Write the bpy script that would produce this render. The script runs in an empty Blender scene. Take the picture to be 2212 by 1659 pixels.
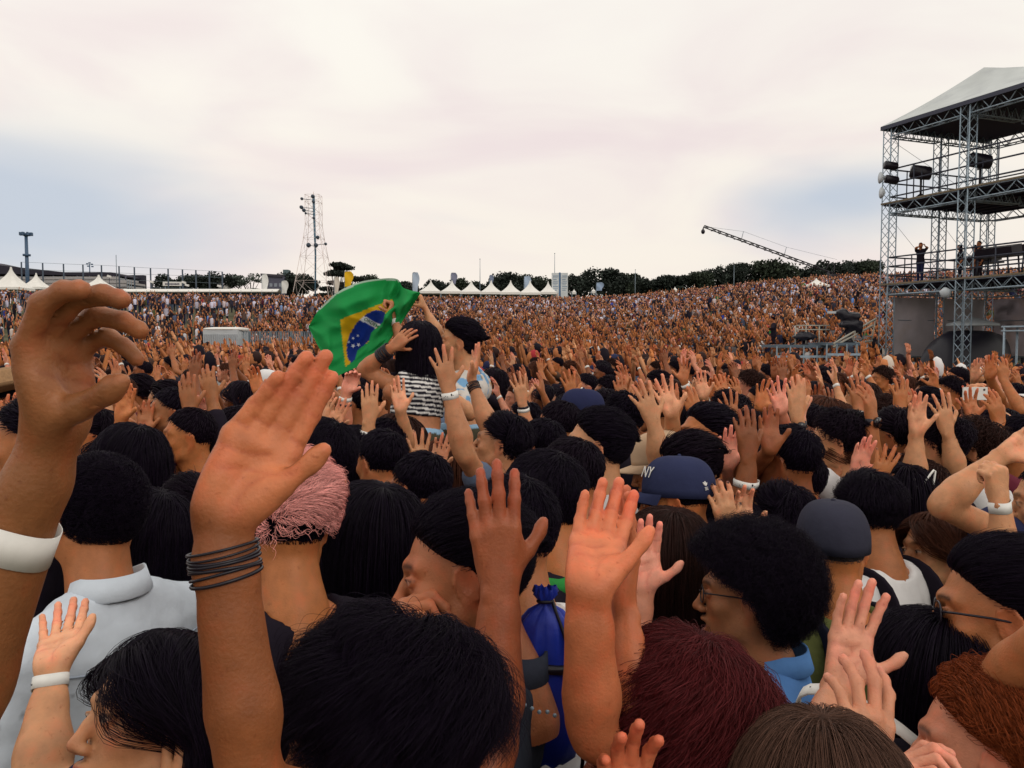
import bpy, math, random
import numpy as np
from mathutils import Vector, Matrix

S = bpy.context.scene
COL = S.collection
RNG = np.random.default_rng(7)
rnd = random.Random(11)

# ---------------------------------------------------------------- camera
F, CX, CY, HOR = 1736.0, 1106.0, 829.5, 735.0      # layout units: the photograph read at 2212 x 1659
PITCH = math.atan((CY - HOR) / F)
CAM = np.array((0.0, 0.0, 2.0))
_f = np.array((0, math.cos(PITCH), -math.sin(PITCH)))
_u = np.array((0, math.sin(PITCH), math.cos(PITCH)))
_r = np.array((1.0, 0, 0))
def P(u, v, d):
    """world point seen at (u, v), d metres deep"""
    return CAM + d * (_f + _r * (u - CX) / F + _u * (CY - v) / F)
def proj(p):
    q = np.asarray(p, float) - CAM
    d = q @ _f
    return CX + F * (q @ _r) / d, CY - F * (q @ _u) / d, d

cam = bpy.data.cameras.new('camera')
camo = bpy.data.objects.new('camera', cam); COL.objects.link(camo)
cam.sensor_width = 36; cam.lens = 36 * F / 2212
cam.clip_start = 0.05; cam.clip_end = 3000
camo.location = CAM; camo.rotation_euler = (math.pi / 2 - PITCH, 0, 0)
S.camera = camo

# ---------------------------------------------------------------- sky and sun
W = bpy.data.worlds.new('World'); S.world = W; W.use_nodes = True
nt = W.node_tree; nt.nodes.clear()
def N(t, kind, **kw):
    n = t.nodes.new(kind)
    for k, v in kw.items():
        if k.startswith('i_'): n.inputs[int(k[2:]) if k[2:].isdigit() else k[2:].replace('_', ' ')].default_value = v
        else: setattr(n, k, v)
    return n
def build_sky():
    L = nt.links
    out = N(nt, 'ShaderNodeOutputWorld')
    sky = N(nt, 'ShaderNodeTexSky', sky_type='NISHITA', sun_disc=False)
    sky.sun_elevation = math.radians(38); sky.sun_rotation = math.radians(-25)
    bg1 = N(nt, 'ShaderNodeBackground', i_Strength=0.05)
    L.new(sky.outputs[0], bg1.inputs[0])
    tc = N(nt, 'ShaderNodeTexCoord')
    nrm = N(nt, 'ShaderNodeVectorMath', operation='NORMALIZE'); L.new(tc.outputs['Generated'], nrm.inputs[0])
    sep = N(nt, 'ShaderNodeSeparateXYZ'); L.new(nrm.outputs[0], sep.inputs[0])
    # overcast deck: bands stretched along the horizon
    mp = N(nt, 'ShaderNodeMapping'); mp.inputs['Scale'].default_value = (1.6, 1.6, 5.0)
    L.new(nrm.outputs[0], mp.inputs[0])
    n1 = N(nt, 'ShaderNodeTexNoise', i_Scale=1.5, i_Detail=5.0, i_Roughness=0.48, i_Distortion=0.55)
    n2 = N(nt, 'ShaderNodeTexNoise', i_Scale=2.3, i_Detail=3.0, i_Roughness=0.5, i_Distortion=0.3)
    mp2 = N(nt, 'ShaderNodeMapping'); mp2.inputs['Scale'].default_value = (1.3, 1.3, 4.2); mp2.inputs['Location'].default_value = (3.1, 1.7, 0.4)
    L.new(nrm.outputs[0], mp2.inputs[0])
    L.new(mp.outputs[0], n1.inputs['Vector']); L.new(mp2.outputs[0], n2.inputs['Vector'])
    def M(op, a, b=None, clamp=False):
        m = N(nt, 'ShaderNodeMath', operation=op, use_clamp=clamp)
        for i, x in enumerate((a, b)):
            if x is None: continue
            if isinstance(x, (int, float)): m.inputs[i].default_value = x
            else: L.new(x, m.inputs[i])
        return m.outputs[0]
    def mix(f, a, b):
        m = N(nt, 'ShaderNodeMix', data_type='RGBA')
        if isinstance(f, (int, float)): m.inputs[0].default_value = f
        else: L.new(f, m.inputs[0])
        for s, x in ((6, a), (7, b)):
            if isinstance(x, tuple): m.inputs[s].default_value = x + (1,)
            else: L.new(x, m.inputs[s])
        return m.outputs[2]
    def ramp(x, lo, hi):
        m = N(nt, 'ShaderNodeMapRange', interpolation_type='SMOOTHSTEP', clamp=True)
        m.inputs[1].default_value = lo; m.inputs[2].default_value = hi
        L.new(x, m.inputs[0]); return m.outputs[0]
    z = sep.outputs[2]
    warm, cream, pink, blue = (0.985, 0.90, 0.80), (1.02, 0.985, 0.905), (0.89, 0.765, 0.765), (0.58, 0.64, 0.73)
    low = ramp(z, 0.02, 0.42)
    base = mix(low, warm, cream)
    base = mix(M('MULTIPLY', ramp(n1.outputs[0], 0.38, 0.72), M('SUBTRACT', 0.92, M('MULTIPLY', ramp(z, 0.25, 0.5), 0.72))), base, pink)
    # thinner cloud where blue shows: low gaps in the deck left and right
    def gap(u, v, w, hgt):
        d = _f + _r * (u - CX) / F + _u * (CY - v) / F; d = d / np.linalg.norm(d)
        dx = N(nt, 'ShaderNodeVectorMath', operation='SUBTRACT'); L.new(nrm.outputs[0], dx.inputs[0]); dx.inputs[1].default_value = tuple(d)
        sc = N(nt, 'ShaderNodeVectorMath', operation='MULTIPLY'); L.new(dx.outputs[0], sc.inputs[0]); sc.inputs[1].default_value = (1 / w, 1 / w, 1 / hgt)
        ln = N(nt, 'ShaderNodeVectorMath', operation='LENGTH'); L.new(sc.outputs[0], ln.inputs[0])
        return M('SUBTRACT', 1.0, ln.outputs[1], True)
    g = M('MAXIMUM', M('MULTIPLY', gap(-40, 450, 0.40, 0.13), 1.25), M('MULTIPLY', gap(1790, 425, 0.22, 0.075), 0.95))
    g = M('MAXIMUM', g, M('MULTIPLY', gap(40, 300, 0.36, 0.11), 0.45))
    gm = ramp(M('ADD', g, M('MULTIPLY', M('SUBTRACT', n2.outputs[0], 0.5), 0.9)), 0.12, 0.92)
    gen = M('MULTIPLY', ramp(n2.outputs[0], 0.60, 0.78), M('MULTIPLY', ramp(z, 0.06, 0.16), 0.30))
    base = mix(M('MAXIMUM', gm, gen), base, blue)
    # below the horizon: the ground's own dull tone
    base = mix(ramp(z, -0.08, -0.01), (0.18, 0.16, 0.15), base)
    bg2 = N(nt, 'ShaderNodeBackground', i_Strength=1.0); L.new(base, bg2.inputs[0])
    ms = N(nt, 'ShaderNodeMixShader', i_0=0.94)
    L.new(bg1.outputs[0], ms.inputs[1]); L.new(bg2.outputs[0], ms.inputs[2]); L.new(ms.outputs[0], out.inputs[0])
build_sky()
sl = bpy.data.lights.new('sun', 'SUN'); sl.energy = 0.6; sl.angle = math.radians(28); sl.color = (1, 0.93, 0.84)
so = bpy.data.objects.new('sun', sl); COL.objects.link(so)
so.rotation_euler = (math.radians(52), 0, math.radians(-25 + 180 + 360) * 0 + math.radians(35))
S.view_settings.view_transform = 'Standard'; S.view_settings.look = 'None'
S.view_settings.exposure = 0.0; S.view_settings.gamma = 1.0
S.view_settings.use_curve_mapping = False
S.cycles.use_denoising = True
S.cycles.max_bounces = 4; S.cycles.diffuse_bounces = 1; S.cycles.glossy_bounces = 2; S.cycles.transparent_max_bounces = 6
try: S.cycles_curves.shape = 'RIBBONS'; S.cycles_curves.subdivisions = 2
except Exception: pass

# ---------------------------------------------------------------- materials
MATS = {}
def mat(name, rgb=(0.5, 0.5, 0.5), rough=0.7, metal=0.0, attr=False, objcol=False, noise=0.0, nscale=30.0, bump=0.0, bscale=80.0,
        spec=0.4, emit=None, sheen=0.0, strand=False, sss=0.0, dirt=None, alpha=None):
    if name in MATS: return MATS[name]
    m = bpy.data.materials.new(name); m.use_nodes = True; MATS[name] = m
    t = m.node_tree; b = t.nodes['Principled BSDF']; L = t.links
    b.inputs['Roughness'].default_value = rough; b.inputs['Metallic'].default_value = metal
    b.inputs['Specular IOR Level'].default_value = spec
    if sheen: b.inputs['Sheen Weight'].default_value = sheen
    if sss:
        b.inputs['Subsurface Weight'].default_value = sss; b.inputs['Subsurface Radius'].default_value = (0.010, 0.004, 0.002)
        b.inputs['Subsurface Scale'].default_value = 0.6
    c = N(t, 'ShaderNodeRGB'); c.outputs[0].default_value = (*rgb, 1); cur = c.outputs[0]
    def mul(a, bb, f=1.0):
        x = N(t, 'ShaderNodeMix', data_type='RGBA', blend_type='MULTIPLY'); x.inputs[0].default_value = f
        L.new(a, x.inputs[6]); L.new(bb, x.inputs[7]); return x.outputs[2]
    if attr:
        a = N(t, 'ShaderNodeAttribute', attribute_name='Col'); cur = mul(cur, a.outputs[0])
    if objcol:
        o = N(t, 'ShaderNodeObjectInfo'); cur = mul(cur, o.outputs['Color'])
    tc = N(t, 'ShaderNodeTexCoord')
    if noise:
        n = N(t, 'ShaderNodeTexNoise', i_Scale=nscale, i_Detail=4.0); L.new(tc.outputs['Object'], n.inputs['Vector'])
        r = N(t, 'ShaderNodeMapRange'); r.inputs[1].default_value = 0.25; r.inputs[2].default_value = 0.75
        r.inputs[3].default_value = 1 - noise; r.inputs[4].default_value = 1 + noise
        L.new(n.outputs[0], r.inputs[0])
        g = N(t, 'ShaderNodeCombineColor')
        for i in range(3): L.new(r.outputs[0], g.inputs[i])
        cur = mul(cur, g.outputs[0])
    if dirt:
        n = N(t, 'ShaderNodeTexNoise', i_Scale=dirt[1], i_Detail=6.0, i_Roughness=0.65); L.new(tc.outputs['Object'], n.inputs['Vector'])
        r = N(t, 'ShaderNodeMapRange', clamp=True); r.inputs[1].default_value = 0.5; r.inputs[2].default_value = 0.75
        L.new(n.outputs[0], r.inputs[0])
        x = N(t, 'ShaderNodeMix', data_type='RGBA'); L.new(r.outputs[0], x.inputs[0]); L.new(cur, x.inputs[6]); x.inputs[7].default_value = (*dirt[0], 1); cur = x.outputs[2]
    if strand:
        h = N(t, 'ShaderNodeHairInfo')
        r = N(t, 'ShaderNodeMapRange'); r.inputs[3].default_value = 0.55; r.inputs[4].default_value = 1.5
        L.new(h.outputs['Random'], r.inputs[0])
        g = N(t, 'ShaderNodeCombineColor')
        for i in range(3): L.new(r.outputs[0], g.inputs[i])
        cur = mul(cur, g.outputs[0])
    L.new(cur, b.inputs['Base Color'])
    if bump:
        n = N(t, 'ShaderNodeTexNoise', i_Scale=bscale, i_Detail=5.0); L.new(tc.outputs['Object'], n.inputs['Vector'])
        bp = N(t, 'ShaderNodeBump', i_Strength=bump, i_Distance=0.004); L.new(n.outputs[0], bp.inputs['Height']); L.new(bp.outputs[0], b.inputs['Normal'])
    if emit:
        b.inputs['Emission Color'].default_value = (*emit[0], 1); b.inputs['Emission Strength'].default_value = emit[1]
    return m
M_SKIN = mat('skin', (1, 1, 1), 0.46, attr=True, objcol=True, noise=0.16, nscale=42, bump=0.22, bscale=260, spec=0.30, sss=0.12)
def _blotch(m):
    t = m.node_tree; b = t.nodes['Principled BSDF']; src = b.inputs['Base Color'].links[0].from_socket; tc = N(t, 'ShaderNodeTexCoord')
    for sc, lo, hi, c in ((21.0, .50, .72, (1.02, .80, .76)), (7.0, .48, .70, (.90, .86, .82)), (95.0, .62, .72, (.80, .70, .66))):
        n = N(t, 'ShaderNodeTexNoise', i_Scale=sc, i_Detail=5.0, i_Roughness=0.6); t.links.new(tc.outputs['Object'], n.inputs['Vector']); r = N(t, 'ShaderNodeMapRange', clamp=True); r.inputs[1].default_value = lo; r.inputs[2].default_value = hi; t.links.new(n.outputs[0], r.inputs[0])
        x = N(t, 'ShaderNodeMix', data_type='RGBA', blend_type='MULTIPLY'); t.links.new(r.outputs[0], x.inputs[0]); t.links.new(src, x.inputs[6]); x.inputs[7].default_value = (*c, 1); src = x.outputs[2]
    t.links.new(src, b.inputs['Base Color'])
_blotch(M_SKIN)
M_CLOTH = mat('cloth', (1, 1, 1), 0.85, attr=True, objcol=True, noise=0.10, nscale=14, bump=0.55, bscale=36, spec=0.12, sheen=0.0)
M_PRINT = mat('print', (1, 1, 1), 0.8, attr=True, spec=0.2)
M_HAIR = mat('hair_mass', (1, 1, 1), 0.8, attr=True, objcol=True, noise=0.3, nscale=70, bump=0.9, bscale=130, spec=0.06)
M_STRAND = mat('hair_strand', (1, 1, 1), 0.5, objcol=True, strand=True, spec=0.10)
M_BAND = mat('wristband_paper', (0.80, 0.78, 0.74), 0.55, noise=0.06, nscale=60)
M_DARK = mat('black_plastic', (0.012, 0.009, 0.016), 0.35)
M_GLOSS = mat('dark_glass', (0.008, 0.006, 0.010), 0.08, spec=0.6)
M_METAL = mat('truss_aluminium', (0.33, 0.42, 0.50), 0.45, metal=0.0, noise=0.2, nscale=6)
M_STEEL = mat('galvanised_steel', (0.20, 0.25, 0.29), 0.5, metal=0.3, noise=0.2, nscale=5)
M_DKSTEEL = mat('dark_steel', (0.045, 0.05, 0.075), 0.5, metal=0.2, noise=0.2, nscale=5)
M_WHITE = mat('white_canvas', (0.80, 0.78, 0.74), 0.7, noise=0.05, nscale=2, spec=0.25)
M_NAIL = mat('dark_nail_polish', (0.02, 0.008, 0.012), 0.2)

# ---------------------------------------------------------------- mesh builder
class MB:
    def __init__(s): s.v, s.c, s.f, s.m, s.n = [], [], [], [], 0
    def add(s, v, faces, col=(1, 1, 1), mi=0):
        v = np.asarray(v, np.float32)
        s.v.append(v); c = np.asarray(col, np.float32)
        s.c.append(np.broadcast_to(c, (len(v), 3)) if c.ndim == 1 else c)
        for f in (faces if isinstance(faces, list) else [faces]):
            f = np.asarray(f, np.int64)
            if len(f): s.f.append(f + s.n); s.m.append(np.full(len(f), mi, np.int32))
        s.n += len(v); return s
    def mesh(s, name, mats, smooth=True):
        me = bpy.data.meshes.new(name)
        v = np.concatenate(s.v) if s.v else np.zeros((0, 3), np.float32)
        me.vertices.add(len(v)); me.vertices.foreach_set('co', v.ravel())
        if s.f:
            li = np.concatenate([f.ravel() for f in s.f]).astype(np.int32)
            ln = np.concatenate([np.full(len(f), f.shape[1], np.int32) for f in s.f])
            st = np.concatenate(([0], np.cumsum(ln)[:-1])).astype(np.int32)
            me.loops.add(len(li)); me.loops.foreach_set('vertex_index', li)
            me.polygons.add(len(ln)); me.polygons.foreach_set('loop_start', st)
            me.polygons.foreach_set('loop_total', ln)
            me.polygons.foreach_set('material_index', np.concatenate(s.m))
            me.polygons.foreach_set('use_smooth', np.full(len(ln), smooth, bool))
        ca = me.attributes.new('Col', 'FLOAT_COLOR', 'POINT')
        c = np.concatenate(s.c) if s.c else np.zeros((0, 3), np.float32)
        ca.data.foreach_set('color', np.concatenate((c, np.ones((len(c), 1), np.float32)), 1).ravel())
        for m in (mats if isinstance(mats, (list, tuple)) else [mats]): me.materials.append(m)
        me.update(calc_edges=True); return me
WORK = bpy.data.scenes.new('workbench')
def lite(me, target):
    """collapse a dense net to about target triangles, keeping its shape and colours"""
    n = sum(len(p.vertices) - 2 for p in me.polygons) if len(me.polygons) < 2000 else 2 * len(me.polygons)
    if n <= target * 1.1: return me
    o = bpy.data.objects.new('t', me); WORK.collection.objects.link(o); m = o.modifiers.new('d', 'DECIMATE'); m.ratio = target / n
    with bpy.context.temp_override(scene=WORK, view_layer=WORK.view_layers[0]): dg = bpy.context.evaluated_depsgraph_get()
    r = bpy.data.meshes.new_from_object(o.evaluated_get(dg), preserve_all_data_layers=True, depsgraph=dg); nm = me.name
    bpy.data.objects.remove(o); bpy.data.meshes.remove(me); r.name = nm; r.polygons.foreach_set('use_smooth', np.ones(len(r.polygons), bool)); return r
def link(name, data, parent=None, color=None, **props):
    o = bpy.data.objects.new(name, data); COL.objects.link(o)
    if parent is not None: o.parent = parent
    if color is not None: o.color = (*color, 1)
    for k, v in props.items():
        if v is not None: o[k] = v
    return o
def thing(name, label, cat, data=None, group=None, loc=None, color=None, **kw):
    o = link(name, data, None, color, label=label, category=cat, group=group, **kw)
    if loc is not None: o.location = loc
    return o
def unit(v):
    v = np.asarray(v, float); n = np.linalg.norm(v, axis=-1, keepdims=True); return v / np.maximum(n, 1e-9)
def frame(z, y):
    """rotation whose +Z is z and whose +Y is close to y"""
    z = unit(z); y = np.asarray(y, float); y = unit(y - z * (y @ z)); x = np.cross(y, z)
    return np.stack((x, y, z), 1)
def rotz(a): c, s = math.cos(a), math.sin(a); return np.array(((c, -s, 0), (s, c, 0), (0, 0, 1.0)))
def rotx(a): c, s = math.cos(a), math.sin(a); return np.array(((1, 0, 0), (0, c, -s), (0, s, c)))
def roty(a): c, s = math.cos(a), math.sin(a); return np.array(((c, 0, s), (0, 1, 0), (-s, 0, c)))
def box(mb, c, d, R=None, col=(1, 1, 1), mi=0):
    h = np.array(d) / 2
    v = np.array([(x, y, z) for x in (-1, 1) for y in (-1, 1) for z in (-1, 1)]) * h
    if R is not None: v = v @ np.asarray(R).T
    mb.add(v + np.array(c), np.array(((0, 1, 3, 2), (4, 6, 7, 5), (0, 4, 5, 1), (2, 3, 7, 6), (0, 2, 6, 4), (1, 5, 7, 3))), col, mi); return mb
def spline(pts, n):
    p = np.asarray(pts, float); q = np.vstack((2 * p[0] - p[1], p, 2 * p[-1] - p[-2])); k = len(p) - 1
    t = np.linspace(0, k, n); i = np.minimum(t.astype(int), k - 1); f = (t - i)[:, None]
    a, b, c, d = q[i], q[i + 1], q[i + 2], q[i + 3]
    return 0.5 * (2 * b + (c - a) * f + (2 * a - 5 * b + 4 * c - d) * f * f + (3 * b - 3 * c + d - a) * f ** 3)
def tube(mb, pts, rad, seg=8, col=(1, 1, 1), mi=0, up=(0.1, 0.2, 1), caps=True, flat=1.0):
    """loft of circles (or ellipses: flat) along pts"""
    p = np.asarray(pts, float); n = len(p); rad = np.broadcast_to(np.asarray(rad, float), (n,))
    t = unit(np.gradient(p, axis=0)); y = np.broadcast_to(np.asarray(up, float), (n, 3))
    x = unit(np.cross(y, t)); y = np.cross(t, x)
    a = np.arange(seg) * 2 * math.pi / seg
    v = p[:, None] + rad[:, None, None] * (np.cos(a)[None, :, None] * x[:, None] + flat * np.sin(a)[None, :, None] * y[:, None])
    i = np.arange(n - 1)[:, None] * seg; j = np.arange(seg)[None]; k = (j + 1) % seg
    q = np.stack((i + j, i + k, i + seg + k, i + seg + j), -1).reshape(-1, 4)
    v = v.reshape(-1, 3); fs = [q]
    c = np.asarray(col, float)
    if c.ndim == 2: c = np.repeat(c, seg, 0)
    if caps:
        v = np.vstack((v, p[:1], p[-1:])); m = n * seg; jj = np.arange(seg); kk = (jj + 1) % seg
        fs += [np.stack((kk, jj, np.full(seg, m)), 1), np.stack((m - seg + jj, m - seg + kk, np.full(seg, m + 1)), 1)]
        if c.ndim == 2: c = np.vstack((c, c[:1], c[-1:]))
    mb.add(v, fs, c, mi); return mb
def bar(mb, a, b, r, seg=6, col=(1, 1, 1), mi=0):
    return tube(mb, (a, b), (r, r), seg, col, mi, up=(0.31, 0.17, 0.23) if abs(unit(np.subtract(b, a))[2]) > .9 else (0, 0, 1))
def ball(mb, c, r, col=(1, 1, 1), mi=0, n=10, m=8, R=None):
    r = np.broadcast_to(np.asarray(r, float), (3,)); th = np.linspace(0, math.pi, m + 1)[1:-1]; ph = np.arange(n) * 2 * math.pi / n
    v = np.stack((np.sin(th)[:, None] * np.cos(ph), np.sin(th)[:, None] * np.sin(ph), np.cos(th)[:, None] * np.ones(n)), -1).reshape(-1, 3)
    v = np.vstack((v, (0, 0, 1), (0, 0, -1))) * r
    if R is not None: v = v @ np.asarray(R).T
    i = np.arange(m - 2)[:, None] * n; j = np.arange(n)[None]; k = (j + 1) % n
    q = np.stack((i + j, i + n + j, i + n + k, i + k), -1).reshape(-1, 4); t = n * (m - 1); jj = np.arange(n); kk = (jj + 1) % n
    mb.add(v + np.array(c), [q, np.stack((np.full(n, t), jj, kk), 1), np.stack(((m - 2) * n + jj, np.full(n, t + 1), (m - 2) * n + kk), 1)], col, mi); return mb
def grid_faces(nu, nv, wrap=False):
    i = np.arange(nu - 1)[:, None] * nv; m = nv if wrap else nv - 1; j = np.arange(m)[None]; k = (j + 1) % nv
    return np.stack((i + j, i + k, i + nv + k, i + nv + j), -1).reshape(-1, 4)
def vnoise(p, s, seed=0):
    """cheap smooth 3-d noise in -1..1"""
    p = np.asarray(p, float) * s; o = np.zeros(len(p)); r = np.random.default_rng(seed)
    for k in range(5):
        d = unit(r.normal(size=3)) * r.uniform(.6, 1.7); e = unit(r.normal(size=3)) * r.uniform(.6, 1.7)
        o += np.sin(p @ d * 6.28 + r.uniform(0, 6.28) + 1.3 * np.sin(p @ e * 6.28 + r.uniform(0, 6.28)))
    return o / 5

# ---------------------------------------------------------------- smooth bodies: distance field -> surface net
class Field:
    def __init__(s): s.pr = []
    def cone(s, a, b, ra, rb=None, k=.008, op=1): s.pr.append(('c', np.array(a, float), np.array(b, float), ra, ra if rb is None else rb, k, op)); return s
    def chain(s, pts, rs, k=.008, op=1):
        for i in range(len(pts) - 1): s.cone(pts[i], pts[i + 1], rs[i], rs[i + 1], k, op)
        return s
    def ell(s, c, r, R=None, k=.01, op=1): s.pr.append(('e', np.array(c, float), np.array(r, float) * np.ones(3), None if R is None else np.array(R), 0, k, op)); return s
    def build(s, h, clip_lo=None):
        lo, hi = np.full(3, 9e9), np.full(3, -9e9); bs = []
        for p in s.pr:
            if p[0] == 'c':
                r = max(p[3], p[4]); l = np.minimum(p[1], p[2]) - r; u = np.maximum(p[1], p[2]) + r
            else:
                e = p[2] if p[3] is None else np.abs(p[3]) @ p[2]; l, u = p[1] - e, p[1] + e
            bs.append((l, u))
            if p[6] > 0: lo = np.minimum(lo, l); hi = np.maximum(hi, u)
        lo = lo - 2.5 * h
        if clip_lo is not None: lo = np.maximum(lo, clip_lo)
        n = np.ceil((hi + 2.5 * h - lo) / h).astype(int) + 1
        D = np.full(n, 0.5, np.float32); ax = [(lo[i] + h * np.arange(n[i])).astype(np.float32) for i in range(3)]
        for p, (l, u) in zip(s.pr, bs):
            k = p[5]; a = np.clip(np.floor((l - k - 2 * h - lo) / h).astype(int), 0, n); b = np.clip(np.ceil((u + k + 2 * h - lo) / h).astype(int) + 1, 0, n)
            if (b <= a).any(): continue
            sl = tuple(slice(a[i], b[i]) for i in range(3))
            X, Y, Z = ax[0][sl[0]][:, None, None], ax[1][sl[1]][None, :, None], ax[2][sl[2]][None, None, :]
            if p[0] == 'c':
                A, B = p[1].astype(np.float32), p[2].astype(np.float32); d = B - A; dd = float(d @ d) + 1e-12
                t = np.clip(((X - A[0]) * d[0] + (Y - A[1]) * d[1] + (Z - A[2]) * d[2]) / dd, 0, 1)
                q = np.sqrt((X - A[0] - t * d[0]) ** 2 + (Y - A[1] - t * d[1]) ** 2 + (Z - A[2] - t * d[2]) ** 2) - (p[3] + t * (p[4] - p[3]))
            else:
                x, y, z = X - p[1][0], Y - p[1][1], Z - p[1][2]
                if p[3] is not None:
                    R = p[3].T; x, y, z = (R[i, 0] * x + R[i, 1] * y + R[i, 2] * z for i in range(3))
                r = p[2]; k0 = np.sqrt((x / r[0]) ** 2 + (y / r[1]) ** 2 + (z / r[2]) ** 2)
                k1 = np.sqrt((x / r[0] ** 2) ** 2 + (y / r[1] ** 2) ** 2 + (z / r[2] ** 2) ** 2) + 1e-6
                q = k0 * (k0 - 1) / k1
            q = q.astype(np.float32); C = D[sl]
            if p[6] > 0: g = np.maximum(k - np.abs(C - q), 0) / k; D[sl] = np.minimum(C, q) - g * g * k * .25
            else: g = np.maximum(k - np.abs(C + q), 0) / k; D[sl] = np.maximum(C, -q) + g * g * k * .25
        return nets(D, lo, h)
_CO = np.array([(x, y, z) for x in (0, 1) for y in (0, 1) for z in (0, 1)])
_ED = [(a, b) for a in range(8) for b in range(a + 1, 8) if np.abs(_CO[a] - _CO[b]).sum() == 1]
def nets(D, lo, h):
    Sg = D < 0; n = D.shape
    cnt = np.zeros((n[0] - 1, n[1] - 1, n[2] - 1), np.int8)
    for c in _CO: cnt += Sg[c[0]:n[0] - 1 + c[0], c[1]:n[1] - 1 + c[1], c[2]:n[2] - 1 + c[2]]
    act = (cnt > 0) & (cnt < 8); ijk = np.argwhere(act); idx = np.full(act.shape, -1, np.int64); idx[act] = np.arange(len(ijk))
    V = np.stack([D[ijk[:, 0] + c[0], ijk[:, 1] + c[1], ijk[:, 2] + c[2]] for c in _CO], 1)
    pos = np.zeros((len(ijk), 3)); w = np.zeros(len(ijk))
    for a, b in _ED:
        m = (V[:, a] < 0) != (V[:, b] < 0); den = V[:, a] - V[:, b]; t = np.where(m, V[:, a] / np.where(den == 0, 1, den), 0)
        pos += m[:, None] * (_CO[a] + t[:, None] * (_CO[b] - _CO[a])); w += m
    v = lo + h * (ijk + pos / w[:, None]); fs = []
    for x in range(3):
        y, z = (x + 1) % 3, (x + 2) % 3; sl0 = [slice(None)] * 3; sl1 = [slice(None)] * 3
        sl0[x] = slice(0, n[x] - 1); sl1[x] = slice(1, n[x])
        a, b = Sg[tuple(sl0)], Sg[tuple(sl1)]; e = np.argwhere(a != b)
        e = e[(e[:, y] > 0) & (e[:, z] > 0) & (e[:, y] < n[y] - 1) & (e[:, z] < n[z] - 1)]
        if not len(e): continue
        ins = a[tuple(e.T)]; dy = np.zeros(3, int); dy[y] = 1; dz = np.zeros(3, int); dz[z] = 1
        q = np.stack([idx[tuple((e - s).T)] for s in (dy + dz, dz, 0 * dy, dy)], 1)
        q[~ins] = q[~ins][:, ::-1]; fs.append(q)
    f = np.concatenate(fs); f = f[(f >= 0).all(1)]
    return v, f
# ================================================================ human figures
def vnormals(v, f):
    a, b, c, d = (v[f[:, i]] for i in range(4)); n = np.cross(c - a, d - b); o = np.zeros_like(v)
    for i in range(4): np.add.at(o, f[:, i], n)
    return unit(o)
def sm(x, a, b): t = np.clip((x - a) / (b - a), 0, 1); return t * t * (3 - 2 * t)

# ---- hands. local frame: wrist at 0, fingers +Z, palm faces +Y, right thumb at -X
POSES = {  # (mcp, pip, dip) flexion for index..little, spread, thumb (abduction, forward, bend)
 'flat':   (((4, 6, 4), (2, 5, 4), (4, 7, 5), (8, 10, 6)), (-4, 0, 4, 9), (42, 16, 8)),
 'relax':  (((14, 18, 10), (12, 20, 12), (16, 24, 13), (20, 26, 14)), (-6, 0, 4, 10), (46, 24, 16)),
 'spread': (((6, 8, 5), (2, 6, 4), (6, 9, 5), (8, 10, 6)), (-13, -2, 9, 21), (54, 18, 4)),
 'cup':    (((34, 34, 20), (38, 36, 20), (42, 38, 20), (46, 38, 20)), (-4, 0, 3, 8), (40, 38, 20)),
 'hook':   (((28, 62, 34), (36, 62, 32), (44, 60, 32), (50, 58, 30)), (-3, 0, 2, 5), (58, 20, 4)),
 'fist':   (((72, 88, 50), (74, 90, 52), (76, 90, 52), (78, 88, 50)), (-3, 0, 2, 5), (28, 58, 42)),
 'pinch':  (((42, 42, 20), (54, 58, 26), (62, 66, 30), (66, 66, 30)), (-4, 0, 3, 6), (30, 52, 14)),
 'blade':  (((8, 5, 3), (9, 5, 3), (10, 6, 3), (12, 8, 4)), (3, 0, -3, -7), (48, 22, 6)),
}
_MCP = ((-.0285, .090), (-.0075, .096), (.0135, .091), (.032, .080))
_LEN = ((.044, .0265, .023), (.049, .0305, .024), (.045, .029, .024), (.036, .022, .0205))
_RAD = ((.0101, .0090, .0079), (.0103, .0092, .0080), (.0097, .0087, .0076), (.0086, .0076, .0067))
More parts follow.
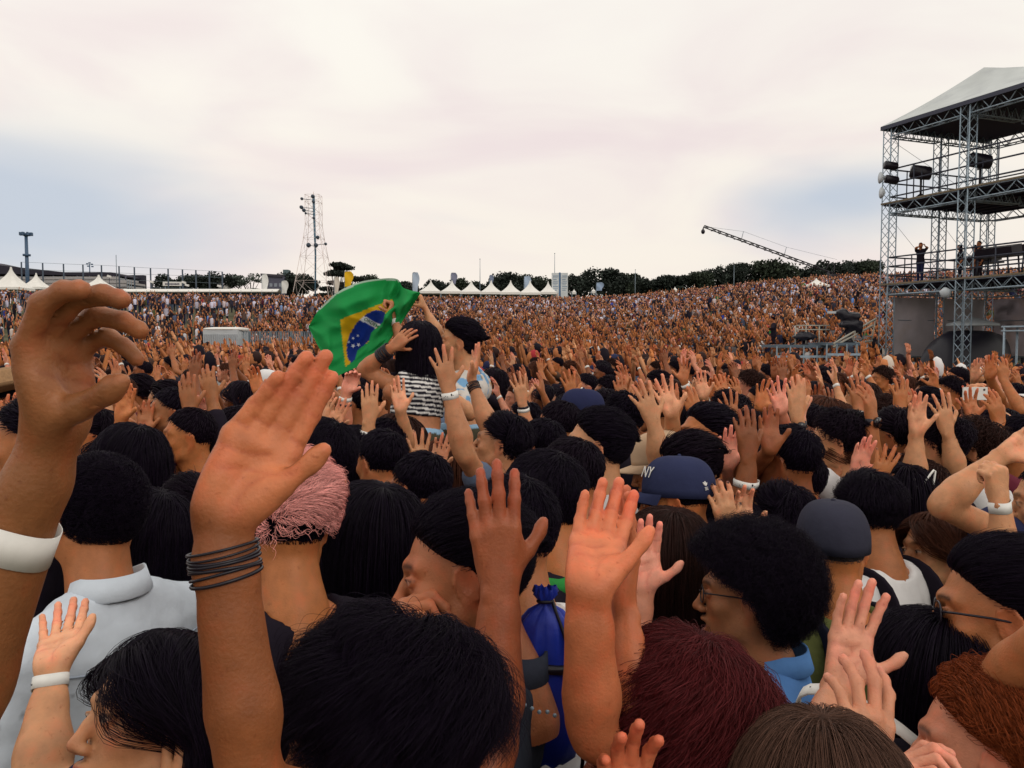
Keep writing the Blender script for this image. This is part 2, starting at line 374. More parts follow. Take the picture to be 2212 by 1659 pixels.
def hand_geo(pose, slim=1.0):
    """list of distance-field pieces, nail discs, crease lines - all in the hand frame of a RIGHT hand"""
    fl, sp, th = POSES[pose] if isinstance(pose, str) else pose
    pr, nails = [], []
    for i in range(4):
        x, z = _MCP[i]; p = np.array((x, 0.0, z)); s = math.radians(sp[i]); a = 0.0
        r0, r1, r2 = (r * slim for r in _RAD[i])
        pr.append(('c', (x * .42, .001, .004), p, .0150 * slim, .0118 * slim, .012, 1))
        pr.append(('e', (x, -.0060, z - .002), (.0085, .0078, .0085), None, 0, .005, 1)); pr.append(('c', (x * .40, -.0112, .018), (x, -.0088, z - .010), .0036, .0030, .005, 1))
        pts = [p]; rr = [.0110 * slim, r0, r1, r2 * .93]; dirs = []
        for j in range(3):
            a += math.radians(fl[i][j]); d = np.array((math.sin(s) * math.cos(a), math.sin(a), math.cos(s) * math.cos(a)))
            dirs.append(d); pts.append(pts[-1] + d * _LEN[i][j] * (1 if j < 2 else .8))
        for j in range(3): pr.append(('c', pts[j], pts[j + 1], rr[j], rr[j + 1], .0016 if j else .004, 1))
        for j in (1, 2): pr.append(('e', pts[j] + np.array((0, -.001, 0)), (rr[j] * 1.06,) * 3, None, 0, .004, 1))
        d = dirs[2]; bk = unit(np.cross(d, (1, 0, 0)) * -1); bk = -bk if bk @ np.array((0, -1, 0.2)) < 0 else bk
        nails.append((pts[3] - d * .002 + bk * r2 * .80, r2 * .95, d, bk))
        pr.append(('e', pts[3] - d * .003 - bk * .001, (r2 * 1.02, r2 * 1.0, r2 * 1.1), None, 0, .004, 1))
        ev = dirs[0]; fr = unit(np.cross((1, 0, 0), ev)); fr = fr if fr @ np.array((0, 1, 0)) > 0 else -fr   # crease at the finger's root
    ab, fw, bd = (math.radians(x) for x in th)
    c0 = np.array((-.016, .007, .020)); c1 = c0 + .043 * unit((-math.sin(ab), math.sin(fw), math.cos(ab) * math.cos(fw)))
    d2 = unit((-math.sin(ab * .8), math.sin(fw + bd) * .9, math.cos(ab * .8) * math.cos(fw))); c2 = c1 + .033 * d2
    d3 = unit((-math.sin(ab * .55), math.sin(fw + bd * 1.8) * .9, math.cos(ab * .55) * math.cos(fw))); c3 = c2 + .022 * d3
    pr += [('c', c0, c1, .0170 * slim, .0128 * slim, .014, 1), ('c', c1, c2, .0125 * slim, .0104 * slim, .004, 1), ('c', c2, c3, .0108 * slim, .0085 * slim, .004, 1)]
    pr.append(('e', c2 + d3 * .010, (.0112 * slim, .0104 * slim, .013), None, 0, .005, 1))
    pr.append(('c', c0 + np.array((.002, 0, .012)), (_MCP[0][0], .002, _MCP[0][1] - .022), .013, .0105, .014, 1))    # web
    bk = unit(np.cross(d3, np.cross((-.35, -1, 0), d3))); nails.append((c3 - d3 * .001 + bk * .0072, .0092, d3, bk))
    pr.append(('e', (-.0225, .0115, .040), (.0175, .0140, .031), roty(-.35), 0, .014, 1))                             # thenar
    pr.append(('e', (.0235, .0085, .036), (.0145, .0125, .034), roty(.10), 0, .014, 1))                               # hypothenar
    pr.append(('c', (-.026, .0055, .084), (.030, .0055, .078), .0078, .0078, .010, 1))                                # pads under the fingers
    return pr, nails
CREASE = [[(-.036, .070), (-.020, .062), (.012, .052), (.030, .044)], [(-.008, .078), (.006, .070), (.024, .066), (.042, .066)], [(-.034, .068), (-.016, .060), (-.006, .045), (-.002, .028), (-.006, .010)]]
CREASE += [[(x - .009, z + q), (x + .009, z + q)] for (x, z), ln in zip(_MCP, _LEN) for q in (.012, ln[0] - .001, ln[0] + ln[1] - .001)]
def put(fd, pr, R, o, s, mir):
    for t, a, b, c, d, k, op in pr:
        m = np.array((-1, 1, 1)) if mir else np.ones(3)
        if t == 'c': fd.cone(o + s * (R @ (np.array(a) * m)), o + s * (R @ (np.array(b) * m)), c * s, d * s, k * s, op)
        else:
            Q = np.eye(3) if c is None else c
            if mir: Q = np.diag(m) @ Q @ np.diag(m)
            fd.ell(o + s * (R @ (np.array(a) * m)), np.array(b) * s, R @ Q, k * s, op)
def skin_paint(v, f, col, R, o, s, mir, nails, polish=None, pl=1.0):
    n = vnormals(v, f); l = ((v - o) @ R) / s
    if mir: l = l * np.array((-1, 1, 1))
    nl = n @ R
    if mir: nl = nl * np.array((-1, 1, 1))
    inh = sm(l[:, 2], -.01, .03)
    palm = sm(nl[:, 1], -.15, .55) * inh
    col *= 1 + pl * palm[:, None] * np.array((.42, .44, .62))
    tip = sm(l[:, 2], .10, .19) * inh
    blot = sm(vnoise(l, 16, 3), .0, .6) * palm
    col *= 1 + (tip * .9 + blot * .6)[:, None] * np.array((.05, -.16, -.10))
    cd = np.full(len(v), 9.0)
    for cr in CREASE:
        for a, b in zip(cr[:-1], cr[1:]):
            a, b = np.array(a), np.array(b); dd = b - a; t = np.clip(((l[:, ::2] - a) @ dd) / (dd @ dd), 0, 1); cd = np.minimum(cd, np.linalg.norm(l[:, ::2] - a - t[:, None] * dd, axis=1))
    cw = np.exp(-(cd / .0021) ** 2) * sm(nl[:, 1], .2, .6) * inh; v -= (cw * .0011 * s)[:, None] * n; col *= 1 - cw[:, None] * np.array((.14, .24, .22))
    kn = (1 - palm) * inh * sm(vnoise(l, 38, 5), .1, .6)
    col *= 1 - kn[:, None] * np.array((.10, .16, .16))
    for c, r, d, bk in nails:
        q = l - c; ax = q @ d; h = q @ bk; tr = np.sqrt(np.maximum((q * q).sum(1) - ax * ax - h * h, 0))
        m = (np.abs(ax) < r * .95) & (tr < r * .78) & (h > -.35 * r) & (nl @ bk > .45)
        col[m] = polish if polish is not None else col[m] * np.array((1.22, 1.12, 1.18))
    return col
def arm_mesh(mb, sh, el, wr, R, pose, side, h=.004, s=1.0, slim=1.0, polish=None, mi=0, pl=1.0, fat=1.0):
    """one continuous surface: shoulder, upper arm, forearm, wrist and hand"""
    mir = side == 'L'; fd = Field(); pr, nails = hand_geo(pose, slim)
    X, Y, Z = R[:, 0], R[:, 1], R[:, 2]; ru, rf = .043 * fat * slim, .039 * fat * slim
    sh, el, wr = map(np.asarray, (sh, el, wr)); du, df = unit(el - sh), unit(wr - el)
    bend = unit(du - df + 1e-6); lw = np.linalg.norm(wr - el)
    fd.cone(sh, sh + (el - sh) * .55, ru * 1.16, ru, .02); fd.cone(sh + (el - sh) * .5, el, ru, rf * .90, .02)
    fd.cone(el, el + df * lw * .30, rf * .86, rf * 1.02, .02)
    sx = X * (-1 if mir else 1)
    fd.cone(el + df * lw * .12 + sx * .010, el + df * lw * .62 + sx * .006, rf * .86, rf * .66, .02)
    for q in (-1, 1):
        fd.cone(el + df * lw * .28 + q * X * .008, wr - df * .045 + q * X * .0105 * s, rf * .86, .0218 * slim * s, .02)
        fd.cone(wr - df * .05 + q * X * .0105 * s, wr + Z * .008 + q * X * .011 * s, .0212 * slim * s, .0195 * slim * s, .014)
    fd.ell(wr - df * .012 - Y * .010 + sx * .017, (.010, .010, .011), None, .010)
    put(fd, pr, R, wr, s, mir)
    v, f = fd.build(h)
    col = np.ones((len(v), 3)); col = skin_paint(v, f, col, R, wr, s, mir, nails, polish, pl)
    n = vnormals(v, f); fz = ((v - wr) @ R)[:, 2] < 0
    sw = sm(vnoise(v, 9, 8), -.2, .7) * fz; col *= 1 - sw[:, None] * np.array((.06, .09, .09))
    mb.add(v, f, col, mi); return mb
def ik(sh, wr, pole, l1=.29, l2=.26):
    d = wr - sh; L = np.linalg.norm(d); z = unit(d); k = min(L, (l1 + l2) * .995)
    a = (l1 * l1 - l2 * l2 + k * k) / (2 * k); hgt = math.sqrt(max(l1 * l1 - a * a, 0))
    p = np.asarray(pole, float); p = unit(p - z * (p @ z)); return sh + z * a * L / k + p * hgt

# ---- heads. origin between the ears, +Y is where the nose points, +Z up
CR, CRr = np.array((0, -.012, .035)), np.array((.0775, .099, .087))
def head_field(kind):
    f = Field(); fem = kind.startswith('fem'); op = 'open' in kind; smile = 'smile' in kind; j = .86 if fem else 1.0
    f.ell(CR, CRr - .002, None, .02)
    f.ell((0, .028, -.022), (.062, .060, .085), None, .03)
    dz = -.016 if op else 0
    for s in (-1, 1):
        f.chain(((s * .056 * j, .000, -.045), (s * .052 * j, .012, -.066 + dz * .4), (s * .018, .070, -.094 + dz)), (.018, .016 * j, .014), .022)
        f.ell((s * .043, .060, -.022), (.019, .017, .016), None, .022)
        f.cone((s * .010, .0865, .026), (s * .046, .069, .025), .0125 if not fem else .0105, .010, .014)
    f.ell((0, .074, -.096 + dz), (.019 * j, .014, .014), None, .016)
    f.ell((0, .055, -.062 + dz * .5), (.034, .036, .032), None, .02)                       # muzzle
    for s in (-1, 1): f.ell((s * .032, .0935, .0035), (.0165, .014, .0105), None, .012, -1)      # sockets
    nz = .9 if fem else 1.0
    f.chain(((0, .082, .020), (0, .096, -.006), (0, .110 * (.985 if fem else 1), -.030)), (.0085 * nz, .0088 * nz, .0112 * nz), .009)
    for s in (-1, 1): f.ell((s * .0115 * nz, .0985, -.0355), (.0082, .0105, .0078), None, .006)
    for s in (-1, 1): f.ell((s * .0062, .1045, -.0425), (.0030, .0045, .0036), None, .003, -1)
    w = .026 if smile else .0225; mz = -.063; up = .004 if smile else 0
    lr = .0062 if fem else .0050
    for s in (-1, 1):
        f.chain(((s * w, .0815, mz + up), (s * .010, .0945, mz + .0060), (0, .0960, mz + .0045)), (.0035, lr, lr), .005)
        f.chain(((s * w, .0815, mz + up + dz * .3), (s * .011, .0920, mz - .0070 + dz), (0, .0935, mz - .0080 + dz)), (.0032, lr * 1.1, lr * 1.2), .005)
    if op: f.ell((0, .088, mz - .008), (.0185, .032, .0125), None, .004, -1)
    else: f.chain(((-w - .001, .0875, mz + up), (0, .1010, mz - .0008), (w + .001, .0875, mz + up)), (.0024, .0026, .0024), .003, -1)
    for s in (-1, 1):                                                                      # lids
        f.ell((s * .032, .0785, .0030), (.0132, .0130, .0120), None, .004)
        f.chain(((s * .0205, .0840, .0025), (s * .031, .0915, .0080), (s * .0445, .0810, .0040)), (.0028, .0034, .0028), .003)
        f.chain(((s * .0205, .0840, .0015), (s * .032, .0890, -.0042), (s * .0445, .0810, .0015)), (.0024, .0026, .0024), .003)
        R = rotz(s * .32) @ roty(s * .12) @ rotx(-.18)
        o = np.array((s * .0755, -.008, -.004))
        f.ell(o, (.0085, .0180, .0300), R, .006)
        f.ell(o + (s * .0085, .003, .003), (.0055, .0105, .0185), R, .003, -1)
        rim = [o + R @ np.array((s * .004, .019 * math.cos(t), .031 * math.sin(t))) for t in np.linspace(-1.0, 4.0, 9)]
        f.chain(rim, [.0032] * 9, .003); f.ell(o + R @ np.array((s * .001, .009, -.026)), (.005, .007, .0085), R, .005)
    nr = .046 if fem else .053
    f.chain(((0, -.030, -.030), (0, -.036, -.10), (0, -.052, -.20)), (nr * 1.02, nr * .97, nr * 1.08), .03)
    for s in (-1, 1): f.cone((s * .052, -.018, -.045), (s * .018, .012, -.19), .013, .013, .03)
    f.ell((0, .026, -.118), (.012, .012, .014), None, .02) if not fem else None
    f.cone((0, -.062, -.17), (0, -.07, -.24), .058, .075, .05)
    return f
_heads = {}
def head_lib(kind, h):
    if (kind, h) not in _heads:
        v, f = head_field(kind).build(h, clip_lo=np.array((-.3, -.3, -.26)))
        col = np.ones((len(v), 3)); x, y, z = np.abs(v[:, 0]), v[:, 1], v[:, 2]
        op = 'open' in kind; dz = -.016 if op else 0; fem = kind.startswith('fem')
        front = sm(y, .06, .085)
        lip = (sm(-np.hypot(x / .024, (z + .0645 - dz * .5) / (.0115 - dz * .6)), -1.05, -.75)) * sm(y, .078, .088)
        col *= 1 + lip[:, None] * (np.array((.02, -.42, -.34)) if fem else np.array((-.06, -.36, -.28)))
        if op:
            m = (np.hypot(x / .019, (z + .071) / .016) < 1) & (y < .089) & (y > .03); col[m] = (.22, .08, .09)
        chk = np.exp(-(((x - .043) / .018) ** 2 + ((z + .026) / .02) ** 2)) * front
        ear = sm(x, .072, .080) * (np.abs(z) < .05); nose = np.exp(-((x / .014) ** 2 + ((z + .032) / .012) ** 2)) * sm(y, .1, .11)
        col *= 1 + (chk * .7 + ear * .8 + nose * .7)[:, None] * np.array((.06, -.16, -.14))
        bw = np.exp(-(((z - .0285 + (x - .03) ** 2 * 9) / .0048) ** 2)) * sm(x, .010, .016) * (1 - sm(x, .046, .054)) * sm(y, .055, .066)
        col *= 1 - bw[:, None] * (.86 if not fem else .80)
        ash = np.exp(-(((z - .0072 + (x - .032) ** 2 * 14) / .0024) ** 2)) * sm(x, .017, .021) * (1 - sm(x, .045, .048)) * sm(y, .072, .08)
        col *= 1 - ash[:, None] * .8
        eye = np.hypot((x - .032) / .0115, (z - .0022) / .0052); m = (eye < 1) & (y > .080); ir = (np.hypot(x - .032, z - .0025) < .0052) & m
        if h <= .0036: col[m] = (1.05, 1.75, 2.9)
        else: col[m] = (.75, 1.1, 1.5)
        col[ir] = (.05, .04, .05)
        beard = sm(-z, .045, .062) * sm(y, -.01, .02) * (1 - lip) * sm(-z, .02, .05)
        beard = np.maximum(beard * (z > -.125), np.exp(-(((z + .049) / .006) ** 2)) * sm(y, .085, .092) * (x < .026))
        beard *= .75 + .35 * vnoise(v, 60, 4)
        _heads[kind, h] = (v, f, col, np.clip(beard, 0, 1))
    return _heads[kind, h]

# ---- hair
def scalp_min(x, y, style=None):
    z = np.interp(y, [-.115, -.08, -.045, -.012, .006, .03, .05, .07, .09], [-.052, -.060, -.050, .014, .030, .042, .058, .074, .088])
    return z
def scalp_dirs(n, rng):
    d = unit(rng.normal(size=(int(n * 2.6) + 60, 3))); p = CR + d * CRr
    ok = p[:, 2] > scalp_min(p[:, 0], p[:, 1]) + rng.normal(size=len(p)) * .004
    return p[ok][:n]
HS = {  # length, lift, comb, gravity, curl radius, curl turns, jitter, cap thickness
 'short':  dict(L=.026, lift=.14, comb='whorl', g=.06, curl=0, turns=0, jit=.26, cap=.075),
 'crop':   dict(L=.010, lift=.3, comb='whorl', g=.0, curl=0, turns=0, jit=.3, cap=.03),
 'mid':    dict(L=.052, lift=.14, comb='fringe', g=.10, curl=.002, turns=.8, jit=.26, cap=.11),
 'messy':  dict(L=.060, lift=.28, comb='whorl', g=.16, curl=.005, turns=1.4, jit=.45, cap=.15),
 'back':   dict(L=.070, lift=.22, comb='back', g=.06, curl=0, turns=0, jit=.18, cap=.10),
 'long':   dict(L=.46, lift=.05, comb='whorl', g=.75, curl=.003, turns=2.5, jit=.10, cap=.06),
 'bob':    dict(L=.24, lift=.08, comb='whorl', g=.6, curl=.004, turns=1.5, jit=.16, cap=.08),
 'curly':  dict(L=.30, lift=.18, comb='whorl', g=.55, curl=.013, turns=7, jit=.35, cap=.15),
 'afro':   dict(L=.085, lift=1.5, comb='out', g=.02, curl=.008, turns=4, jit=.30, cap=.62),
 'quiff':  dict(L=.085, lift=.65, comb='side', g=.05, curl=.002, turns=1.0, jit=.22, cap=.18),
 'pony':   dict(L=.10, lift=.03, comb='backdown', g=.05, curl=0, turns=0, jit=.05, cap=.05),
}
def grow(n, st, rng, K=9, roots=None, L=None):
    p = scalp_dirs(n, rng) if roots is None else roots; n = len(p)
    nr = unit((p - CR) / CRr ** 2); d = nr.copy()
    comb = st['comb']
    if comb == 'whorl': t = p - np.array((.008, -.055, .125))
    elif comb == 'fringe': t = np.where((p[:, 1:2] > -.03), np.array((.9, .45, -.10)) + 0 * p, p - np.array((0, -.03, .125)))
    elif comb == 'back': t = np.array((0, -1.0, .12)) + 0 * p
    elif comb == 'side': t = np.array((.75, .55, .15)) + 0 * p
    elif comb == 'backdown': t = np.array((0, -1.0, -.55)) + 0 * p
    else: t = nr
    n = len(p); ll = (st['L'] if L is None else L) * rng.uniform(.72, 1.12, n)
    if st['L'] < .2 and comb in ('whorl', 'fringe'): ll *= 1 - .6 * sm(p[:, 1], .015, .06)
    if st['L'] < .12 and comb != 'out': ll *= .30 + .70 * sm(p[:, 2], .015, .075)
    sgn = np.where(p[:, :1] >= .012, 1.0, -1.0)
    q = p + nr * (.001 + (.058 * st['cap'] if st['cap'] < .4 else 0)); pts = [q - nr * .003]; jit = rng.normal(size=(n, 3)) * st['jit'] * np.where(rng.random((n, 1)) < .02, 3.0 if st['L'] < .16 else 1.0, 1)
    # locks: nearby strands share a wander
    wander = np.stack([vnoise(p, 11, s) for s in (31, 32, 33)], 1) * st['jit'] * 1.3
    for s in range(1, K):
        nr = unit((q - CR) / CRr ** 2); f = s / (K - 1)
        tt = t if comb != 'whorl' else q - np.array((.008, -.055, .125))
        if st['L'] > .2 and comb == 'whorl': fz = sm(p[:, 1:2], -.03, .05); tt = unit(tt) * (1 - fz) + fz * (sgn * np.array((1.0, 0, 0)) + np.array((0, -.55, -.2)))
        tt = unit(tt - nr * (tt * nr).sum(1, keepdims=True))
        low = (q[:, 2] < .0)[:, None] if st['L'] > .2 else False
        w = tt + nr * st['lift'] * (1 - f * .8) + np.array((0, 0, -1.0)) * st['g'] * (2.6 if st['L'] > .2 else 1) * (.35 + f) + jit * .35 + wander * .55
        if st['L'] > .2: w = np.where(low, np.array((0, -.10, -1.0)) + wander * .25 + jit * .12, w)
        d = unit(d * .45 + unit(w) * .75); q = q + d * (ll / (K - 1))[:, None]
        e = (q - CR) / (CRr * (1.015 + (.70 * st['cap'] if st['cap'] < .4 else .1))); k = np.sqrt((e * e).sum(1)); m = k < 1
        q[m] = CR + (q[m] - CR) / k[m][:, None]
        if st['L'] > .15:                                     # keep off the face, lie on the shoulders
            m = (q[:, 1] > .025) & (q[:, 2] < .06); q[m, 0] = sgn[m, 0] * np.maximum(np.abs(q[m, 0]), .079)
            m = (q[:, 1] > .004) & (q[:, 2] < .022); q[m, 1] = .004 - .15 * (.022 - q[m, 2]).clip(0, .1)
            c = np.array((0, -.055, -.36)); e = (q - c) / np.array((.215, .135, .165)); k = np.sqrt((e * e).sum(1)); m = k < 1; q[m] = c + (q[m] - c) / k[m][:, None]
            e = q[:, :2] / np.array((.068, .075)) - np.array((0, -.035 / .075)); k = np.hypot(e[:, 0], e[:, 1]); m = (k < 1) & (q[:, 2] < -.03)
            q[m, :2] = (e[m] / k[m][:, None] + np.array((0, -.035 / .075))) * np.array((.068, .075))
        pts.append(q.copy())
    A = np.stack(pts, 1)
    if st['curl']:
        f = np.linspace(0, 1, K); T = unit(np.gradient(A, axis=1)); e1 = unit(np.cross(T, (.3, .5, .81))); e2 = np.cross(T, e1)
        ph = (np.round(vnoise(A[:, 0], 9, 12) * 5) * 1.3 + rng.uniform(0, .9, n))[:, None] + 6.28 * st['turns'] * f[None]
        A = A + st['curl'] * np.minimum(f * 3, 1)[None, :, None] * (np.cos(ph)[..., None] * e1 + np.sin(ph)[..., None] * e2)
    return A
def curves(name, A, r, parent, color, m=None):
    n, K = A.shape[:2]; c = bpy.data.hair_curves.new(name); c.add_curves([K] * n)
    c.points.foreach_set('position', A.reshape(-1).astype(np.float32))
    rr = np.broadcast_to(r * (1 - .65 * np.linspace(0, 1, K) ** 2), (n, K)).astype(np.float32)
    try: c.points.foreach_set('radius', rr.ravel())
    except Exception:
        at = c.attributes.get('radius') or c.attributes.new('radius', 'FLOAT', 'POINT'); at.data.foreach_set('value', rr.ravel())
    c.materials.append(m or M_STRAND); return link(name, c, parent, color)
def cap_mesh(mb, st, R, o, nu=44, nv=30, seed=0, s=1.0, mi=0):
    th = np.linspace(.001, math.pi - .001, nv); ph = np.linspace(0, 2 * math.pi, nu, endpoint=False)
    d = np.stack((np.sin(th)[:, None] * np.cos(ph), np.sin(th)[:, None] * np.sin(ph), np.cos(th)[:, None] * np.ones(nu)), -1).reshape(-1, 3)
    p = CR + d * CRr; over = p[:, 2] - scalp_min(p[:, 0], p[:, 1]); w = sm(over, -.012, .014)
    th_ = st['cap'] * (.72 + .28 * vnoise(d, 1.3, seed) + .16 * vnoise(d, 3.5, seed + 1))
    if st['comb'] == 'fringe': th_ = th_ * (1 + .4 * sm(d[:, 1], .2, .9))
    if st['comb'] == 'side': th_ = th_ * (.35 + 1.0 * sm(d[:, 2], .2, .8))
    k = (1 + th_ * .8) * w + (1 - w) * .93
    v = CR + d * CRr * k[:, None]
    if st['cap'] > .4: v[:, 2] -= 0.0
    mb.add(o + s * (v @ R.T), grid_faces(nv, nu, True), .8 + .2 * vnoise(d, 5, seed)[:, None] * np.ones(3), mi)
def fall_mesh(mb, st, R, o, s=1.0, seed=0, mi=0):
    """the solid core of long hair under its strands: a curtain lying on nape and shoulders"""
    L = st['L'] * .93; zs = np.linspace(.05, .05 - L, 9); nu = 20; rows = []
    for i, z in enumerate(zs):
        a = np.linspace(math.pi * .90, math.pi * 2.10, nu); f = i / 8
        rx, ry = .080 + .030 * f, .094 + .028 * min(f * 2, 1) - .03 * f
        k = 1 + .09 * np.sin(a * 9 + seed + f * 2) * f
        rows.append(np.stack((rx * np.cos(a) * k, -.02 + ry * np.sin(a) * k - .02 * f, np.full(nu, z) + .012 * np.sin(a * 7 + seed) * f), 1))
    inner = [r * np.array((.80, .70, 1)) + np.array((0, .0, 0)) for r in rows]
    v = np.concatenate(rows + inner[::-1]); mb.add(o + s * (v @ R.T), grid_faces(18, nu), (.8, .8, .8), mi)

# ---- whole person
SKIN = dict(tan=(.43, .160, .062), light=(.61, .295, .148), pink=(.68, .285, .175), brown=(.255, .083, .029), deep=(.165, .053, .019), warm=(.48, .170, .056), red=(.48, .143, .060))
HC = dict(black=(.0085, .0040, .0100), ink=(.0062, .0030, .0095), brown=(.030, .012, .010), chestnut=(.070, .024, .014), red=(.085, .012, .014), ginger=(.20, .042, .012), pink=(.95, .40, .36), lightbrown=(.085, .043, .030), grey=(.075, .065, .065))
CL = dict(black=(.014, .010, .018), navy=(.022, .026, .075), white=(.74, .72, .72), denim=(.15, .30, .58), paledenim=(.62, .68, .76), slate=(.11, .14, .21), olive=(.10, .11, .035), grey=(.17, .16, .17), green=(.03, .24, .05), blue=(.03, .07, .42), maroon=(.14, .022, .04), brown=(.11, .065, .045), cream=(.66, .56, .47), charcoal=(.04, .036, .05), red=(.38, .03, .04), sky=(.30, .44, .62))
def torso_field(Rb, nb, w=1.0, grow_=0.0, yoke=True, k=.035, ts=1.0, bot=True):
    fd = Field(); T = lambda p: nb + Rb @ (np.array(p) * (1, 1, ts if p[2] < -.12 else 1)); Z3 = np.array((1, 1, ts))
    fd.ell(T((0, .012, -.20)), np.array((.165 * w, .112, .21)) * Z3 + grow_, Rb, k); fd.ell(T((0, .014, -.42)), np.array((.148 * w, .108, .20)) * Z3 + grow_, Rb, k)
    if bot: fd.ell(T((0, .0, -.56)), np.array((.165 * w, .120, .13)) * Z3 + grow_, Rb, k)
    for s in (-1, 1):
        fd.cone(T((0, -.02, -.115)), T((s * .150 * w, -.01, -.115)), .075 + grow_, .058 + grow_, k)
        fd.cone(T((s * .02, -.028, -.030)), T((s * .125 * w, -.015, -.072)), .046 + grow_, .042 + grow_, .03)
    return fd
HC_ALL = []
def _dbg(): pass
def person(label, head, yaw, pitch=0, roll=0, hk='male', skin='tan', hair=('short', 'black'), shirt=('black', 'tee'), arms=None, byaw=None, hh=.0045, ah=.005,
           n=1500, group=None, beard=0.0, w=None, hs=1.0, hairs=None, seed=None, lean=(0, 0, 0), trousers='charcoal', pos=None, legs=True, cap=None, glasses=None, cat='person',
           hd=None, ts=1.0, crop=False, seat=False, floor=None, far=None):
    """head: (u, v, depth) of the head's centre, or pos: a world point"""
    seed = (hash(label) & 0xffff if seed is None else seed); seed = sum(ord(c) * (i + 1) for i, c in enumerate(label)) % 9973 if seed is None or True else seed
    rng = np.random.default_rng(seed); hc = P(*head) if pos is None else np.asarray(pos, float); depth = far or proj(hc)[2]
    if pos is None: off = math.degrees(math.atan((head[0] - CX) / F)); yaw -= off; byaw = None if byaw is None else byaw - off
    r = math.radians; Rh = rotz(r(yaw)) @ rotx(r(pitch)) @ roty(r(roll)); Rh = rotx(-.62 * math.atan(max(head[1] - HOR, 0) / F)) @ Rh if pos is None else Rh; fem = hk.startswith('fem')
    by = yaw * .75 + 18 if byaw is None else byaw; Rb = rotz(r(by)) @ rotx(r(lean[0])) @ roty(r(lean[1]))
    w = (0.9 if fem else 1.05) if w is None else w
    nb = hc + hs * (Rh @ np.array((0, -.045, -.100)) + Rb @ np.array((0, -.010, -.038)))
    gz = (ground(hc[0], hc[1]) if floor is None else floor) if legs else hc[2] - 1.0
    base = np.array((nb[0], nb[1], gz)); sk = SKIN[skin] if isinstance(skin, str) else skin
    hcol = HC[hair[1]] if hair and isinstance(hair[1], str) else (hair[1] if hair else None)
    # body: head, neck, chest, arms and hands in one mesh
    mb = MB(); v, f, c, bd = head_lib(hk, hh); c = c.copy()
    if beard: c *= 1 - np.clip(bd * beard, 0, .92)[:, None] * np.array((.97, 1, .96))
    mb.add(hc + hs * (v @ Rh.T) - base, f, c)
    tv, tf = torso_field(Rb, nb - base, w, -.006, ts=ts).build(.028 if not crop else .012); mb.add(tv, tf)
    S_ = {}
    for sd, sx in (('L', -1), ('R', 1)): S_[sd] = nb + Rb @ np.array((sx * .168 * w, -.005, -.108))
    bands = []
    for a in arms or []:
        sd = a['side']; sh = S_[sd].copy(); wr = P(*a['wr']) if len(a['wr']) == 3 and 'world' not in a else np.array(a['wr'])
        tip = P(*a['tip']) if 'world' not in a else np.array(a['tip'])
        if wr[2] > sh[2]: sh += np.array((0, 0, .03)) + Rb @ np.array((0, .015, 0))
        if 'el' in a: el = P(*a['el']) if 'world' not in a else np.array(a['el'])
        else: el = ik(sh, wr, a.get('pole', Rb @ np.array(((-.7 if sd == 'L' else .7), .25, -.6))))
        pal = {'cam': (0, -1, .05), 'away': (0, 1, .0), 'right': (1, -.1, 0), 'left': (-1, -.1, 0), 'in': Rb @ np.array((1.0 if sd == 'L' else -1.0, 0, 0)), 'front': Rb @ np.array((0, 1.0, 0.0))}[a['palm']] if isinstance(a['palm'], str) else a['palm']
        R = frame(tip - wr, pal); s = .94 * a.get('s', np.clip(np.linalg.norm(tip - wr) / .185, .88, 1.10))
        arm_mesh(mb, sh - base, el - base, wr - base, R, a.get('pose', 'flat'), sd, a.get('h', ah), s, a.get('slim', .90 if fem else 1.0), a.get('polish'), fat=a.get('fat', 1.0), pl=a.get('pl', 1.0))
        S_[sd] = sh; a['_'] = (sh, el, wr, R, s); a['_v'] = mb.v[-1]; bands += [(a, b) for b in a.get('bands', ())]
    done = {a['side'] for a in arms or []}
    for sd, sx in (('L', -1), ('R', 1)):
        if sd not in done:                                                        # arm hanging by the side
            sh = S_[sd]; el = sh + Rb @ np.array((sx * .045, -.02, -.28)); wr = el + Rb @ np.array((-sx * .02, .10, -.23)); R = frame(wr - el, Rb @ np.array((-sx * 1.0, .2, 0)))
            arm_mesh(mb, sh - base, el - base, wr - base, R, 'relax', sd, .011, 1.0); (arms if arms is not None else []); S_[sd + '_'] = (sh, el, wr)
    root = link('person', lite(mb.mesh('person', M_SKIN), (27000 if hh < .0036 or ah < .0036 or any(q.get('h', 1) < .003 for q in arms or []) else 13000) if depth < 1.75 else 15000 if depth < 2.75 else 6200), None, sk, label=label, category=cat, group=group); root.location = base
    # shirt
    kind = shirt[1]; sc = CL[shirt[0]] if isinstance(shirt[0], str) else shirt[0]
    fd = torso_field(Rb, nb - base, w, .006 if kind != 'tank' else .003, k=.04, ts=ts, bot=not crop)
    if kind != 'tank':
        fr = dict(tee=.62, long=1.62, shirt=1.62, short=.45)[kind]
        for sd in 'LR':
            a = next((a['_'] for a in arms or [] if a['side'] == sd), None); sh, el, wr = a[:3] if a else S_[sd + '_']
            sh, el, wr = sh - base, el - base, wr - base
            fd.cone(sh, sh + (el - sh) * min(fr, 1), .066, .060 if fr < 1 else .052, .03)
            if fr > 1: fd.cone(el, el + (wr - el) * (fr - 1), .052, .044, .03)
    T = lambda p: nb - base + Rb @ np.array(p)
    fd.cone(T((0, -.02, .02)) , T((0, .015, -.035)), .078 if kind != 'shirt' else .066, .070 if kind == 'tank' else .062, .012, -1)
    fd.ell(T((0, .05, .0)), (.08, .08, .075 if kind != 'tank' else .13), Rb, .012, -1)
    if kind == 'tank':
        for s in (-1, 1): fd.ell(T((s * .195 * w, .0, -.10)), (.075, .16, .12), Rb, .012, -1)
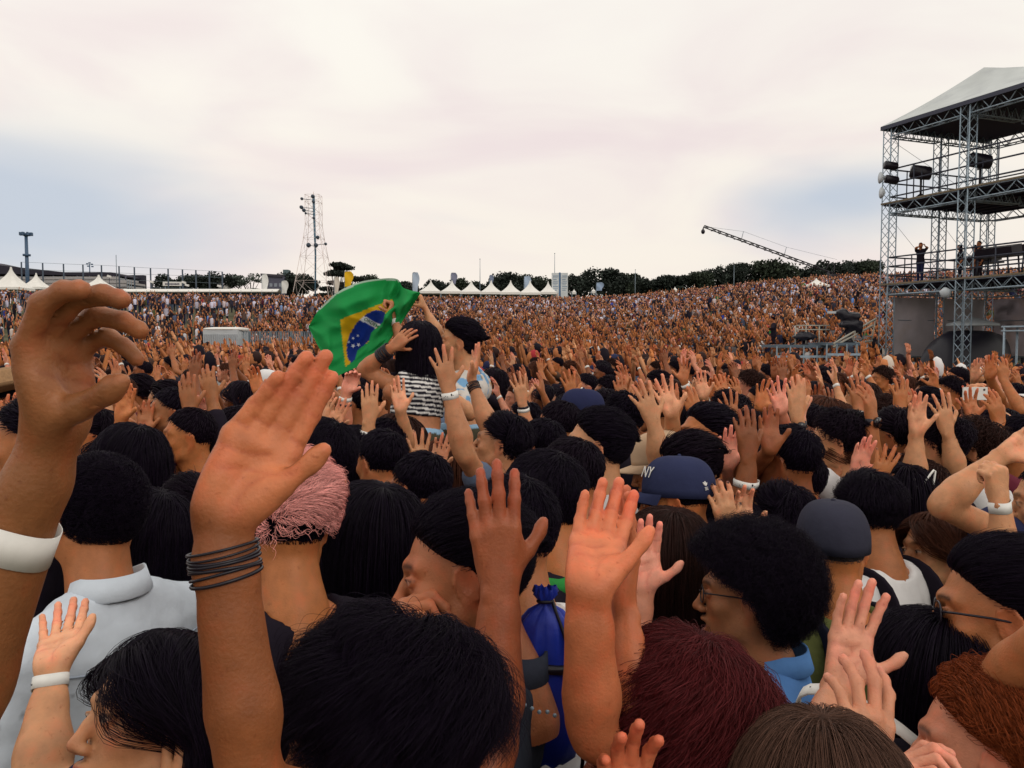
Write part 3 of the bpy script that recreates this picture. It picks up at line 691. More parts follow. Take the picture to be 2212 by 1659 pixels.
    if crop: fd.ell(T((0, .02, -.335)), (.3, .25, .115), Rb, .004, -1); fd.ell(T((0, .02, -.45)), (.3, .25, .16), Rb, .004, -1)
    v, f = fd.build(.0105 if depth < 2.6 else (.017 if not crop else .008))
    nn = vnormals(v, f); wv = np.stack((v[:, 0], v[:, 1], v[:, 2] * .55), 1)
    dsp = .007 * vnoise(wv, 4.5, seed) + .006 * np.abs(vnoise(wv, 9, seed + 3)); v = v + nn * dsp[:, None]
    m2 = MB(); m2.add(v, f, (shirt[2](v, Rb, nb - base) if len(shirt) > 2 else (1, 1, 1)))
    sh_o = link('shirt', m2.mesh('shirt', M_CLOTH) if len(shirt) > 2 else lite(m2.mesh('shirt', M_CLOTH), 4200 if depth < 2.6 else 1500), root, sc)
    # trousers and shoes
    if legs:
        m3 = MB(); hz = (nb - base)[2] - .55; cx = T((0, 0, -.55))
        fd = Field(); fd.ell(T((0, 0, -.60)), (.175 * w, .128, .13), Rb, .03); fwd = Rb @ np.array((0, 1.0, 0)); fwd[2] = 0
        for s in (-1, 1):
            hp = T((s * .085, 0, -.62)); kn = np.array((hp[0], hp[1], hz * .52)) + fwd * .02; an = np.array((hp[0], hp[1], .07)) - fwd * .01
            fd.chain((hp, kn, an), (.088, .062, .052), .03)
            tube(m3, (an + (0, 0, -.02) - fwd * .05, an - (0, 0, .035) + fwd * .03, an - (0, 0, .045) + fwd * .16), (.04, .043, .03), 8, (.3, .3, .3), 0)
        v, f = fd.build(.035); m3.add(v, f); link('trousers', lite(m3.mesh('trousers', M_CLOTH), 900), root, CL[trousers])
    # hair
    if hair:
        st = HS[hair[0]] if isinstance(hair[0], str) else hair[0]; m4 = MB(); cov = hair[2] if len(hair) > 2 else 1.0
        if cap: st = dict(st, cap=.02, lift=.05, L=min(st['L'], .03) if st['L'] < .2 else st['L'])
        o = hc - base; cap_mesh(m4, st, Rh, o, *((44, 30) if depth < 2.6 else (28, 20)), seed=seed, s=hs)
        if st['L'] > .2 and st['comb'] != 'pony' and st['cap'] < .4: fall_mesh(m4, st, rotz(r(yaw)) , o, hs, seed)
        ho = link('hair', m4.mesh('hair', M_HAIR), root, np.array(hcol) * .8)
        if n:
            near = depth < 1.5; K = (22 if st['turns'] > 5 else 16 if st['turns'] > 3 else 10 if st['L'] > .2 else 7)
            rt = None
            if cap: rt = scalp_dirs(n * 2, rng); rt = rt[rt[:, 2] < .045 - .1 * rt[:, 1]]
            n = int(n * (1.5 if n >= 2500 else 1)); rng = np.random.default_rng(seed); A = grow(n, st, rng, K, rt); A = o + hs * (A @ Rh.T)
            if st['L'] > .2:                                                       # hangs straight down whatever the head does
                B = grow(n, st, np.random.default_rng(seed), K, rt) if rt is not None else grow(n, st, np.random.default_rng(seed), K); B = o + hs * (B @ rotz(r(yaw)).T); f = np.linspace(0, 1, K)[None, :, None]; A = A * (1 - sm(f, .15, .6)) + B * sm(f, .15, .6)
            rad = .00025 * max(1, depth * 1.10) * (1.5 if n < 2500 else 1)
            curves('strands', A, rad, ho, hcol)
    # worn things
    for a, (kindb, t, wd) in bands:
        sh, el, wr, R, s = a['_']; band(root, base, el, wr, R, s, kindb, t, wd, a['_v'])
    if cap: cap_hat(root, hc - base, Rh, hs, *cap)
    if glasses: specs(root, hc - base, Rh, hs, glasses)
    root['_hc'] = 0; del root['_hc']
    return root, dict(base=base, nb=nb, Rb=Rb, Rh=Rh, hc=hc, arms=arms)
def band(root, base, el, wr, R, s, kind, t, wd, fat):
    """a band round the wrist at distance t below it, wd wide"""
    df = unit(wr - el); X = unit(R[:, 0] - df * (R[:, 0] @ df)); Y = np.cross(df, X); lw = np.linalg.norm(wr - el)
    q = fat - (wr - base); m = np.abs(q @ df + t) < max(wd * .6, .008); px, py = (q @ X)[m], (q @ Y)[m]; cx, cy = (px.max() + px.min()) / 2, (py.max() + py.min()) / 2; rx, ry = (px.max() - px.min()) / 2 * 1.0, (py.max() - py.min()) / 2 * 1.0
    a = np.linspace(0, 2 * math.pi, 28, endpoint=False); mb = MB()
    c = wr - df * t - base + X * cx + Y * cy
    if kind == 'cords':
        rs = np.random.default_rng(3)
        for i in range(8):
            cc = c + df * (i - 3.5) * wd * .125 + df * rs.uniform(-.001, .001); sl = rs.uniform(-.07, .07)
            p = [cc + X * rx * 1.05 * math.cos(q) + Y * ry * 1.05 * math.sin(q) + df * .02 * sl * math.cos(q + i) * 4 for q in np.append(a, a[:2])]
            tube(mb, p, wd * rs.uniform(.04, .065), 6, up=df, caps=False)
        link('bracelet', mb.mesh('bracelet', M_DARK), root); return
    if kind == 'beads':
        for q in np.linspace(0, 6.283, 20, endpoint=False): ball(mb, c + X * rx * 1.07 * math.cos(q) + Y * ry * 1.07 * math.sin(q), wd * .42, n=8, m=6)
        link('bead_bracelet', mb.mesh('bead_bracelet', mat('pale_beads', (.42, .36, .28), .3)), root); return
    if kind == 'watch':
        ring = [(1.06, -wd / 2), (1.10, -wd / 2), (1.10, wd / 2), (1.06, wd / 2)]
    else: ring = [(1.02, -wd / 2), (1.05, -wd / 2), (1.045, wd / 2), (1.02, wd / 2)]
    v = np.array([[c + df * z + X * rx * k * math.cos(q) + Y * ry * k * math.sin(q) + df * .0022 * math.sin(q * 2 + 1) for q in a] for k, z in ring + ring[:1]]).reshape(-1, 3)
    mb.add(v, grid_faces(5, 28, True)[:, ::-1])
    m = dict(paper=M_BAND, watch=M_DARK, dark=M_DARK)[kind]
    o = link('wristband' if kind != 'watch' else 'watch', mb.mesh('wristband', m), root)
    if kind == 'watch':
        m2 = MB(); tube(m2, (c - Y * ry * 1.05, c - Y * (ry * 1.05 + .010)), (wd * .85, wd * .80), 16); link('watch_face', m2.mesh('watch_face', M_GLOSS), o)
    if kind == 'paper' and .019 < wd < .028:
        m3 = MB()                                              # printed dashes on the paper
        for i, q in enumerate((3.9, 4.15, 4.35, 4.9, 5.1, .3, .6)):
            p = c + X * rx * 1.069 * math.cos(q) + Y * ry * 1.069 * math.sin(q); nrm = unit(X * math.cos(q) / rx + Y * math.sin(q) / ry); tg = np.cross(df, nrm)
            box(m3, p + df * (.002 if i % 2 else -.001), (.0026 if i != 3 else .005, .0005, wd * (.10 if i != 3 else .3)), np.stack((tg, nrm, df), 1))
        link('print', m3.mesh('print', M_DARK, False), o, kind='stuff')
def cap_hat(root, o, Rh, s, color, back=False, logo=None, brimcol=None):
    """baseball cap: panelled crown, button, curved brim, rim band"""
    mb = MB(); nu, nv = 36, 12; R = Rh @ (rotz(math.pi) if back else np.eye(3)) @ rotx(math.radians(8)); c0 = np.array((0, -.010, .030))
    rows = []
    for i in range(nv):
        t = i / (nv - 1); el = (math.pi / 2) * (1 - t) ; a = np.arange(nu) * 2 * math.pi / nu
        seam = 1 - .012 * np.exp(-((np.mod(a + math.pi / 6, math.pi / 3) - math.pi / 6) / .07) ** 2)
        k = math.cos(el) ** .62 if el < math.pi / 2 else 0
        rows.append(np.stack((.089 * np.cos(a) * k * seam, .112 * np.sin(a) * k * seam, .100 * math.sin(el) * np.ones(nu) + .012 * np.ones(nu)), 1))
    rows.append(rows[-1] * np.array((1.0, 1.0, 0)) + np.array((0, 0, -.012))); rows.append(rows[-1] * np.array((.94, .94, 1)))
    v = np.concatenate(rows); mb.add(o + s * ((c0 + v) @ R.T), grid_faces(len(rows), nu, True)); ball(mb, o + s * (R @ (c0 + np.array((0, 0, .112)))), .006)
    cr = link('cap', mb.mesh('cap', M_CLOTH), root, CL[color] if isinstance(color, str) else color)
    m2 = MB(); U = np.linspace(-1, 1, 15); Vv = np.linspace(0, 1, 6); g = []
    for z in (0, -.004):
        for t in Vv: g.append(np.stack((.086 * U * (1 - .10 * t), .112 * np.sqrt(np.maximum(1 - (U * .93) ** 2, .02)) + t * .072 * np.sqrt(np.maximum(1 - (U * .98) ** 2, 0)), -.004 - .020 * U ** 2 * t - .012 * t + z + 0 * U), 1))
    g = g[:6] + g[6:][::-1]; v = np.concatenate(g + g[:1]); m2.add(o + s * ((c0 + v) @ R.T), grid_faces(13, 15))
    link('brim', m2.mesh('brim', M_CLOTH), cr, CL[brimcol or color] if isinstance(brimcol or color, str) else (brimcol or color))
    if logo:
        for txt, ang, el, size, mcol in logo:
            q = np.array((.089 * math.sin(ang), .112 * math.cos(ang), 0)); nn = unit(q / np.array((.089 ** 2, .112 ** 2, 1))); up = unit(np.array((0, 0, 1.0)) - .35 * nn); nn2 = unit(nn + .35 * np.array((0, 0, 1)));
            pos = c0 + q * (1 - .55 * (el / .1) ** 2) + np.array((0, 0, .012 + el)) + nn2 * .004; xx = np.cross(up, nn2)
            text_mesh(txt, o + s * (R @ pos), R @ np.stack((-xx if False else xx, up, nn2), 1), size, cr, mcol)
def text_mesh(txt, pos, R, size, parent, m, name='lettering', ext=.0006, bold=.0):
    cu = bpy.data.curves.new('t', 'FONT'); cu.body = txt; cu.size = size; cu.align_x = 'CENTER'; cu.align_y = 'CENTER'; cu.extrude = ext; cu.offset = bold
    ob = bpy.data.objects.new('t', cu); COL.objects.link(ob); dg = bpy.context.evaluated_depsgraph_get(); me = bpy.data.meshes.new_from_object(ob.evaluated_get(dg))
    bpy.data.objects.remove(ob); me.materials.clear(); me.materials.append(m)
    v = np.zeros(len(me.vertices) * 3); me.vertices.foreach_get('co', v); v = v.reshape(-1, 3) @ np.asarray(R).T + pos; me.vertices.foreach_set('co', v.ravel()); me.update()
    return link(name, me, parent)
def specs(root, o, Rh, s, kind):
    """spectacles: two rims, bridge, temples; dark or clear lenses"""
    mb = MB(); ml = MB(); dark = kind == 'sun'
    for sx in (-1, 1):
        c = np.array((sx * .033, .0985, .000)); a = np.linspace(0, 6.283, 25); ry = .0205 if dark else .017
        R = rotz(-sx * .16); pts = [c + R @ np.array((.0255 * math.copysign(abs(math.cos(t)) ** .75, math.cos(t)), 0, ry * math.copysign(abs(math.sin(t)) ** .8, math.sin(t)))) for t in a]
        tube(mb, np.array([o + s * (Rh @ p) for p in pts]), .0018 if dark else .0015, 6, up=Rh[:, 1], caps=False)
        if dark: ml.add(np.array([o + s * (Rh @ (p + np.array((0, .0006, 0)))) for p in pts[:-1]] + [o + s * (Rh @ (c + np.array((0, .003, 0))))]), np.array([(i, (i + 1) % 24, 24) for i in range(24)]))
        pts = [(sx * .058, .093, .006), (sx * .070, .070, .007), (sx * .0775, .02, .006), (sx * .078, -.010, .003), (sx * .077, -.030, -.012)]
        tube(mb, np.array([o + s * (Rh @ np.array(p)) for p in pts]), .0022 if dark else .0017, 6, up=Rh[:, 2])
    tube(mb, np.array([o + s * (Rh @ np.array(p)) for p in ((-.010, .1025, .004), (0, .1055, .006), (.010, .1025, .004))]), .0016, 6, up=Rh[:, 2])
    g = link('sunglasses' if dark else 'spectacles', mb.mesh('spectacle_frame', M_DARK), root)
    if dark: link('lens', ml.mesh('lens', M_GLOSS), g)
def collar(root, base, info, color, h=.045):
    nb, Rb = info['nb'] - base, info['Rb']; mb = MB(); a = np.linspace(math.pi * .52, math.pi * 2.48, 33); rows = []
    for k, (r, z) in enumerate(((.060, -.025), (.066, .030), (.071, .032), (.084, -.012), (.081, -.016))):
        rows.append(np.array([nb + Rb @ np.array((r * 1.02 * math.cos(t), -.012 + r * math.sin(t), z + .010 * math.cos(t * 1) * 0 - .028 * max(math.sin(t), -.2)))  for t in a]))
    mb.add(np.concatenate(rows), grid_faces(5, 33)); return link('collar', mb.mesh('collar', M_CLOTH), root, color)
# ================================================================ the ground
def ground(x, y):
    x = np.asarray(x, float); y = np.asarray(y, float); D = np.hypot(x, y); az = np.arctan2(x, np.maximum(y, 1e-3))
    R = 6.35 + 2.5 * sm(az, .06, .42); R = np.where(y < 0, 6.35, R)
    t = np.clip((D - 43) / 69, 0, 1); z = R * (t - .04 * np.sin(6.283 * t))
    z = z - .75 * sm(az, .12, .34) * sm(D, 9, 26) * (1 - sm(D, 40, 50)); z = np.where(y > -5, z, z * 0); return z if z.ndim else float(z)
def build_ground():
    rr = np.concatenate((np.linspace(0, 40, 14), np.linspace(43, 125, 42), np.geomspace(135, 1800, 14))); na = 180
    a = np.linspace(0, 2 * math.pi, na, endpoint=False); X = rr[:, None] * np.sin(a); Y = rr[:, None] * np.cos(a); Z = ground(X, Y)
    Z = Z + .06 * np.sin(X * .7) * np.cos(Y * .6) * (rr[:, None] > 50)
    mb = MB(); mb.add(np.stack((X, Y, Z), -1).reshape(-1, 3), grid_faces(len(rr), na, True)[:, ::-1])
    m = mat('trodden_grass', (.10, .095, .055), .95, noise=.5, nscale=.35, bump=.8, bscale=9, spec=.1, dirt=((.14, .105, .075), .6))
    link('grass_field', mb.mesh('grass_field', m), kind='structure')
build_ground()

# ================================================================ the far crowd: low figures, one mesh
PART = dict(skin=0, hair=1, shirt=2, leg=3)
def far_figure(pose, lod, r):
    """a standing person facing +Y: list of (vertices, faces, part); lod 0 has fingers, lod 2 is for the far slope"""
    out = []; hi = lod == 0; sg = (5, 3, 3)[lod]; n, m = ((7, 5), (4, 3), (4, 3))[lod]
    def take(fn, part):
        b = MB(); fn(b); out.append((np.concatenate(b.v), b.f, PART[part]))
    take(lambda b: ball(b, (0, .02, 1.58), (.078, .092, .116), n=n, m=m), 'skin')
    lh = r.random() < .35
    take(lambda b: ball(b, (0, -.018, 1.615 - (.05 if lh else 0)), (.092, .098, .105 + (.07 if lh else 0)), n=n, m=m), 'hair')
    zz = ((1.48, 1.40, 1.22, .98, .84), (1.49, 1.38, .86), (1.49, 1.36, .80))[lod]; rr = ((.07, .20, .17, .155, .16), (.08, .21, .17), (.08, .22, .15))[lod]
    take(lambda b: tube(b, [(0, 0, z) for z in zz], rr, (7, 4, 4)[lod], up=(0, 1, 0), flat=.62, caps=False), 'shirt')
    take(lambda b: tube(b, [(0, 0, .86), (0, 0, .0)], (.155, .08), 4, up=(0, 1, 0), flat=.7, caps=False), 'leg')
    for s in (-1, 1):
        sh = np.array((s * .19, 0, 1.38))
        up = pose == 'both' or (pose == 'one' and s == 1) or pose == 'clap'
        if pose == 'clap': el = sh + (s * .10, .20, -.08 + r.uniform(-.08, .06)); wr = np.array((s * .06, .28 + r.uniform(0, .08), 1.62 + r.uniform(-.10, .16)))
        elif up: el = sh + (s * r.uniform(.08, .2), .14, .10 + r.uniform(-.05, .06)); wr = el + (-s * r.uniform(-.06, .14), .06, .24)
        else: el = sh + (s * .06, -.02, -.27); wr = el + (-s * .05, .16, -.14)
        if hi: take(lambda b: tube(b, (sh, (sh + el) / 2), (.058, .052), sg, caps=False), 'shirt')
        take(lambda b: tube(b, ((sh + el) / 2 if hi else sh, el, wr), (.046, .043, .031), sg, up=(.9, .3, .1), caps=False), 'skin')
        if up:
            d = unit(wr - el) * .6 + np.array((0, 0, .4)); q = unit(np.array((1, .25 * s, 0))); R = frame(d, np.cross(d, q))
            if hi: take(lambda b: ball(b, wr + d * .065, (.048, .024, .060), n=5, m=3, R=R), 'skin')
            else: take(lambda b: tube(b, (wr - d * .02, wr + d * .10, wr + d * .20), (.032, .056, .018), 3 if lod == 2 else 4, up=R[:, 1], flat=.5, caps=False), 'skin')
            if hi:
                for o_ in (-.030, -.010, .010, .030):
                    a = wr + R @ np.array((o_, 0, .095)); take(lambda b: tube(b, (a, a + R @ np.array((o_ * .55, .012, .075 - abs(o_) * .4))), (.0135, .0095), 3, caps=False), 'skin')
                take(lambda b: tube(b, (wr + R @ np.array((-s * .03, 0, .05)), wr + R @ np.array((-s * .075, .01, .095))), (.017, .011), 3, caps=False), 'skin')
    return out
SHIRTS = [('black', 44), ('charcoal', 18), ('navy', 8), ('grey', 8), ('white', 9), ('maroon', 4), ('slate', 6), ('cream', 3), ('denim', 1.2), ('red', .6), ('brown', 6), ('olive', 2), ('sky', .8), ('green', .4), ('blue', .4)]
_sn = [s for s, _ in SHIRTS]; _sp = np.array([p for _, p in SHIRTS], float); _sp /= _sp.sum()
_SKN = ['tan', 'light', 'pink', 'brown', 'warm', 'red', 'deep']; _skp = np.array((26, 10, 10, 17, 26, 8, 3), float); _skp /= _skp.sum()
_HN = ['black', 'ink', 'brown', 'chestnut', 'lightbrown']; _hp = np.array((42, 28, 18, 8, 4), float); _hp /= _hp.sum()
STAGE = np.array((-46.0, 6.0))
def in_keepout(x, y):
    """ground taken by the camera tower, platforms and the fenced lane"""
    q = np.stack((x - 16.73, y - 36.0), -1); s = q @ np.array((.363, -.932)); t = q @ np.array((.932, .363))
    k = (s > -.9) & (s < 30) & (t > -.7) & (t < 16)
    k |= (x > 9.6) & (x < 16.6) & (y > 33.0) & (y < 38.0)
    u = CX + F * x / np.maximum(y, 1); k |= (y > 40.2) & (y < 43.2) & (u > 440) & (u < 690)
    return k
def scatter(d0, d1, dens, seed, lim=.62):
    """jittered points over the wedge in front of the camera"""
    r = np.random.default_rng(seed); n = int(lim * (d1 ** 2 - d0 ** 2) * dens * 1.25); az = r.uniform(-lim, lim, n); D = np.sqrt(r.uniform(d0 ** 2, d1 ** 2, n)); x = D * np.sin(az); y = D * np.cos(az)
    g = .62 / math.sqrt(dens); o = r.permutation(n); seen = set(); keep = []
    for i in o:
        c = (int(x[i] // g), int(y[i] // g))
        if c in seen: continue
        seen.add(c); keep.append(i)
    k = np.array(keep); x, y = x[k], y[k]; m = ~in_keepout(x, y); return x[m], y[m]
def build_far_crowd():
    mb = MB(); r = np.random.default_rng(5); pr = random.Random(4)
    for d0, d1, dens, lod, seed in ((2.6, 13.2, 2.0, 1, 9), (13.2, 25, 2.6, 0, 1), (25, 44, 2.1, 1, 2), (44, 68, 1.9, 1, 3), (68, 112, 1.55, 2, 4)):
        x, y = scatter(d0, d1, dens, seed, .86 if d1 < 50 and d0 != 13.2 else .66); D = np.hypot(x, y); u = CX + F * x / y
        if d0 < 5: m = np.abs(u - CX) > 1215 + 900 / D; x, y, u, D = x[m], y[m], u[m], D[m]
        if d0 > 40:                                          # the left slope is thinner, with bare patches
            th = .85 - .55 * sm(-u, -900, -450) + .25 * vnoise(np.stack((x, y, 0 * x), 1), .022, 3); m = r.uniform(size=len(x)) < th; x, y, u, D = x[m], y[m], u[m], D[m]
        n = len(x); figs = [(p, far_figure(p, lod, pr)) for p in ('clap', 'both', 'clap', 'one', 'clap', 'both', 'down', 'down', 'down', 'one')]
        wt = np.array((4, .7, 4, .8, 4, .5, 1, 1, 1, .6)); far = sm(D, 50, 105) * .9 + sm(700 - u, 0, 300) * .5 * (D > 44); far = np.clip(far, 0, .93)
        up = np.array([p != 'down' for p, _ in figs]); pick = np.empty(n, int)
        pu = wt * up; pu = pu / pu.sum(); pd = wt * ~up; pd = pd / pd.sum(); isup = r.uniform(size=n) < np.clip(.90 - far, .12, 1)
        pick[isup] = r.choice(len(figs), isup.sum(), p=pu); pick[~isup] = r.choice(len(figs), (~isup).sum(), p=pd)
        yaw = np.arctan2(-(STAGE[0] - x), STAGE[1] - y) + r.normal(size=n) * .35 ; sc = r.normal(1.0, .05, n) * 1.0; z = ground(x, y)
        sk = np.array([SKIN[s] for s in _SKN])[r.choice(len(_SKN), n, p=_skp)] * r.uniform(.8, 1.45, (n, 1)); sh = np.array([CL[s] for s in _sn])[r.choice(len(_sn), n, p=_sp)] * r.uniform(.55, 1.1, (n, 1))
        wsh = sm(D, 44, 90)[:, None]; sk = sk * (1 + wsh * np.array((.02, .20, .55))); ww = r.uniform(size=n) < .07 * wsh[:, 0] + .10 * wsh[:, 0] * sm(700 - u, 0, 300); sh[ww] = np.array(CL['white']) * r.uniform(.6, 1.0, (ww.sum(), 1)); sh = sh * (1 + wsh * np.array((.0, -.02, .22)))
        hr = np.array([HC[s] for s in _HN])[r.choice(len(_HN), n, p=_hp)]; lg = np.array([CL[s] for s in ('charcoal', 'navy', 'slate', 'black', 'grey')])[r.choice(5, n)] * .7
        cap = r.uniform(size=n) < .06; hr[cap] = np.array([CL[s] for s in ('white', 'cream', 'red', 'navy')])[r.choice(4, cap.sum())]
        for k, (_, fig) in enumerate(figs):
            s_ = np.where(pick == k)[0]
            if not len(s_): continue
            c, sn = np.cos(yaw[s_]), np.sin(yaw[s_])
            for v, fs, part in fig:
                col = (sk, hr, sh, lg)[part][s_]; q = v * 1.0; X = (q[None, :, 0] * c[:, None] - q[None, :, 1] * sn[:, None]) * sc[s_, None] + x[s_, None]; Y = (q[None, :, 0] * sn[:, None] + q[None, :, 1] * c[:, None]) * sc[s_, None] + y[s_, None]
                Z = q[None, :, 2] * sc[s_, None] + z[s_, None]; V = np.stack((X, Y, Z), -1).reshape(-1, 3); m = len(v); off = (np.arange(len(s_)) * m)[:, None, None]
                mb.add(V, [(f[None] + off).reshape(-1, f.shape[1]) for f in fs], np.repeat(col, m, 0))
    m = mat('crowd_figures', (1, 1, 1), .75, attr=True, spec=.2)
    link('crowd', mb.mesh('crowd', m), kind='stuff', label='dense festival crowd with raised arms on the flat field and up the hillside', category='crowd')
build_far_crowd()

# ================================================================ trees
def tree(name, label, u, v0, w, h, d, seed, group='trees along the top of the hill', sparse=1.0, style='round', tone=(.022, .030, .024), zb=None):
    """u: centre, v0: top row, w/h in layout units"""
    r = np.random.default_rng(seed); c = P(u, v0, d); k = d / F; gz = ground(c[0], c[1]) if zb is None else zb; H = c[2] - gz; Wd = w * k * (1.3 if style == 'round' else 1.05)
    root = thing(name, label, 'tree', None, group, loc=(c[0], c[1], gz)); mb = MB(); ch = min(h * k * 1.45, H * .97)
    tr = max(.12, H * .022); lean = r.normal(size=2) * .03 * H; base = np.array((0, 0, -.3)); fork = np.array((lean[0] * .4, lean[1] * .4, max(H - ch * .85, H * .22)))
    tube(mb, spline((base, fork * (.6, .6, .5), fork), 6), np.linspace(tr * 1.3, tr * .8, 6), 8, up=(1, .2, .1))
    blobs = []; nb_ = 9 if style == 'round' else 15
    for i in range(nb_):
        a = r.uniform(0, 6.283); rad = math.sqrt(r.uniform(0.02, 1)) * .40 * Wd; t = r.uniform(.30, .93)
        if style == 'round': zz = H - ch * (1 - t); lim = math.sqrt(max(1 - ((t - .45) / .62) ** 2, .05)); p = np.array((rad * math.cos(a) * lim, rad * math.sin(a) * lim, zz)); br = np.array((.24, .24, .18)) * Wd * r.uniform(.7, 1.15); br[2] = min(br[2], ch * .30)
        else: zz = H - ch * (1 - t) - (rad / (.4 * Wd)) ** 2 * ch * .16; p = np.array((rad * math.cos(a) * 1.05, rad * math.sin(a), zz)); br = np.array((.20, .20, .055)) * Wd * r.uniform(.7, 1.2)
        p[2] = min(p[2], H - br[2] * .8); blobs.append((p, br))
        tube(mb, spline((fork * (1, 1, .92), fork * .45 + p * .55 + r.normal(size=3) * .02 * Wd, p), 6), np.linspace(tr * .55, tr * .12, 6), 5, up=(1, .3, .2))
    link('trunk', mb.mesh('trunk', mat('bark', (.055, .040, .035), .9, noise=.4, nscale=3)), root)
    n = int(400 * sparse) if style == 'round' else int(330 * sparse); ls = max(.16, Wd * .030); allv = []
    for p, br in blobs:
        q = unit(r.normal(size=(n, 3))) * (r.uniform(0.25, 1, (n, 1)) ** .6) * br * (1 + .25 * vnoise(unit(r.normal(size=(n, 3))), 2, seed)[:, None]) + p
        e1 = unit(r.normal(size=(n, 3))); e2 = unit(np.cross(e1, r.normal(size=(n, 3)))); s_ = ls * r.uniform(.6, 1.4, (n, 1))
        allv.append(np.stack((q - e1 * s_, q + e2 * s_ * .6, q + e1 * s_, q - e2 * s_ * .6), 1).reshape(-1, 3))
    V = np.concatenate(allv); m = MB(); cc = np.repeat(np.clip(1 + .45 * r.normal(size=(len(V) // 4, 1)), .35, 2.2), 4, 0) * np.array(tone); m.add(V, np.arange(len(V)).reshape(-1, 4), cc)
    link('crown', m.mesh('crown', mat('leaves', (1, 1, 1), .7, attr=True, spec=.2), False), root); return root
def build_trees():
    T = [('dark spreading tree beside the white sign at the hilltop fence', 372, 590, 76, 36), ('dark bushy tree between the white sign and the small white tents', 428, 595, 62, 30),
         ('low dark tree behind the three small white tents', 478, 588, 66, 34), ('small dark tree left of the round dense tree', 603, 606, 34, 30)]
    for i, (l, u, v, w, h) in enumerate(T): tree('broadleaf_tree', l, u, v, w, h, 150, 20 + i)
    tree('pale_tree', 'pale thin tree with bare limbs showing through its crown', 541, 588, 66, 44, 146, 31, sparse=.22, style='flat', tone=(.075, .095, .080))
    tree('round_tree', 'round dense dark tree at the foot of the lattice mast', 645, 582, 74, 54, 140, 33, sparse=1.5)
    tree('umbrella_tree', 'tall layered tree with gaps between its branches beside the yellow banner', 732, 552, 92, 84, 138, 34, style='flat', sparse=1.3)
    T = [('low dark tree peeping over the top edge of the green flag', 800, 596, 60, 34), ('dark tree showing right behind the tip of the flag', 872, 608, 54, 24), ('dark tree behind the first white pagoda tent', 948, 606, 60, 26), ('dark low tree between the second and third pagoda tents', 1000, 604, 58, 24), ('dark tree behind the fourth pagoda tent', 1076, 598, 64, 36), ('big dark tree behind the fifth pagoda tent', 1112, 590, 70, 44), ('dark tree behind the sixth pagoda tent beside the blue banner', 1158, 594, 60, 38),
         ('dark tree right of the white poster tower', 1252, 588, 60, 42), ('tall dark tree with the highest top in the clump right of the poster tower', 1312, 580, 78, 50), ('dark tree at the right end of the clump beyond the poster tower', 1354, 586, 60, 44),
         ('low tree at the left end of the long low row on the hill crest', 1408, 601, 66, 24), ('low spreading tree in the middle of the long low row on the hill crest', 1455, 597, 70, 24), ('tree where the low row meets the taller wood', 1512, 590, 60, 26),
         ('dark tree under the camera boom', 1562, 577, 74, 36), ('narrow dark tree standing up from the wood below the boom', 1602, 568, 50, 40), ('wide tree at the middle of the taller wood', 1668, 566, 96, 44), ('dark tree where the boom reaches its mast', 1732, 578, 76, 34), ('broad dark tree left of the scaffold tower', 1822, 564, 90, 42), ('dark tree touching the scaffold tower column', 1880, 566, 66, 38)]
    for i, (l, u, v, w, h) in enumerate(T): tree('broadleaf_tree', l, u, v, w, h, 150 if u < 1400 else 142, 50 + i, tone=(.022, .030, .024) if i % 3 else (.034, .046, .030), sparse=1.0)
build_trees()
def undergrowth():
    r = np.random.default_rng(9); V = []; C = []
    for u in np.arange(905, 1900, 5.0):
        d = 150 if u < 1400 else 143; top = np.interp(u, [905, 1060, 1230, 1390, 1500, 1640, 1890], [618, 612, 606, 611, 606, 594, 588]) + r.uniform(-4, 6); a = P(u, top, d + r.uniform(-2, 2)); gz = float(ground(a[0], a[1]))
        n = 90; q = a + np.stack((r.normal(size=n) * .5, r.normal(size=n) * .9, -r.uniform(0, 1, n) * max(a[2] - gz, .5)), 1); e1 = unit(r.normal(size=(n, 3))); e2 = unit(np.cross(e1, r.normal(size=(n, 3)))); s_ = .34 * r.uniform(.6, 1.5, (n, 1))
        V.append(np.stack((q - e1 * s_, q + e2 * s_ * .6, q + e1 * s_, q - e2 * s_ * .6), 1).reshape(-1, 3)); C.append(np.repeat(np.clip(1 + .4 * r.normal(size=(n, 1)), .4, 2), 4, 0) * np.array((.022, .030, .024)))
    V = np.concatenate(V); m = MB(); m.add(V, np.arange(len(V)).reshape(-1, 4), np.concatenate(C)); link('undergrowth', m.mesh('undergrowth', mat('leaves'), False), kind='stuff', label='dark undergrowth between the trunks along the hill crest', category='bushes')
undergrowth()

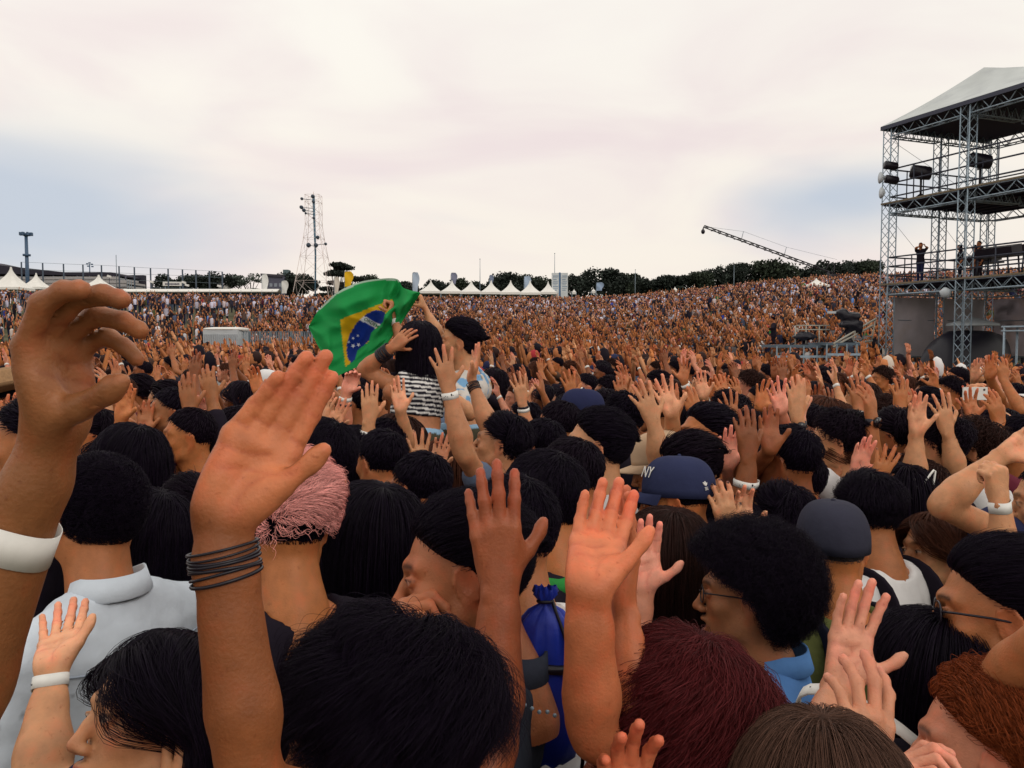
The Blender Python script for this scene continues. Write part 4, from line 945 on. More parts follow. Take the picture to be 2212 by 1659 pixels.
# ================================================================ tents, banners, masts, fence
def pagoda(label, u, vt, vb, w, d, group='white pagoda tents on the hilltop', wallh=.35):
    c = P(u, vb, d); k = d / F; hw = w * k / 2; H = (vb - vt) * k; gz = ground(c[0], c[1]); ez = c[2]
    root = thing('pagoda_tent', label, 'tent', None, group, loc=(c[0], c[1], gz)); z0 = ez - gz
    mb = MB(); n = 9; rows = []
    for i in range(n):
        t = i / (n - 1); s = (1 - t) ** 1.75 * hw + .04 * hw * t; sag = .10 * hw * math.sin(math.pi * t) * 0
        ring = []
        for e in range(4):
            a, b = [(-1, -1), (1, -1), (1, 1), (-1, 1)][e], [(1, -1), (1, 1), (-1, 1), (-1, -1)][e]
            for q in np.linspace(0, 1, 5)[:-1]:
                dp = 1 - .10 * math.sin(math.pi * q) * (1 - t) * t * 3; ring.append(((a[0] * (1 - q) + b[0] * q) * s * dp, (a[1] * (1 - q) + b[1] * q) * s * dp, z0 + t * H))
        rows.append(ring)
    mb.add(np.array(rows).reshape(-1, 3), grid_faces(n, 16, True)[:, ::1]); link('canopy', mb.mesh('canopy', M_WHITE), root)
    m = MB(); tube(m, ((0, 0, z0 + H * .97), (0, 0, z0 + H * 1.04)), (.05, .02), 6); link('finial', m.mesh('finial', M_STEEL), root)
    m = MB()
    for sx, sy, dx, dy in ((0, -1, 2, 0), (0, 1, 2, 0), (1, 0, 0, 2), (-1, 0, 0, 2)): box(m, (sx * hw, sy * hw, z0 - wallh / 2), (max(dx * hw, .03), max(dy * hw, .03), wallh))
    link('valance', m.mesh('valance', M_WHITE, False), root)
    for sx in (-1, 1):
        for sy in (-1, 1):
            m = MB(); bar(m, (sx * hw * .98, sy * hw * .98, -.3), (sx * hw * .98, sy * hw * .98, z0), .045); link('leg', m.mesh('leg', M_STEEL), root)
def build_tents():
    names = ['white pagoda tent nearest the tip of the green flag', 'white pagoda tent with the curled grey banner rising behind it', 'third white pagoda tent from the flag in the hilltop row', 'fourth white pagoda tent beside the dark flag pole', 'fifth white pagoda tent in front of the big dark tree', 'sixth white pagoda tent beside the blue banner', 'last white pagoda tent of the row against the poster tower']
    for i, (l, u) in enumerate(zip(names, (931, 976.5, 1018, 1061, 1103, 1145, 1184))): pagoda(l, u, 606 + (2 if i == 6 else 0), 630 + i * .6 - (2 if i == 6 else 0), 45 if i < 6 else 36, 124)
    pagoda('largest white pagoda tent at the far end behind the cupped hand', 25, 577, 622, 64, 118); pagoda('white pagoda tent between the largest one and the cupped hand', 79, 590, 621, 44, 122); pagoda('white pagoda tent half hidden by the fingers of the cupped hand', 214, 594, 624, 62, 120)
    for i, (u, l) in enumerate(((542 / 1.157, 'first'), (550 / 1.157, 'middle'), (566 / 1.157, 'last'))): pagoda(l + ' of three tiny white tents before the dark low tree', u, 606, 622, 9 if i < 2 else 13, 150, 'tiny white tents by the trees')
    pagoda('small white gazebo standing alone among the hillside crowd', 1763, 601, 617, 44, 85, 'white gazebo', .2)
    for u, v, l in ((1282, 622, 'tiny white tent peeping over the crowd under the small blue banner'), (1458, 619, 'tiny white tent peeping over the crowd under the low tree row'), (1240, 624, 'tiny white tent peeping over the crowd beside the poster tower')): pagoda(l, u, v, v + 7, 9, 128, 'tiny white tents over the crowd')
    # long white awning along the top of the left slope
    a, b = P(268, 627, 121), P(604, 630, 121); gz = ground(*((a + b) / 2)[:2]); root = thing('long_awning', 'long low white awning running along the top of the left slope', 'awning', loc=((a + b) / 2)[:2].tolist() + [gz]); m = MB(); L = b[0] - a[0]
    z = (a + b)[2] / 2 - gz; o = np.array([(-L / 2, -1.2, z - .1), (-L / 2, 0, z + .3), (-L / 2, 1.2, z - .1)]); v = np.concatenate((o, o + (L, 0, 0), o - (0, 0, .12), o + (L, 0, -.12))); m.add(v, np.array(((0, 1, 4, 3), (1, 2, 5, 4), (6, 9, 10, 7), (7, 10, 11, 8), (0, 3, 9, 6), (2, 8, 11, 5)))); link('roof', m.mesh('roof', M_WHITE, False), root)
    for i in range(15): m = MB(); x = -L / 2 + L * (i + .5) / 15; bar(m, (x, -1.1, 0), (x, -1.1, z), .05); link('post', m.mesh('post', M_STEEL), root)
    m = MB(); box(m, (0, 1.2, z / 2), (L, .08, z)); link('back_wall', m.mesh('back_wall', mat('awning_wall', (.16, .17, .22), .8), False), root)  # even dark blue-grey wall along the awning's back
def feather(label, u, vt, vb, d, col, name='feather_banner', w=14, cat='banner', group='tall fabric banners', bare=0.0):
    c = P(u, vb, d); t = P(u, vt, d); k = d / F; gz = ground(c[0], c[1]); root = thing(name, label, cat, None, group, loc=(c[0], c[1], gz)); H = t[2] - gz; z0 = c[2] - gz + bare; m = MB(); ww = w * k
    tube(m, spline(((0, 0, 0), (0, 0, H * .7), (.03 * ww, 0, H * .96), (.4 * ww, 0, H)), 10), np.linspace(.05, .02, 10), 6, up=(0, 1, 0)); link('pole', m.mesh('pole', M_STEEL), root)
    g = []; n = 12
    for i in range(n):
        f = i / (n - 1); zz = z0 + (H - z0) * f * .985; e = ww * (.8 + .25 * math.sin(f * 3) - .25 * math.sin(f * 6.3) * .5)
        for j in range(6): q = j / 5; g.append((.05 + e * q, .06 * ww * math.sin(q * 5 + f * 7), zz + .02 * math.sin(q * 3)))
    g = np.array(g); m = MB(); m.add(np.concatenate((g, g + (0, .02, 0))), np.concatenate((grid_faces(n, 6), grid_faces(n, 6)[:, ::-1] + len(g))), col); link('cloth', m.mesh('cloth', M_PRINT), root)
def build_banners():
    feather('plain white tall banner at the end of the long awning', 566, 592, 634, 122, (.76, .76, .74), w=12); feather('plain white short banner beside the small dark tree', 608, 606, 634, 120, (.74, .74, .72), w=13)
    feather('bright yellow banner hanging beside the layered tree', 744, 586, 622, 126, (.78, .46, .02), w=17, bare=.2); feather('cream feather banner left of the yellow one', 722, 598, 634, 122, (.66, .60, .52), w=10)
    feather('pale blue feather banner behind the tip of the flag', 891, 588, 630, 126, (.42, .50, .62), w=13); feather('grey curled banner behind the second pagoda tent', 974, 589, 622, 130, (.22, .23, .32), w=12, bare=.6)
    feather('narrow grey banner left of the fourth pagoda tent', 1057, 594, 614, 130, (.20, .24, .34), w=8); feather('pale blue banner behind the sixth pagoda tent', 1132, 596, 626, 130, (.40, .50, .64), w=13)
    feather('small blue banner over the crowd right of the poster tower', 1288, 610, 628, 126, (.32, .42, .58), w=14)
    # poster tower: two printed panels on a frame
    a = P(1209, 632, 124); k = 124 / F; gz = ground(a[0], a[1]); z0, H, w = a[2] - gz, 42 * k, 36 * k; root = thing('poster_tower', 'white poster tower with two tall printed panels beside the last pagoda tent', 'sign', loc=(a[0], a[1], gz))
    for sx in (-1, 1):
        m = MB(); box(m, (sx * w * .27, 0, (z0 + H) / 2), (w * .42, .5, z0 + H)); p = link('panel', m.mesh('panel', mat('poster_paper', (.62, .66, .68), .6, noise=.1, nscale=1.5), False), root); m = MB()
        for i in range(9): box(m, (sx * w * .27 + (i % 3 - 1) * .06, -.26, z0 + H * (.12 + .09 * i)), (w * .42 * (.72 if i % 3 else .5), .01, H * (.030 if i % 2 else .05)))
        link('print', m.mesh('print', mat('poster_ink', (.25, .33, .42), .6), False), p)
    m = MB(); box(m, (0, .02, (z0 + H) / 2), (w * .10, .45, z0 + H + .15)); link('centre_strip', m.mesh('centre_strip', mat('poster_blue', (.10, .19, .34), .6), False), root)
    for i, (u, vt, l) in enumerate(((1037, 560, 'bare white pole rising over the pagoda tents'), (1198, 548, 'bare thin pole above the poster tower'), (1372, 583, 'short flagpole at the end of the dark clump of trees'), (1585, 420 + 155, 'thin pole in the wood below the boom'))):
        c = P(u, 630, 127); gz = ground(c[0], c[1]); t = P(u, vt, 127)[2] - gz; m = MB(); tube(m, ((0, 0, 0), (0, 0, t * .6), (0, 0, t)), (.07, .055, .03), 6, up=(0, 1, 0)); ball(m, (0, 0, t), .08); thing('flag_pole', l, 'pole', m.mesh('flag_pole', M_STEEL), 'thin poles on the hilltop', loc=(c[0], c[1], gz))
def build_left_hill():
    d = 136; k = d / F
    # grandstand building: raked roof, three open floors with white parapets
    a = P(0, 600, d); gz = ground(a[0], a[1]); root = thing('grandstand', 'long dark grandstand with white floor edges and a sloping roof behind the fence', 'grandstand', loc=(a[0], a[1], gz)); mwall = mat('grandstand_dark', (.028, .025, .040), .8); med = mat('grandstand_edge', (.42, .40, .40), .8)  # one dark tone for the roof and back wall
    X = lambda u: (u - 0) * k; Zz = lambda v: P(0, v, d)[2] - gz
    m = MB(); v = np.array([(X(u), y, Zz(vv)) for y in (0, 9) for u, vv in ((-60, 560), (0, 573), (140, 588), (240, 588), (262, 594), (262, 597), (-60, 590))]); n = 7
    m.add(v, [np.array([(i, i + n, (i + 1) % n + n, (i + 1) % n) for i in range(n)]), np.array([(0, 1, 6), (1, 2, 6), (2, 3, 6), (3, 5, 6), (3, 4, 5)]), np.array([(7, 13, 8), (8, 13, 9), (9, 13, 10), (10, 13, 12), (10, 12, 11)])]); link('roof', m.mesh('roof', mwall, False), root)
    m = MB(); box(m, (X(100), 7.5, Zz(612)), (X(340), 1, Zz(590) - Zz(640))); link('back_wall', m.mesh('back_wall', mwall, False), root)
    for i, vv in enumerate((603, 611, 619, 628)):
        m = MB(); box(m, (X(110), 3.2, Zz(vv)), (X(330) if i else X(300), 7, .35)); box(m, (X(110), -.35, Zz(vv) + .18), (X(330) if i else X(300), .12, .45)); link('floor_edge', m.mesh('floor_edge', med, False), root)
    for i in range(13): m = MB(); bar(m, (X(-40 + i * 26), -.1, 0), (X(-40 + i * 26), -.1, Zz(596)), .13); link('column', m.mesh('column', mat('grandstand_column', (.07, .07, .10), .7)), root)
    for i in range(6): m = MB(); bar(m, (X(262 + i * 4.4), -.1, 0), (X(262 + i * 4.4), -.1, Zz(600 + i)), .05); link('stair_post', m.mesh('stair_post', M_STEEL), root)
    # tall catch fence: posts and wires, in front of the grandstand
    us = (46, 92, 137, 179, 219, 257, 290, 325, 363, 394, 423, 452, 480); tops = (566, 568, 570, 571.5, 573, 575, 577, 579, 580.5, 582, 583.5, 585, 587); d2 = 132; p0 = P(46, 620, d2)
    root = thing('catch_fence', 'tall wire catch fence on thin posts along the left skyline', 'fence', loc=(p0[0], p0[1], ground(p0[0], p0[1]))); B = np.array(root.location); ts, bs = [], []
    for u, vt in zip(us, tops):
        t = P(u, vt, d2) - B; b = np.array((t[0], t[1], ground(t[0] + B[0], t[1] + B[1]) - B[2])); ts.append(t); bs.append(b); m = MB(); bar(m, b, t, .13); link('post', m.mesh('post', mat('fence_post', (.05, .07, .10), .6)), root)
    for f in (1.0, .86, .72, .58, .44): m = MB(); tube(m, [b + (t - b) * f for t, b in zip(ts, bs)], .022, 4, up=(0, 1, .2)); link('wire', m.mesh('wire', M_STEEL), root)
    # flood-light mast
    c = P(60, 622, 134); gz = ground(c[0], c[1]); H = P(60, 505, 134)[2] - gz; root = thing('floodlight_mast', 'slim floodlight mast with a ring of lamps above the left grandstand', 'mast', loc=(c[0], c[1], gz)); mm = mat('mast_blue_grey', (.06, .11, .19), .5); m = MB()
    tube(m, ((0, 0, 0), (0, 0, H)), (.36, .24), 10, up=(0, 1, 0)); tube(m, ((0, 0, H * .72), (0, 0, H * .745)), (.6, .6), 10, up=(0, 1, 0)); link('pole', m.mesh('pole', mm), root)
    m = MB(); tube(m, ((0, 0, H - .5), (0, 0, H - .2), (0, 0, H)), (.30, .7, .62), 12, up=(0, 1, 0)); link('head_frame', m.mesh('head_frame', mm), root)
    for i in range(8): a = i * .785; m = MB(); box(m, (.8 * math.cos(a), .8 * math.sin(a), H - .1), (.45, .28, .5), rotz(a)); link('lamp', m.mesh('lamp', mm, False), root)
    # aerial cluster on the roof and a whip aerial
    c = P(194, 590, 138); gz = c[2]; root = thing('roof_aerial', 'small aerial with crossed arms on the grandstand roof', 'aerial', loc=tuple(c)); m = MB(); k2 = 138 / F
    bar(m, (0, 0, -1), (0, 0, 20 * k2), .1); link('pole', m.mesh('pole', mm), root)
    for i, (x, z) in enumerate(((-5, 20), (0, 22), (5, 19), (-3, 15), (6, 14))): m = MB(); box(m, (x * k2, 0, z * k2), (4 * k2, .2, 2.4 * k2)); link('antenna', m.mesh('antenna', mm, False), root)
    c = P(252, 600, 133); m = MB(); bar(m, (0, 0, -2), (0, 0, 49 * 133 / F), .06); thing('whip_aerial', 'single thin whip aerial rising above the fence line', 'aerial', m.mesh('whip_aerial', M_STEEL), loc=tuple(c))
    # guyed frame at the picture's far edge
    # sign on the hill
    c = P(372, 613, 140); k2 = 140 / F; gz = ground(c[0], c[1]); root = thing('white_sign', 'wide white sign board with a dark line of lettering before the dark trees', 'sign', loc=(c[0], c[1], gz)); m = MB(); z = c[2] - gz; box(m, (0, 0, z), (40 * k2, .2, 9 * k2)); link('board', m.mesh('board', M_WHITE, False), root); m = MB(); r = random.Random(2)
    x = -15 * k2
    while x < 15 * k2: w = r.uniform(.8, 2.6) * k2; box(m, (x + w / 2, -.12, z - .05), (w * .8, .03, r.uniform(2.2, 3.6) * k2)); x += w
    link('lettering', m.mesh('lettering', mat('sign_ink', (.10, .09, .14), .6), False), root)
    for sx in (-1, 1): m = MB(); bar(m, (sx * 16 * k2, .15, 0), (sx * 16 * k2, .15, z), .1); link('post', m.mesh('post', M_STEEL), root)
    for u, v, l in ((328, 609, 'square white lamp head on a pole left of the white sign'), (397, 610, 'square white lamp head on a pole over the right end of the white sign'), (404, 616, 'lower square white lamp head on a pole right of the white sign'), (474, 618, 'square white lamp head on a pole beside the tiny white tents'), (236, 597, 'square white lamp head on a pole in front of the grandstand')):
        c = P(u, v, 128); gz = ground(c[0], c[1]); root = thing('site_lamp', l, 'lamp', None, 'site lamps along the hilltop', loc=(c[0], c[1], gz)); z = c[2] - gz
        m = MB(); bar(m, (0, 0, 0), (0, 0, z), .05); link('pole', m.mesh('pole', M_DKSTEEL), root); m = MB(); box(m, (0, 0, z), (.62, .3, .3), roty(.3)); link('lamp_head', m.mesh('lamp_head', M_WHITE, False), root)
    # small house with water tank right of the awning
    c = P(600, 634, 140); gz = ground(c[0], c[1]); k2 = 140 / F; root = thing('flat_roofed_house', 'small dark house with a grey water tank on its roof', 'house', loc=(c[0], c[1], gz)); z = P(600, 600, 140)[2] - gz
    m = MB(); box(m, (0, 0, z / 2), (46 * k2, 5, z)); link('wall', m.mesh('wall', mat('house_wall', (.10, .10, .14), .8), False), root); m = MB(); box(m, (-3 * k2, 0, z + .2), (46 * k2, 5.6, .4), roty(.06)); link('roof', m.mesh('roof', mat('house_roof', (.05, .045, .06), .8), False), root)
    for i in range(4): m = MB(); box(m, ((-15 + i * 10) * k2, -2.52, z * .78), (.5, .06, .6)); link('window', m.mesh('window', mat('pane', (.25, .28, .33), .2), False), root)
    m = MB(); box(m, (20 * k2, 0, z + 8 * k2), (11 * k2, 1.5, 17 * k2)); link('water_tank', m.mesh('water_tank', mat('tank', (.12, .17, .18), .7), False), root)
    # lattice radio mast
    c = P(680, 632, 134); gz = ground(c[0], c[1]); k2 = 134 / F; root = thing('lattice_mast', 'tall red and white lattice radio mast with a blue cable duct and dishes', 'mast', loc=(c[0], c[1], gz)); H = P(680, 424, 134)[2] - gz
    wd = lambda f: (1.15 if f > .72 else 1.15 + (3.4 - 1.15) * (.72 - f) / .72); mr = mat('mast_pale', (.78, .66, .62), .6); sgn = [(-1, -1), (1, -1), (1, 1), (-1, 1)]
    for a in range(4): m = MB(); tube(m, [(sgn[a][0] * wd(f), sgn[a][1] * wd(f), H * f) for f in np.linspace(0, 1, 9)], np.linspace(.045, .035, 9), 5, up=(.2, .5, 0)); link('leg', m.mesh('leg', mr), root)
    m = MB(); fs = [0]; 
    while fs[-1] < .985: fs.append(min(fs[-1] + .8 * wd(fs[-1]) * 2 / H, 1))
    for f0, f1 in zip(fs[:-1], fs[1:]):
        for a in range(4):
            b = (a + 1) % 4; p = lambda q, f: (sgn[q][0] * wd(f), sgn[q][1] * wd(f), H * f); bar(m, p(a, f0), p(b, f1), .02, 4); bar(m, p(b, f0), p(a, f1), .02, 4); bar(m, p(a, f1), p(b, f1), .02, 4)
    link('bracing', m.mesh('bracing', mr), root, kind='stuff'); m = MB(); tube(m, ((0, 0, 0), (0.2, 0, H * .5), (0, 0, H)), (.13, .15, .22), 8, up=(0, 1, 0)); link('cable_duct', m.mesh('cable_duct', mat('mast_duct', (.07, .15, .22), .5)), root)
    for i, (x, f, s_) in enumerate(((-1.6, .96, .55), (.2, .98, .7), (.3, .935, .6), (-1.7, .89, .7), (-1.3, .865, .7), (.3, .80, .5), (.9, .64, .7), (-.6, .575, .9), (2.2, .585, .55), (.6, .575, .8), (-1.0, .84, .4))): m = MB(); tube(m, ((x, -1.2, H * f), (x, -1.5, H * f), (x, -1.62, H * f)), (s_ * .45, s_ * .40, s_ * .15), 12, up=(0, 0, 1)); bar(m, (x, -1.2, H * f), (0, 0, H * f), .05); link('dish', m.mesh('dish', mat('dish_dark', (.04, .06, .09), .5)), root)
    m = MB(); bar(m, (0, 0, H), (0, 0, H * 1.03), .05); link('lightning_rod', m.mesh('lightning_rod', mr), root)
    # white site container, barriers on the lane in the left crowd
    a = P(490, 735, 41.5); root = thing('site_container', 'low white site container with rounded roof edge beside the barriers', 'container', loc=(a[0], a[1], 0)); k2 = 41.5 / F; m = MB(); z1 = P(490, 709, 41.5)[2]; w = 74 * k2
    box(m, (0, 0, z1 * .5 - .05), (w, 1.8, z1 - .1)); link('body', m.mesh('body', mat('container_side', (.50, .53, .55), .6, noise=.1, nscale=2), False), root); m = MB(); tube(m, [(-w / 2 - .05 + i * (w + .1) / 6, 0, z1 - .06) for i in range(7)], [.75, .95, .95, .95, .95, .95, .75], 12, up=(0, 0, 1), flat=.12); link('roof', m.mesh('roof', M_WHITE), root)
    for i in range(16): m = MB(); box(m, (-w / 2 + w * (i + .5) / 16, -.92, z1 * .48), (w / 32, .05, z1 * .8)); link('rib', m.mesh('rib', mat('container_rib', (.40, .43, .46), .6), False), root)
    for i in range(7):
        a = P(528 + i * 22.5, 728, 41.3); root = thing('crowd_barrier', ['grey steel crowd barrier touching the white container', 'grey steel crowd barrier second from the white container', 'grey steel crowd barrier third from the white container', 'grey steel crowd barrier in the middle of the barrier row', 'grey steel crowd barrier third from the green flag', 'grey steel crowd barrier second from the green flag', 'grey steel crowd barrier last before the green flag'][i], 'barrier', None, 'crowd barriers in the left lane', loc=(a[0], a[1], 0)); w = 21.5 * 41.3 / F; z1 = 2.45; m = MB()
        tube(m, ((-w / 2, 0, 0), (-w / 2, 0, z1), (w / 2, 0, z1), (w / 2, 0, 0)), .035, 6, up=(0, 1, 0)); link('frame', m.mesh('frame', M_STEEL), root)
        for j in range(6): m = MB(); bar(m, (-w / 2 + w * (j + .5) / 6, 0, .15), (-w / 2 + w * (j + .5) / 6, 0, z1), .018, 4); link('rail', m.mesh('rail', M_STEEL), root)
build_tents(); build_banners(); build_left_hill()
# ================================================================ scaffold tower on the right
FD, SD = np.array((.363, -.932, 0)), np.array((.932, .363, 0)); C1 = np.array((16.73, 36.0, 0))
def TW(s, t, z): return C1 + FD * s + SD * t + np.array((0, 0, z))
def truss(mb, a, b, w, h, rc=.030, rl=.018, pitch=None, up=(0, 0, 1), faces=4):
    a, b = np.asarray(a, float), np.asarray(b, float); L = np.linalg.norm(b - a); z = unit(b - a); x = unit(np.cross(up, z)); y = np.cross(z, x)
    cs = [(-w / 2, -h / 2), (w / 2, -h / 2), (w / 2, h / 2), (-w / 2, h / 2)]; q = lambda i, t: a + z * t + x * cs[i][0] + y * cs[i][1]
    for i in range(4): bar(mb, q(i, 0), q(i, L), rc, 5)
    n = max(2, int(round(L / (pitch or max(w, h) * 1.0)))); st = L / n
    for i in range(faces):
        j = (i + 1) % 4
        for k in range(n):
            bar(mb, q(i if k % 2 else j, k * st), q(j if k % 2 else i, (k + 1) * st), rl, 4)
        for t in (0, L): bar(mb, q(i, t), q(j, t), rl, 4)
def build_tower():
    b0 = TW(0, 0, 0); root = thing('scaffold_tower', 'three storey aluminium truss tower with a pale peaked roof and open decks', 'scaffold tower', loc=tuple(b0)); T = lambda s, t, z: TW(s, t, z) - b0
    Z1, Z2, ZT = 4.42, 7.98, 11.42; SS, TT = (0, 3.86, 7.9), (0, 3.0, 6.1)
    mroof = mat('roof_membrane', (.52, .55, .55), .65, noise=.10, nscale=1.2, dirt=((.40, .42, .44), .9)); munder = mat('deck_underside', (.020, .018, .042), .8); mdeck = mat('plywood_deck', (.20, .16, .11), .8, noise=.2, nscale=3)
    for s in SS:
        for t in TT:
            if s == SS[1] and t == TT[1]: continue
            m = MB(); truss(m, T(s, t, -1.0), T(s, t, ZT), .42, .42, .027, .017, .42, up=FD); link('column', m.mesh('column', M_METAL), root)
    for z, hh in ((Z1, .40), (Z2, .40), (ZT, .48)):
        for t in (0, TT[2]):
            for i in range(2): m = MB(); truss(m, T(SS[i] + .21, t, z - hh / 2), T(SS[i + 1] - .21, t, z - hh / 2), .36, hh, .030, .020, .42); link('beam', m.mesh('beam', M_METAL), root)
        for s in SS:
            for i in range(2): m = MB(); truss(m, T(s, TT[i] + .21, z - hh / 2), T(s, TT[i + 1] - .21, z - hh / 2), .36, hh, .028, .020, .24); link('beam', m.mesh('beam', M_METAL if s else M_METAL), root)
    for z in (Z1, Z2):
        m = MB(); v = [T(s, t, z + dz) for dz in (.02, .09) for s, t in ((-.25, -.25), (8.3, -.25), (8.3, 6.4), (-.25, 6.4))]; v = np.array(v); m.add(v, np.array(((3, 2, 1, 0), (4, 5, 6, 7), (0, 1, 5, 4), (1, 2, 6, 5), (2, 3, 7, 6), (3, 0, 4, 7)))); d = link('deck', m.mesh('deck', mdeck, False), root)
        m = MB()
        for i in range(8): t = .4 + i * .76; bar(m, T(-.1, t, z - .06), T(8.2, t, z - .06), .05, 4)
        link('joists', m.mesh('joists', munder), d); m = MB(); v = np.array([T(s, t, z - .012) for s, t in ((-.2, -.2), (8.2, -.2), (8.2, 6.3), (-.2, 6.3))]); v = np.concatenate((v, v - (0, 0, .02))); m.add(v, np.array(((0, 1, 2, 3), (7, 6, 5, 4), (0, 4, 5, 1), (1, 5, 6, 2), (2, 6, 7, 3), (3, 7, 4, 0)))); link('underside_sheet', m.mesh('underside_sheet', munder, False), d)  # near-black sheet closing the deck from below
    # roof: hipped membrane with a fascia, and a near-black flat sheet under it
    m = MB(); e = .30; ev = [T(-e, -e, ZT + .02), T(9.2, -e, ZT + .02), T(9.2, 6.1 + e, ZT + .02), T(-e, 6.1 + e, ZT + .02)]; rg = [T(2.0, 3.05, 13.72), T(5.6, 3.05, 12.66)]
    def pane(a, b, c, d_, n=9):
        g = np.array([[(a * (1 - i / (n - 1)) + b * (i / (n - 1))) * (1 - j / (n - 1)) + (d_ * (1 - i / (n - 1)) + c * (i / (n - 1))) * (j / (n - 1)) + np.array((0, 0, -.10 * math.sin(math.pi * j / (n - 1)) - .03 * math.sin(math.pi * i / (n - 1) * 2) ** 2)) for i in range(n)] for j in range(n)]).reshape(-1, 3); m.add(g, grid_faces(n, n)[:, ::-1])
    pane(ev[0], ev[1], rg[1], rg[0]); pane(ev[3], ev[0], rg[0], rg[0]); pane(ev[2], ev[3], rg[0], rg[1]); pane(ev[1], ev[2], rg[1], rg[1]); ro = link('roof', m.mesh('roof', mroof), root)
    m = MB(); 
    for i in range(3): a, b = ev[(0, 1, 3)[i]], ev[(1, 2, 0)[i]]; v = np.array((a, b, b - (0, 0, .16), a - (0, 0, .16))); v = np.concatenate((v, v * .999 + (0, 0, .0) - np.array((.01, -.01, 0)))); m.add(v, np.array(((0, 1, 2, 3), (7, 6, 5, 4))))
    link('fascia', m.mesh('fascia', mat('fascia', (.06, .065, .10), .7), False), ro); m = MB(); v = np.array([T(s, t, ZT - .015) for s, t in ((-.2, -.2), (9.0, -.2), (9.0, 6.3), (-.2, 6.3))]); v = np.concatenate((v, v - (0, 0, .02))); m.add(v, np.array(((0, 1, 2, 3), (7, 6, 5, 4), (0, 4, 5, 1), (1, 5, 6, 2), (2, 6, 7, 3), (3, 7, 4, 0)))); link('roof_underside', m.mesh('roof_underside', munder, False), ro)
    # railings
    for z in (Z1, Z2):
        for (s0, t0), (s1, t1) in (((0, 0), (3.86, 0)), ((3.86, 0), (7.9, 0)), ((0, 0), (0, 3.0)), ((0, 3.0), (0, 6.1)), ((0, 6.1), (7.9, 6.1))):
            m = MB()
            for h_ in ((.45, .85, 1.25) if z == Z1 else (.35, .95, 1.55)): bar(m, T(s0, t0, z + h_), T(s1, t1, z + h_), .035, 6)
            for f in (.33, .66): bar(m, T(s0 + (s1 - s0) * f, t0 + (t1 - t0) * f, z), T(s0 + (s1 - s0) * f, t0 + (t1 - t0) * f, z + (1.25 if z == Z1 else 1.55)), .028, 6)
            link('railing', m.mesh('railing', M_DKSTEEL), root)
    # cross bracing seen at the back of the right bays
    for s, t, z0, z1 in ((6.0, 6.1, 0.2, Z1), (6.0, 6.1, Z1, Z2)):
        m = MB()
        for i in range(4): bar(m, T(3.9 + i, t, z0 + .3), T(5.6 + i, t, z1 - .5), .05, 5); bar(m, T(5.6 + i, t, z0 + .3), T(3.9 + i, t, z1 - .5), .05, 5)
        link('brace', m.mesh('brace', M_STEEL), root, kind='stuff')
    # guy ropes inside the bays
    for a, b in (((0, 0, ZT - .6), (0, 6.1, Z2 + .3)), ((0, 3, Z2 - .5), (0, 6.1, Z1 + .3)), ((0, 0, Z2 - .5), (0, 3, Z1 + .5))): m = MB(); bar(m, T(*a), T(*b), .010, 4); link('guy_wire', m.mesh('guy_wire', M_STEEL), root)
    # grey mesh screens round the ground floor
    ms = mat('grey_scrim', (.52, .47, .50), .75, noise=.25, nscale=.8, dirt=((.50, .40, .35), .5))
    for (s0, t0), (s1, t1) in (((.1, .25), (.1, 2.8)), ((.1, 3.25), (.1, 5.9)), ((.4, 6.15), (3.6, 6.15))):
        a, b = T(s0, t0, 0), T(s1, t1, 0); g = []
        for i in range(9):
            for j in range(7): f = i / 8; g.append(a * (1 - f) + b * f + np.array((0, 0, 1.25 + (Z1 - .50 - 1.25) * j / 6)) + FD * .05 * math.sin(f * 9 + j * .6))
        g = np.array(g); m = MB(); m.add(np.concatenate((g, g + FD * .02)), np.concatenate((grid_faces(9, 7), grid_faces(9, 7)[:, ::-1] + 63))); link('screen', m.mesh('screen', ms), root)
        m = MB(); bar(m, a + (0, 0, 2.9), b + (0, 0, 2.9), .02, 5); bar(m, a + (0, 0, 1.25), b + (0, 0, 1.25), .04, 5); link('screen_rail', m.mesh('screen_rail', M_STEEL), root)
    # ---- things on and in it
    def spot(label, s, t, z, yaw, base=True):
        p = TW(s, t, z); r = thing('follow_spot', label, 'spotlight', None, 'follow spots on the upper deck', loc=tuple(p)); r.rotation_euler = (0, 0, yaw); r.scale = (.74, .66, .82)
        m = MB(); bar(m, (0, 0, .06), (0, 0, 1.05), .07, 8); link('stand', m.mesh('stand', M_DARK), r)
        for i in range(3): a = i * 2.09; m = MB(); bar(m, (0, 0, .30), (.45 * math.cos(a), .45 * math.sin(a), .03), .05, 6); link('leg', m.mesh('leg', M_DARK), r)
        m = MB(); tube(m, ((-.34, 0, 1.42), (-.34, 0, 1.05), (.34, 0, 1.05), (.34, 0, 1.42)), .045, 6, up=(0, 1, 0)); link('yoke', m.mesh('yoke', M_DKSTEEL), r)
        m = MB(); tube(m, ((0, .62, 1.52), (0, .55, 1.50), (0, -.2, 1.38), (0, -.55, 1.32), (0, -.62, 1.31)), (.30, .36, .36, .33, .22), 14, up=(0, 0, 1)); link('body', m.mesh('body', M_DARK), r)
        m = MB(); tube(m, ((0, .64, 1.523), (0, .66, 1.527)), (.28, .28), 14, up=(0, 0, 1)); link('lens', m.mesh('lens', M_GLOSS), r)
    spot('black follow spot on a stand nearest the corner column of the upper deck', 1.15, .55, Z2 + .09, 1.2); spot('black follow spot on a stand beside the second column of the upper deck', 3.7, .9, Z2 + .09, 1.4)
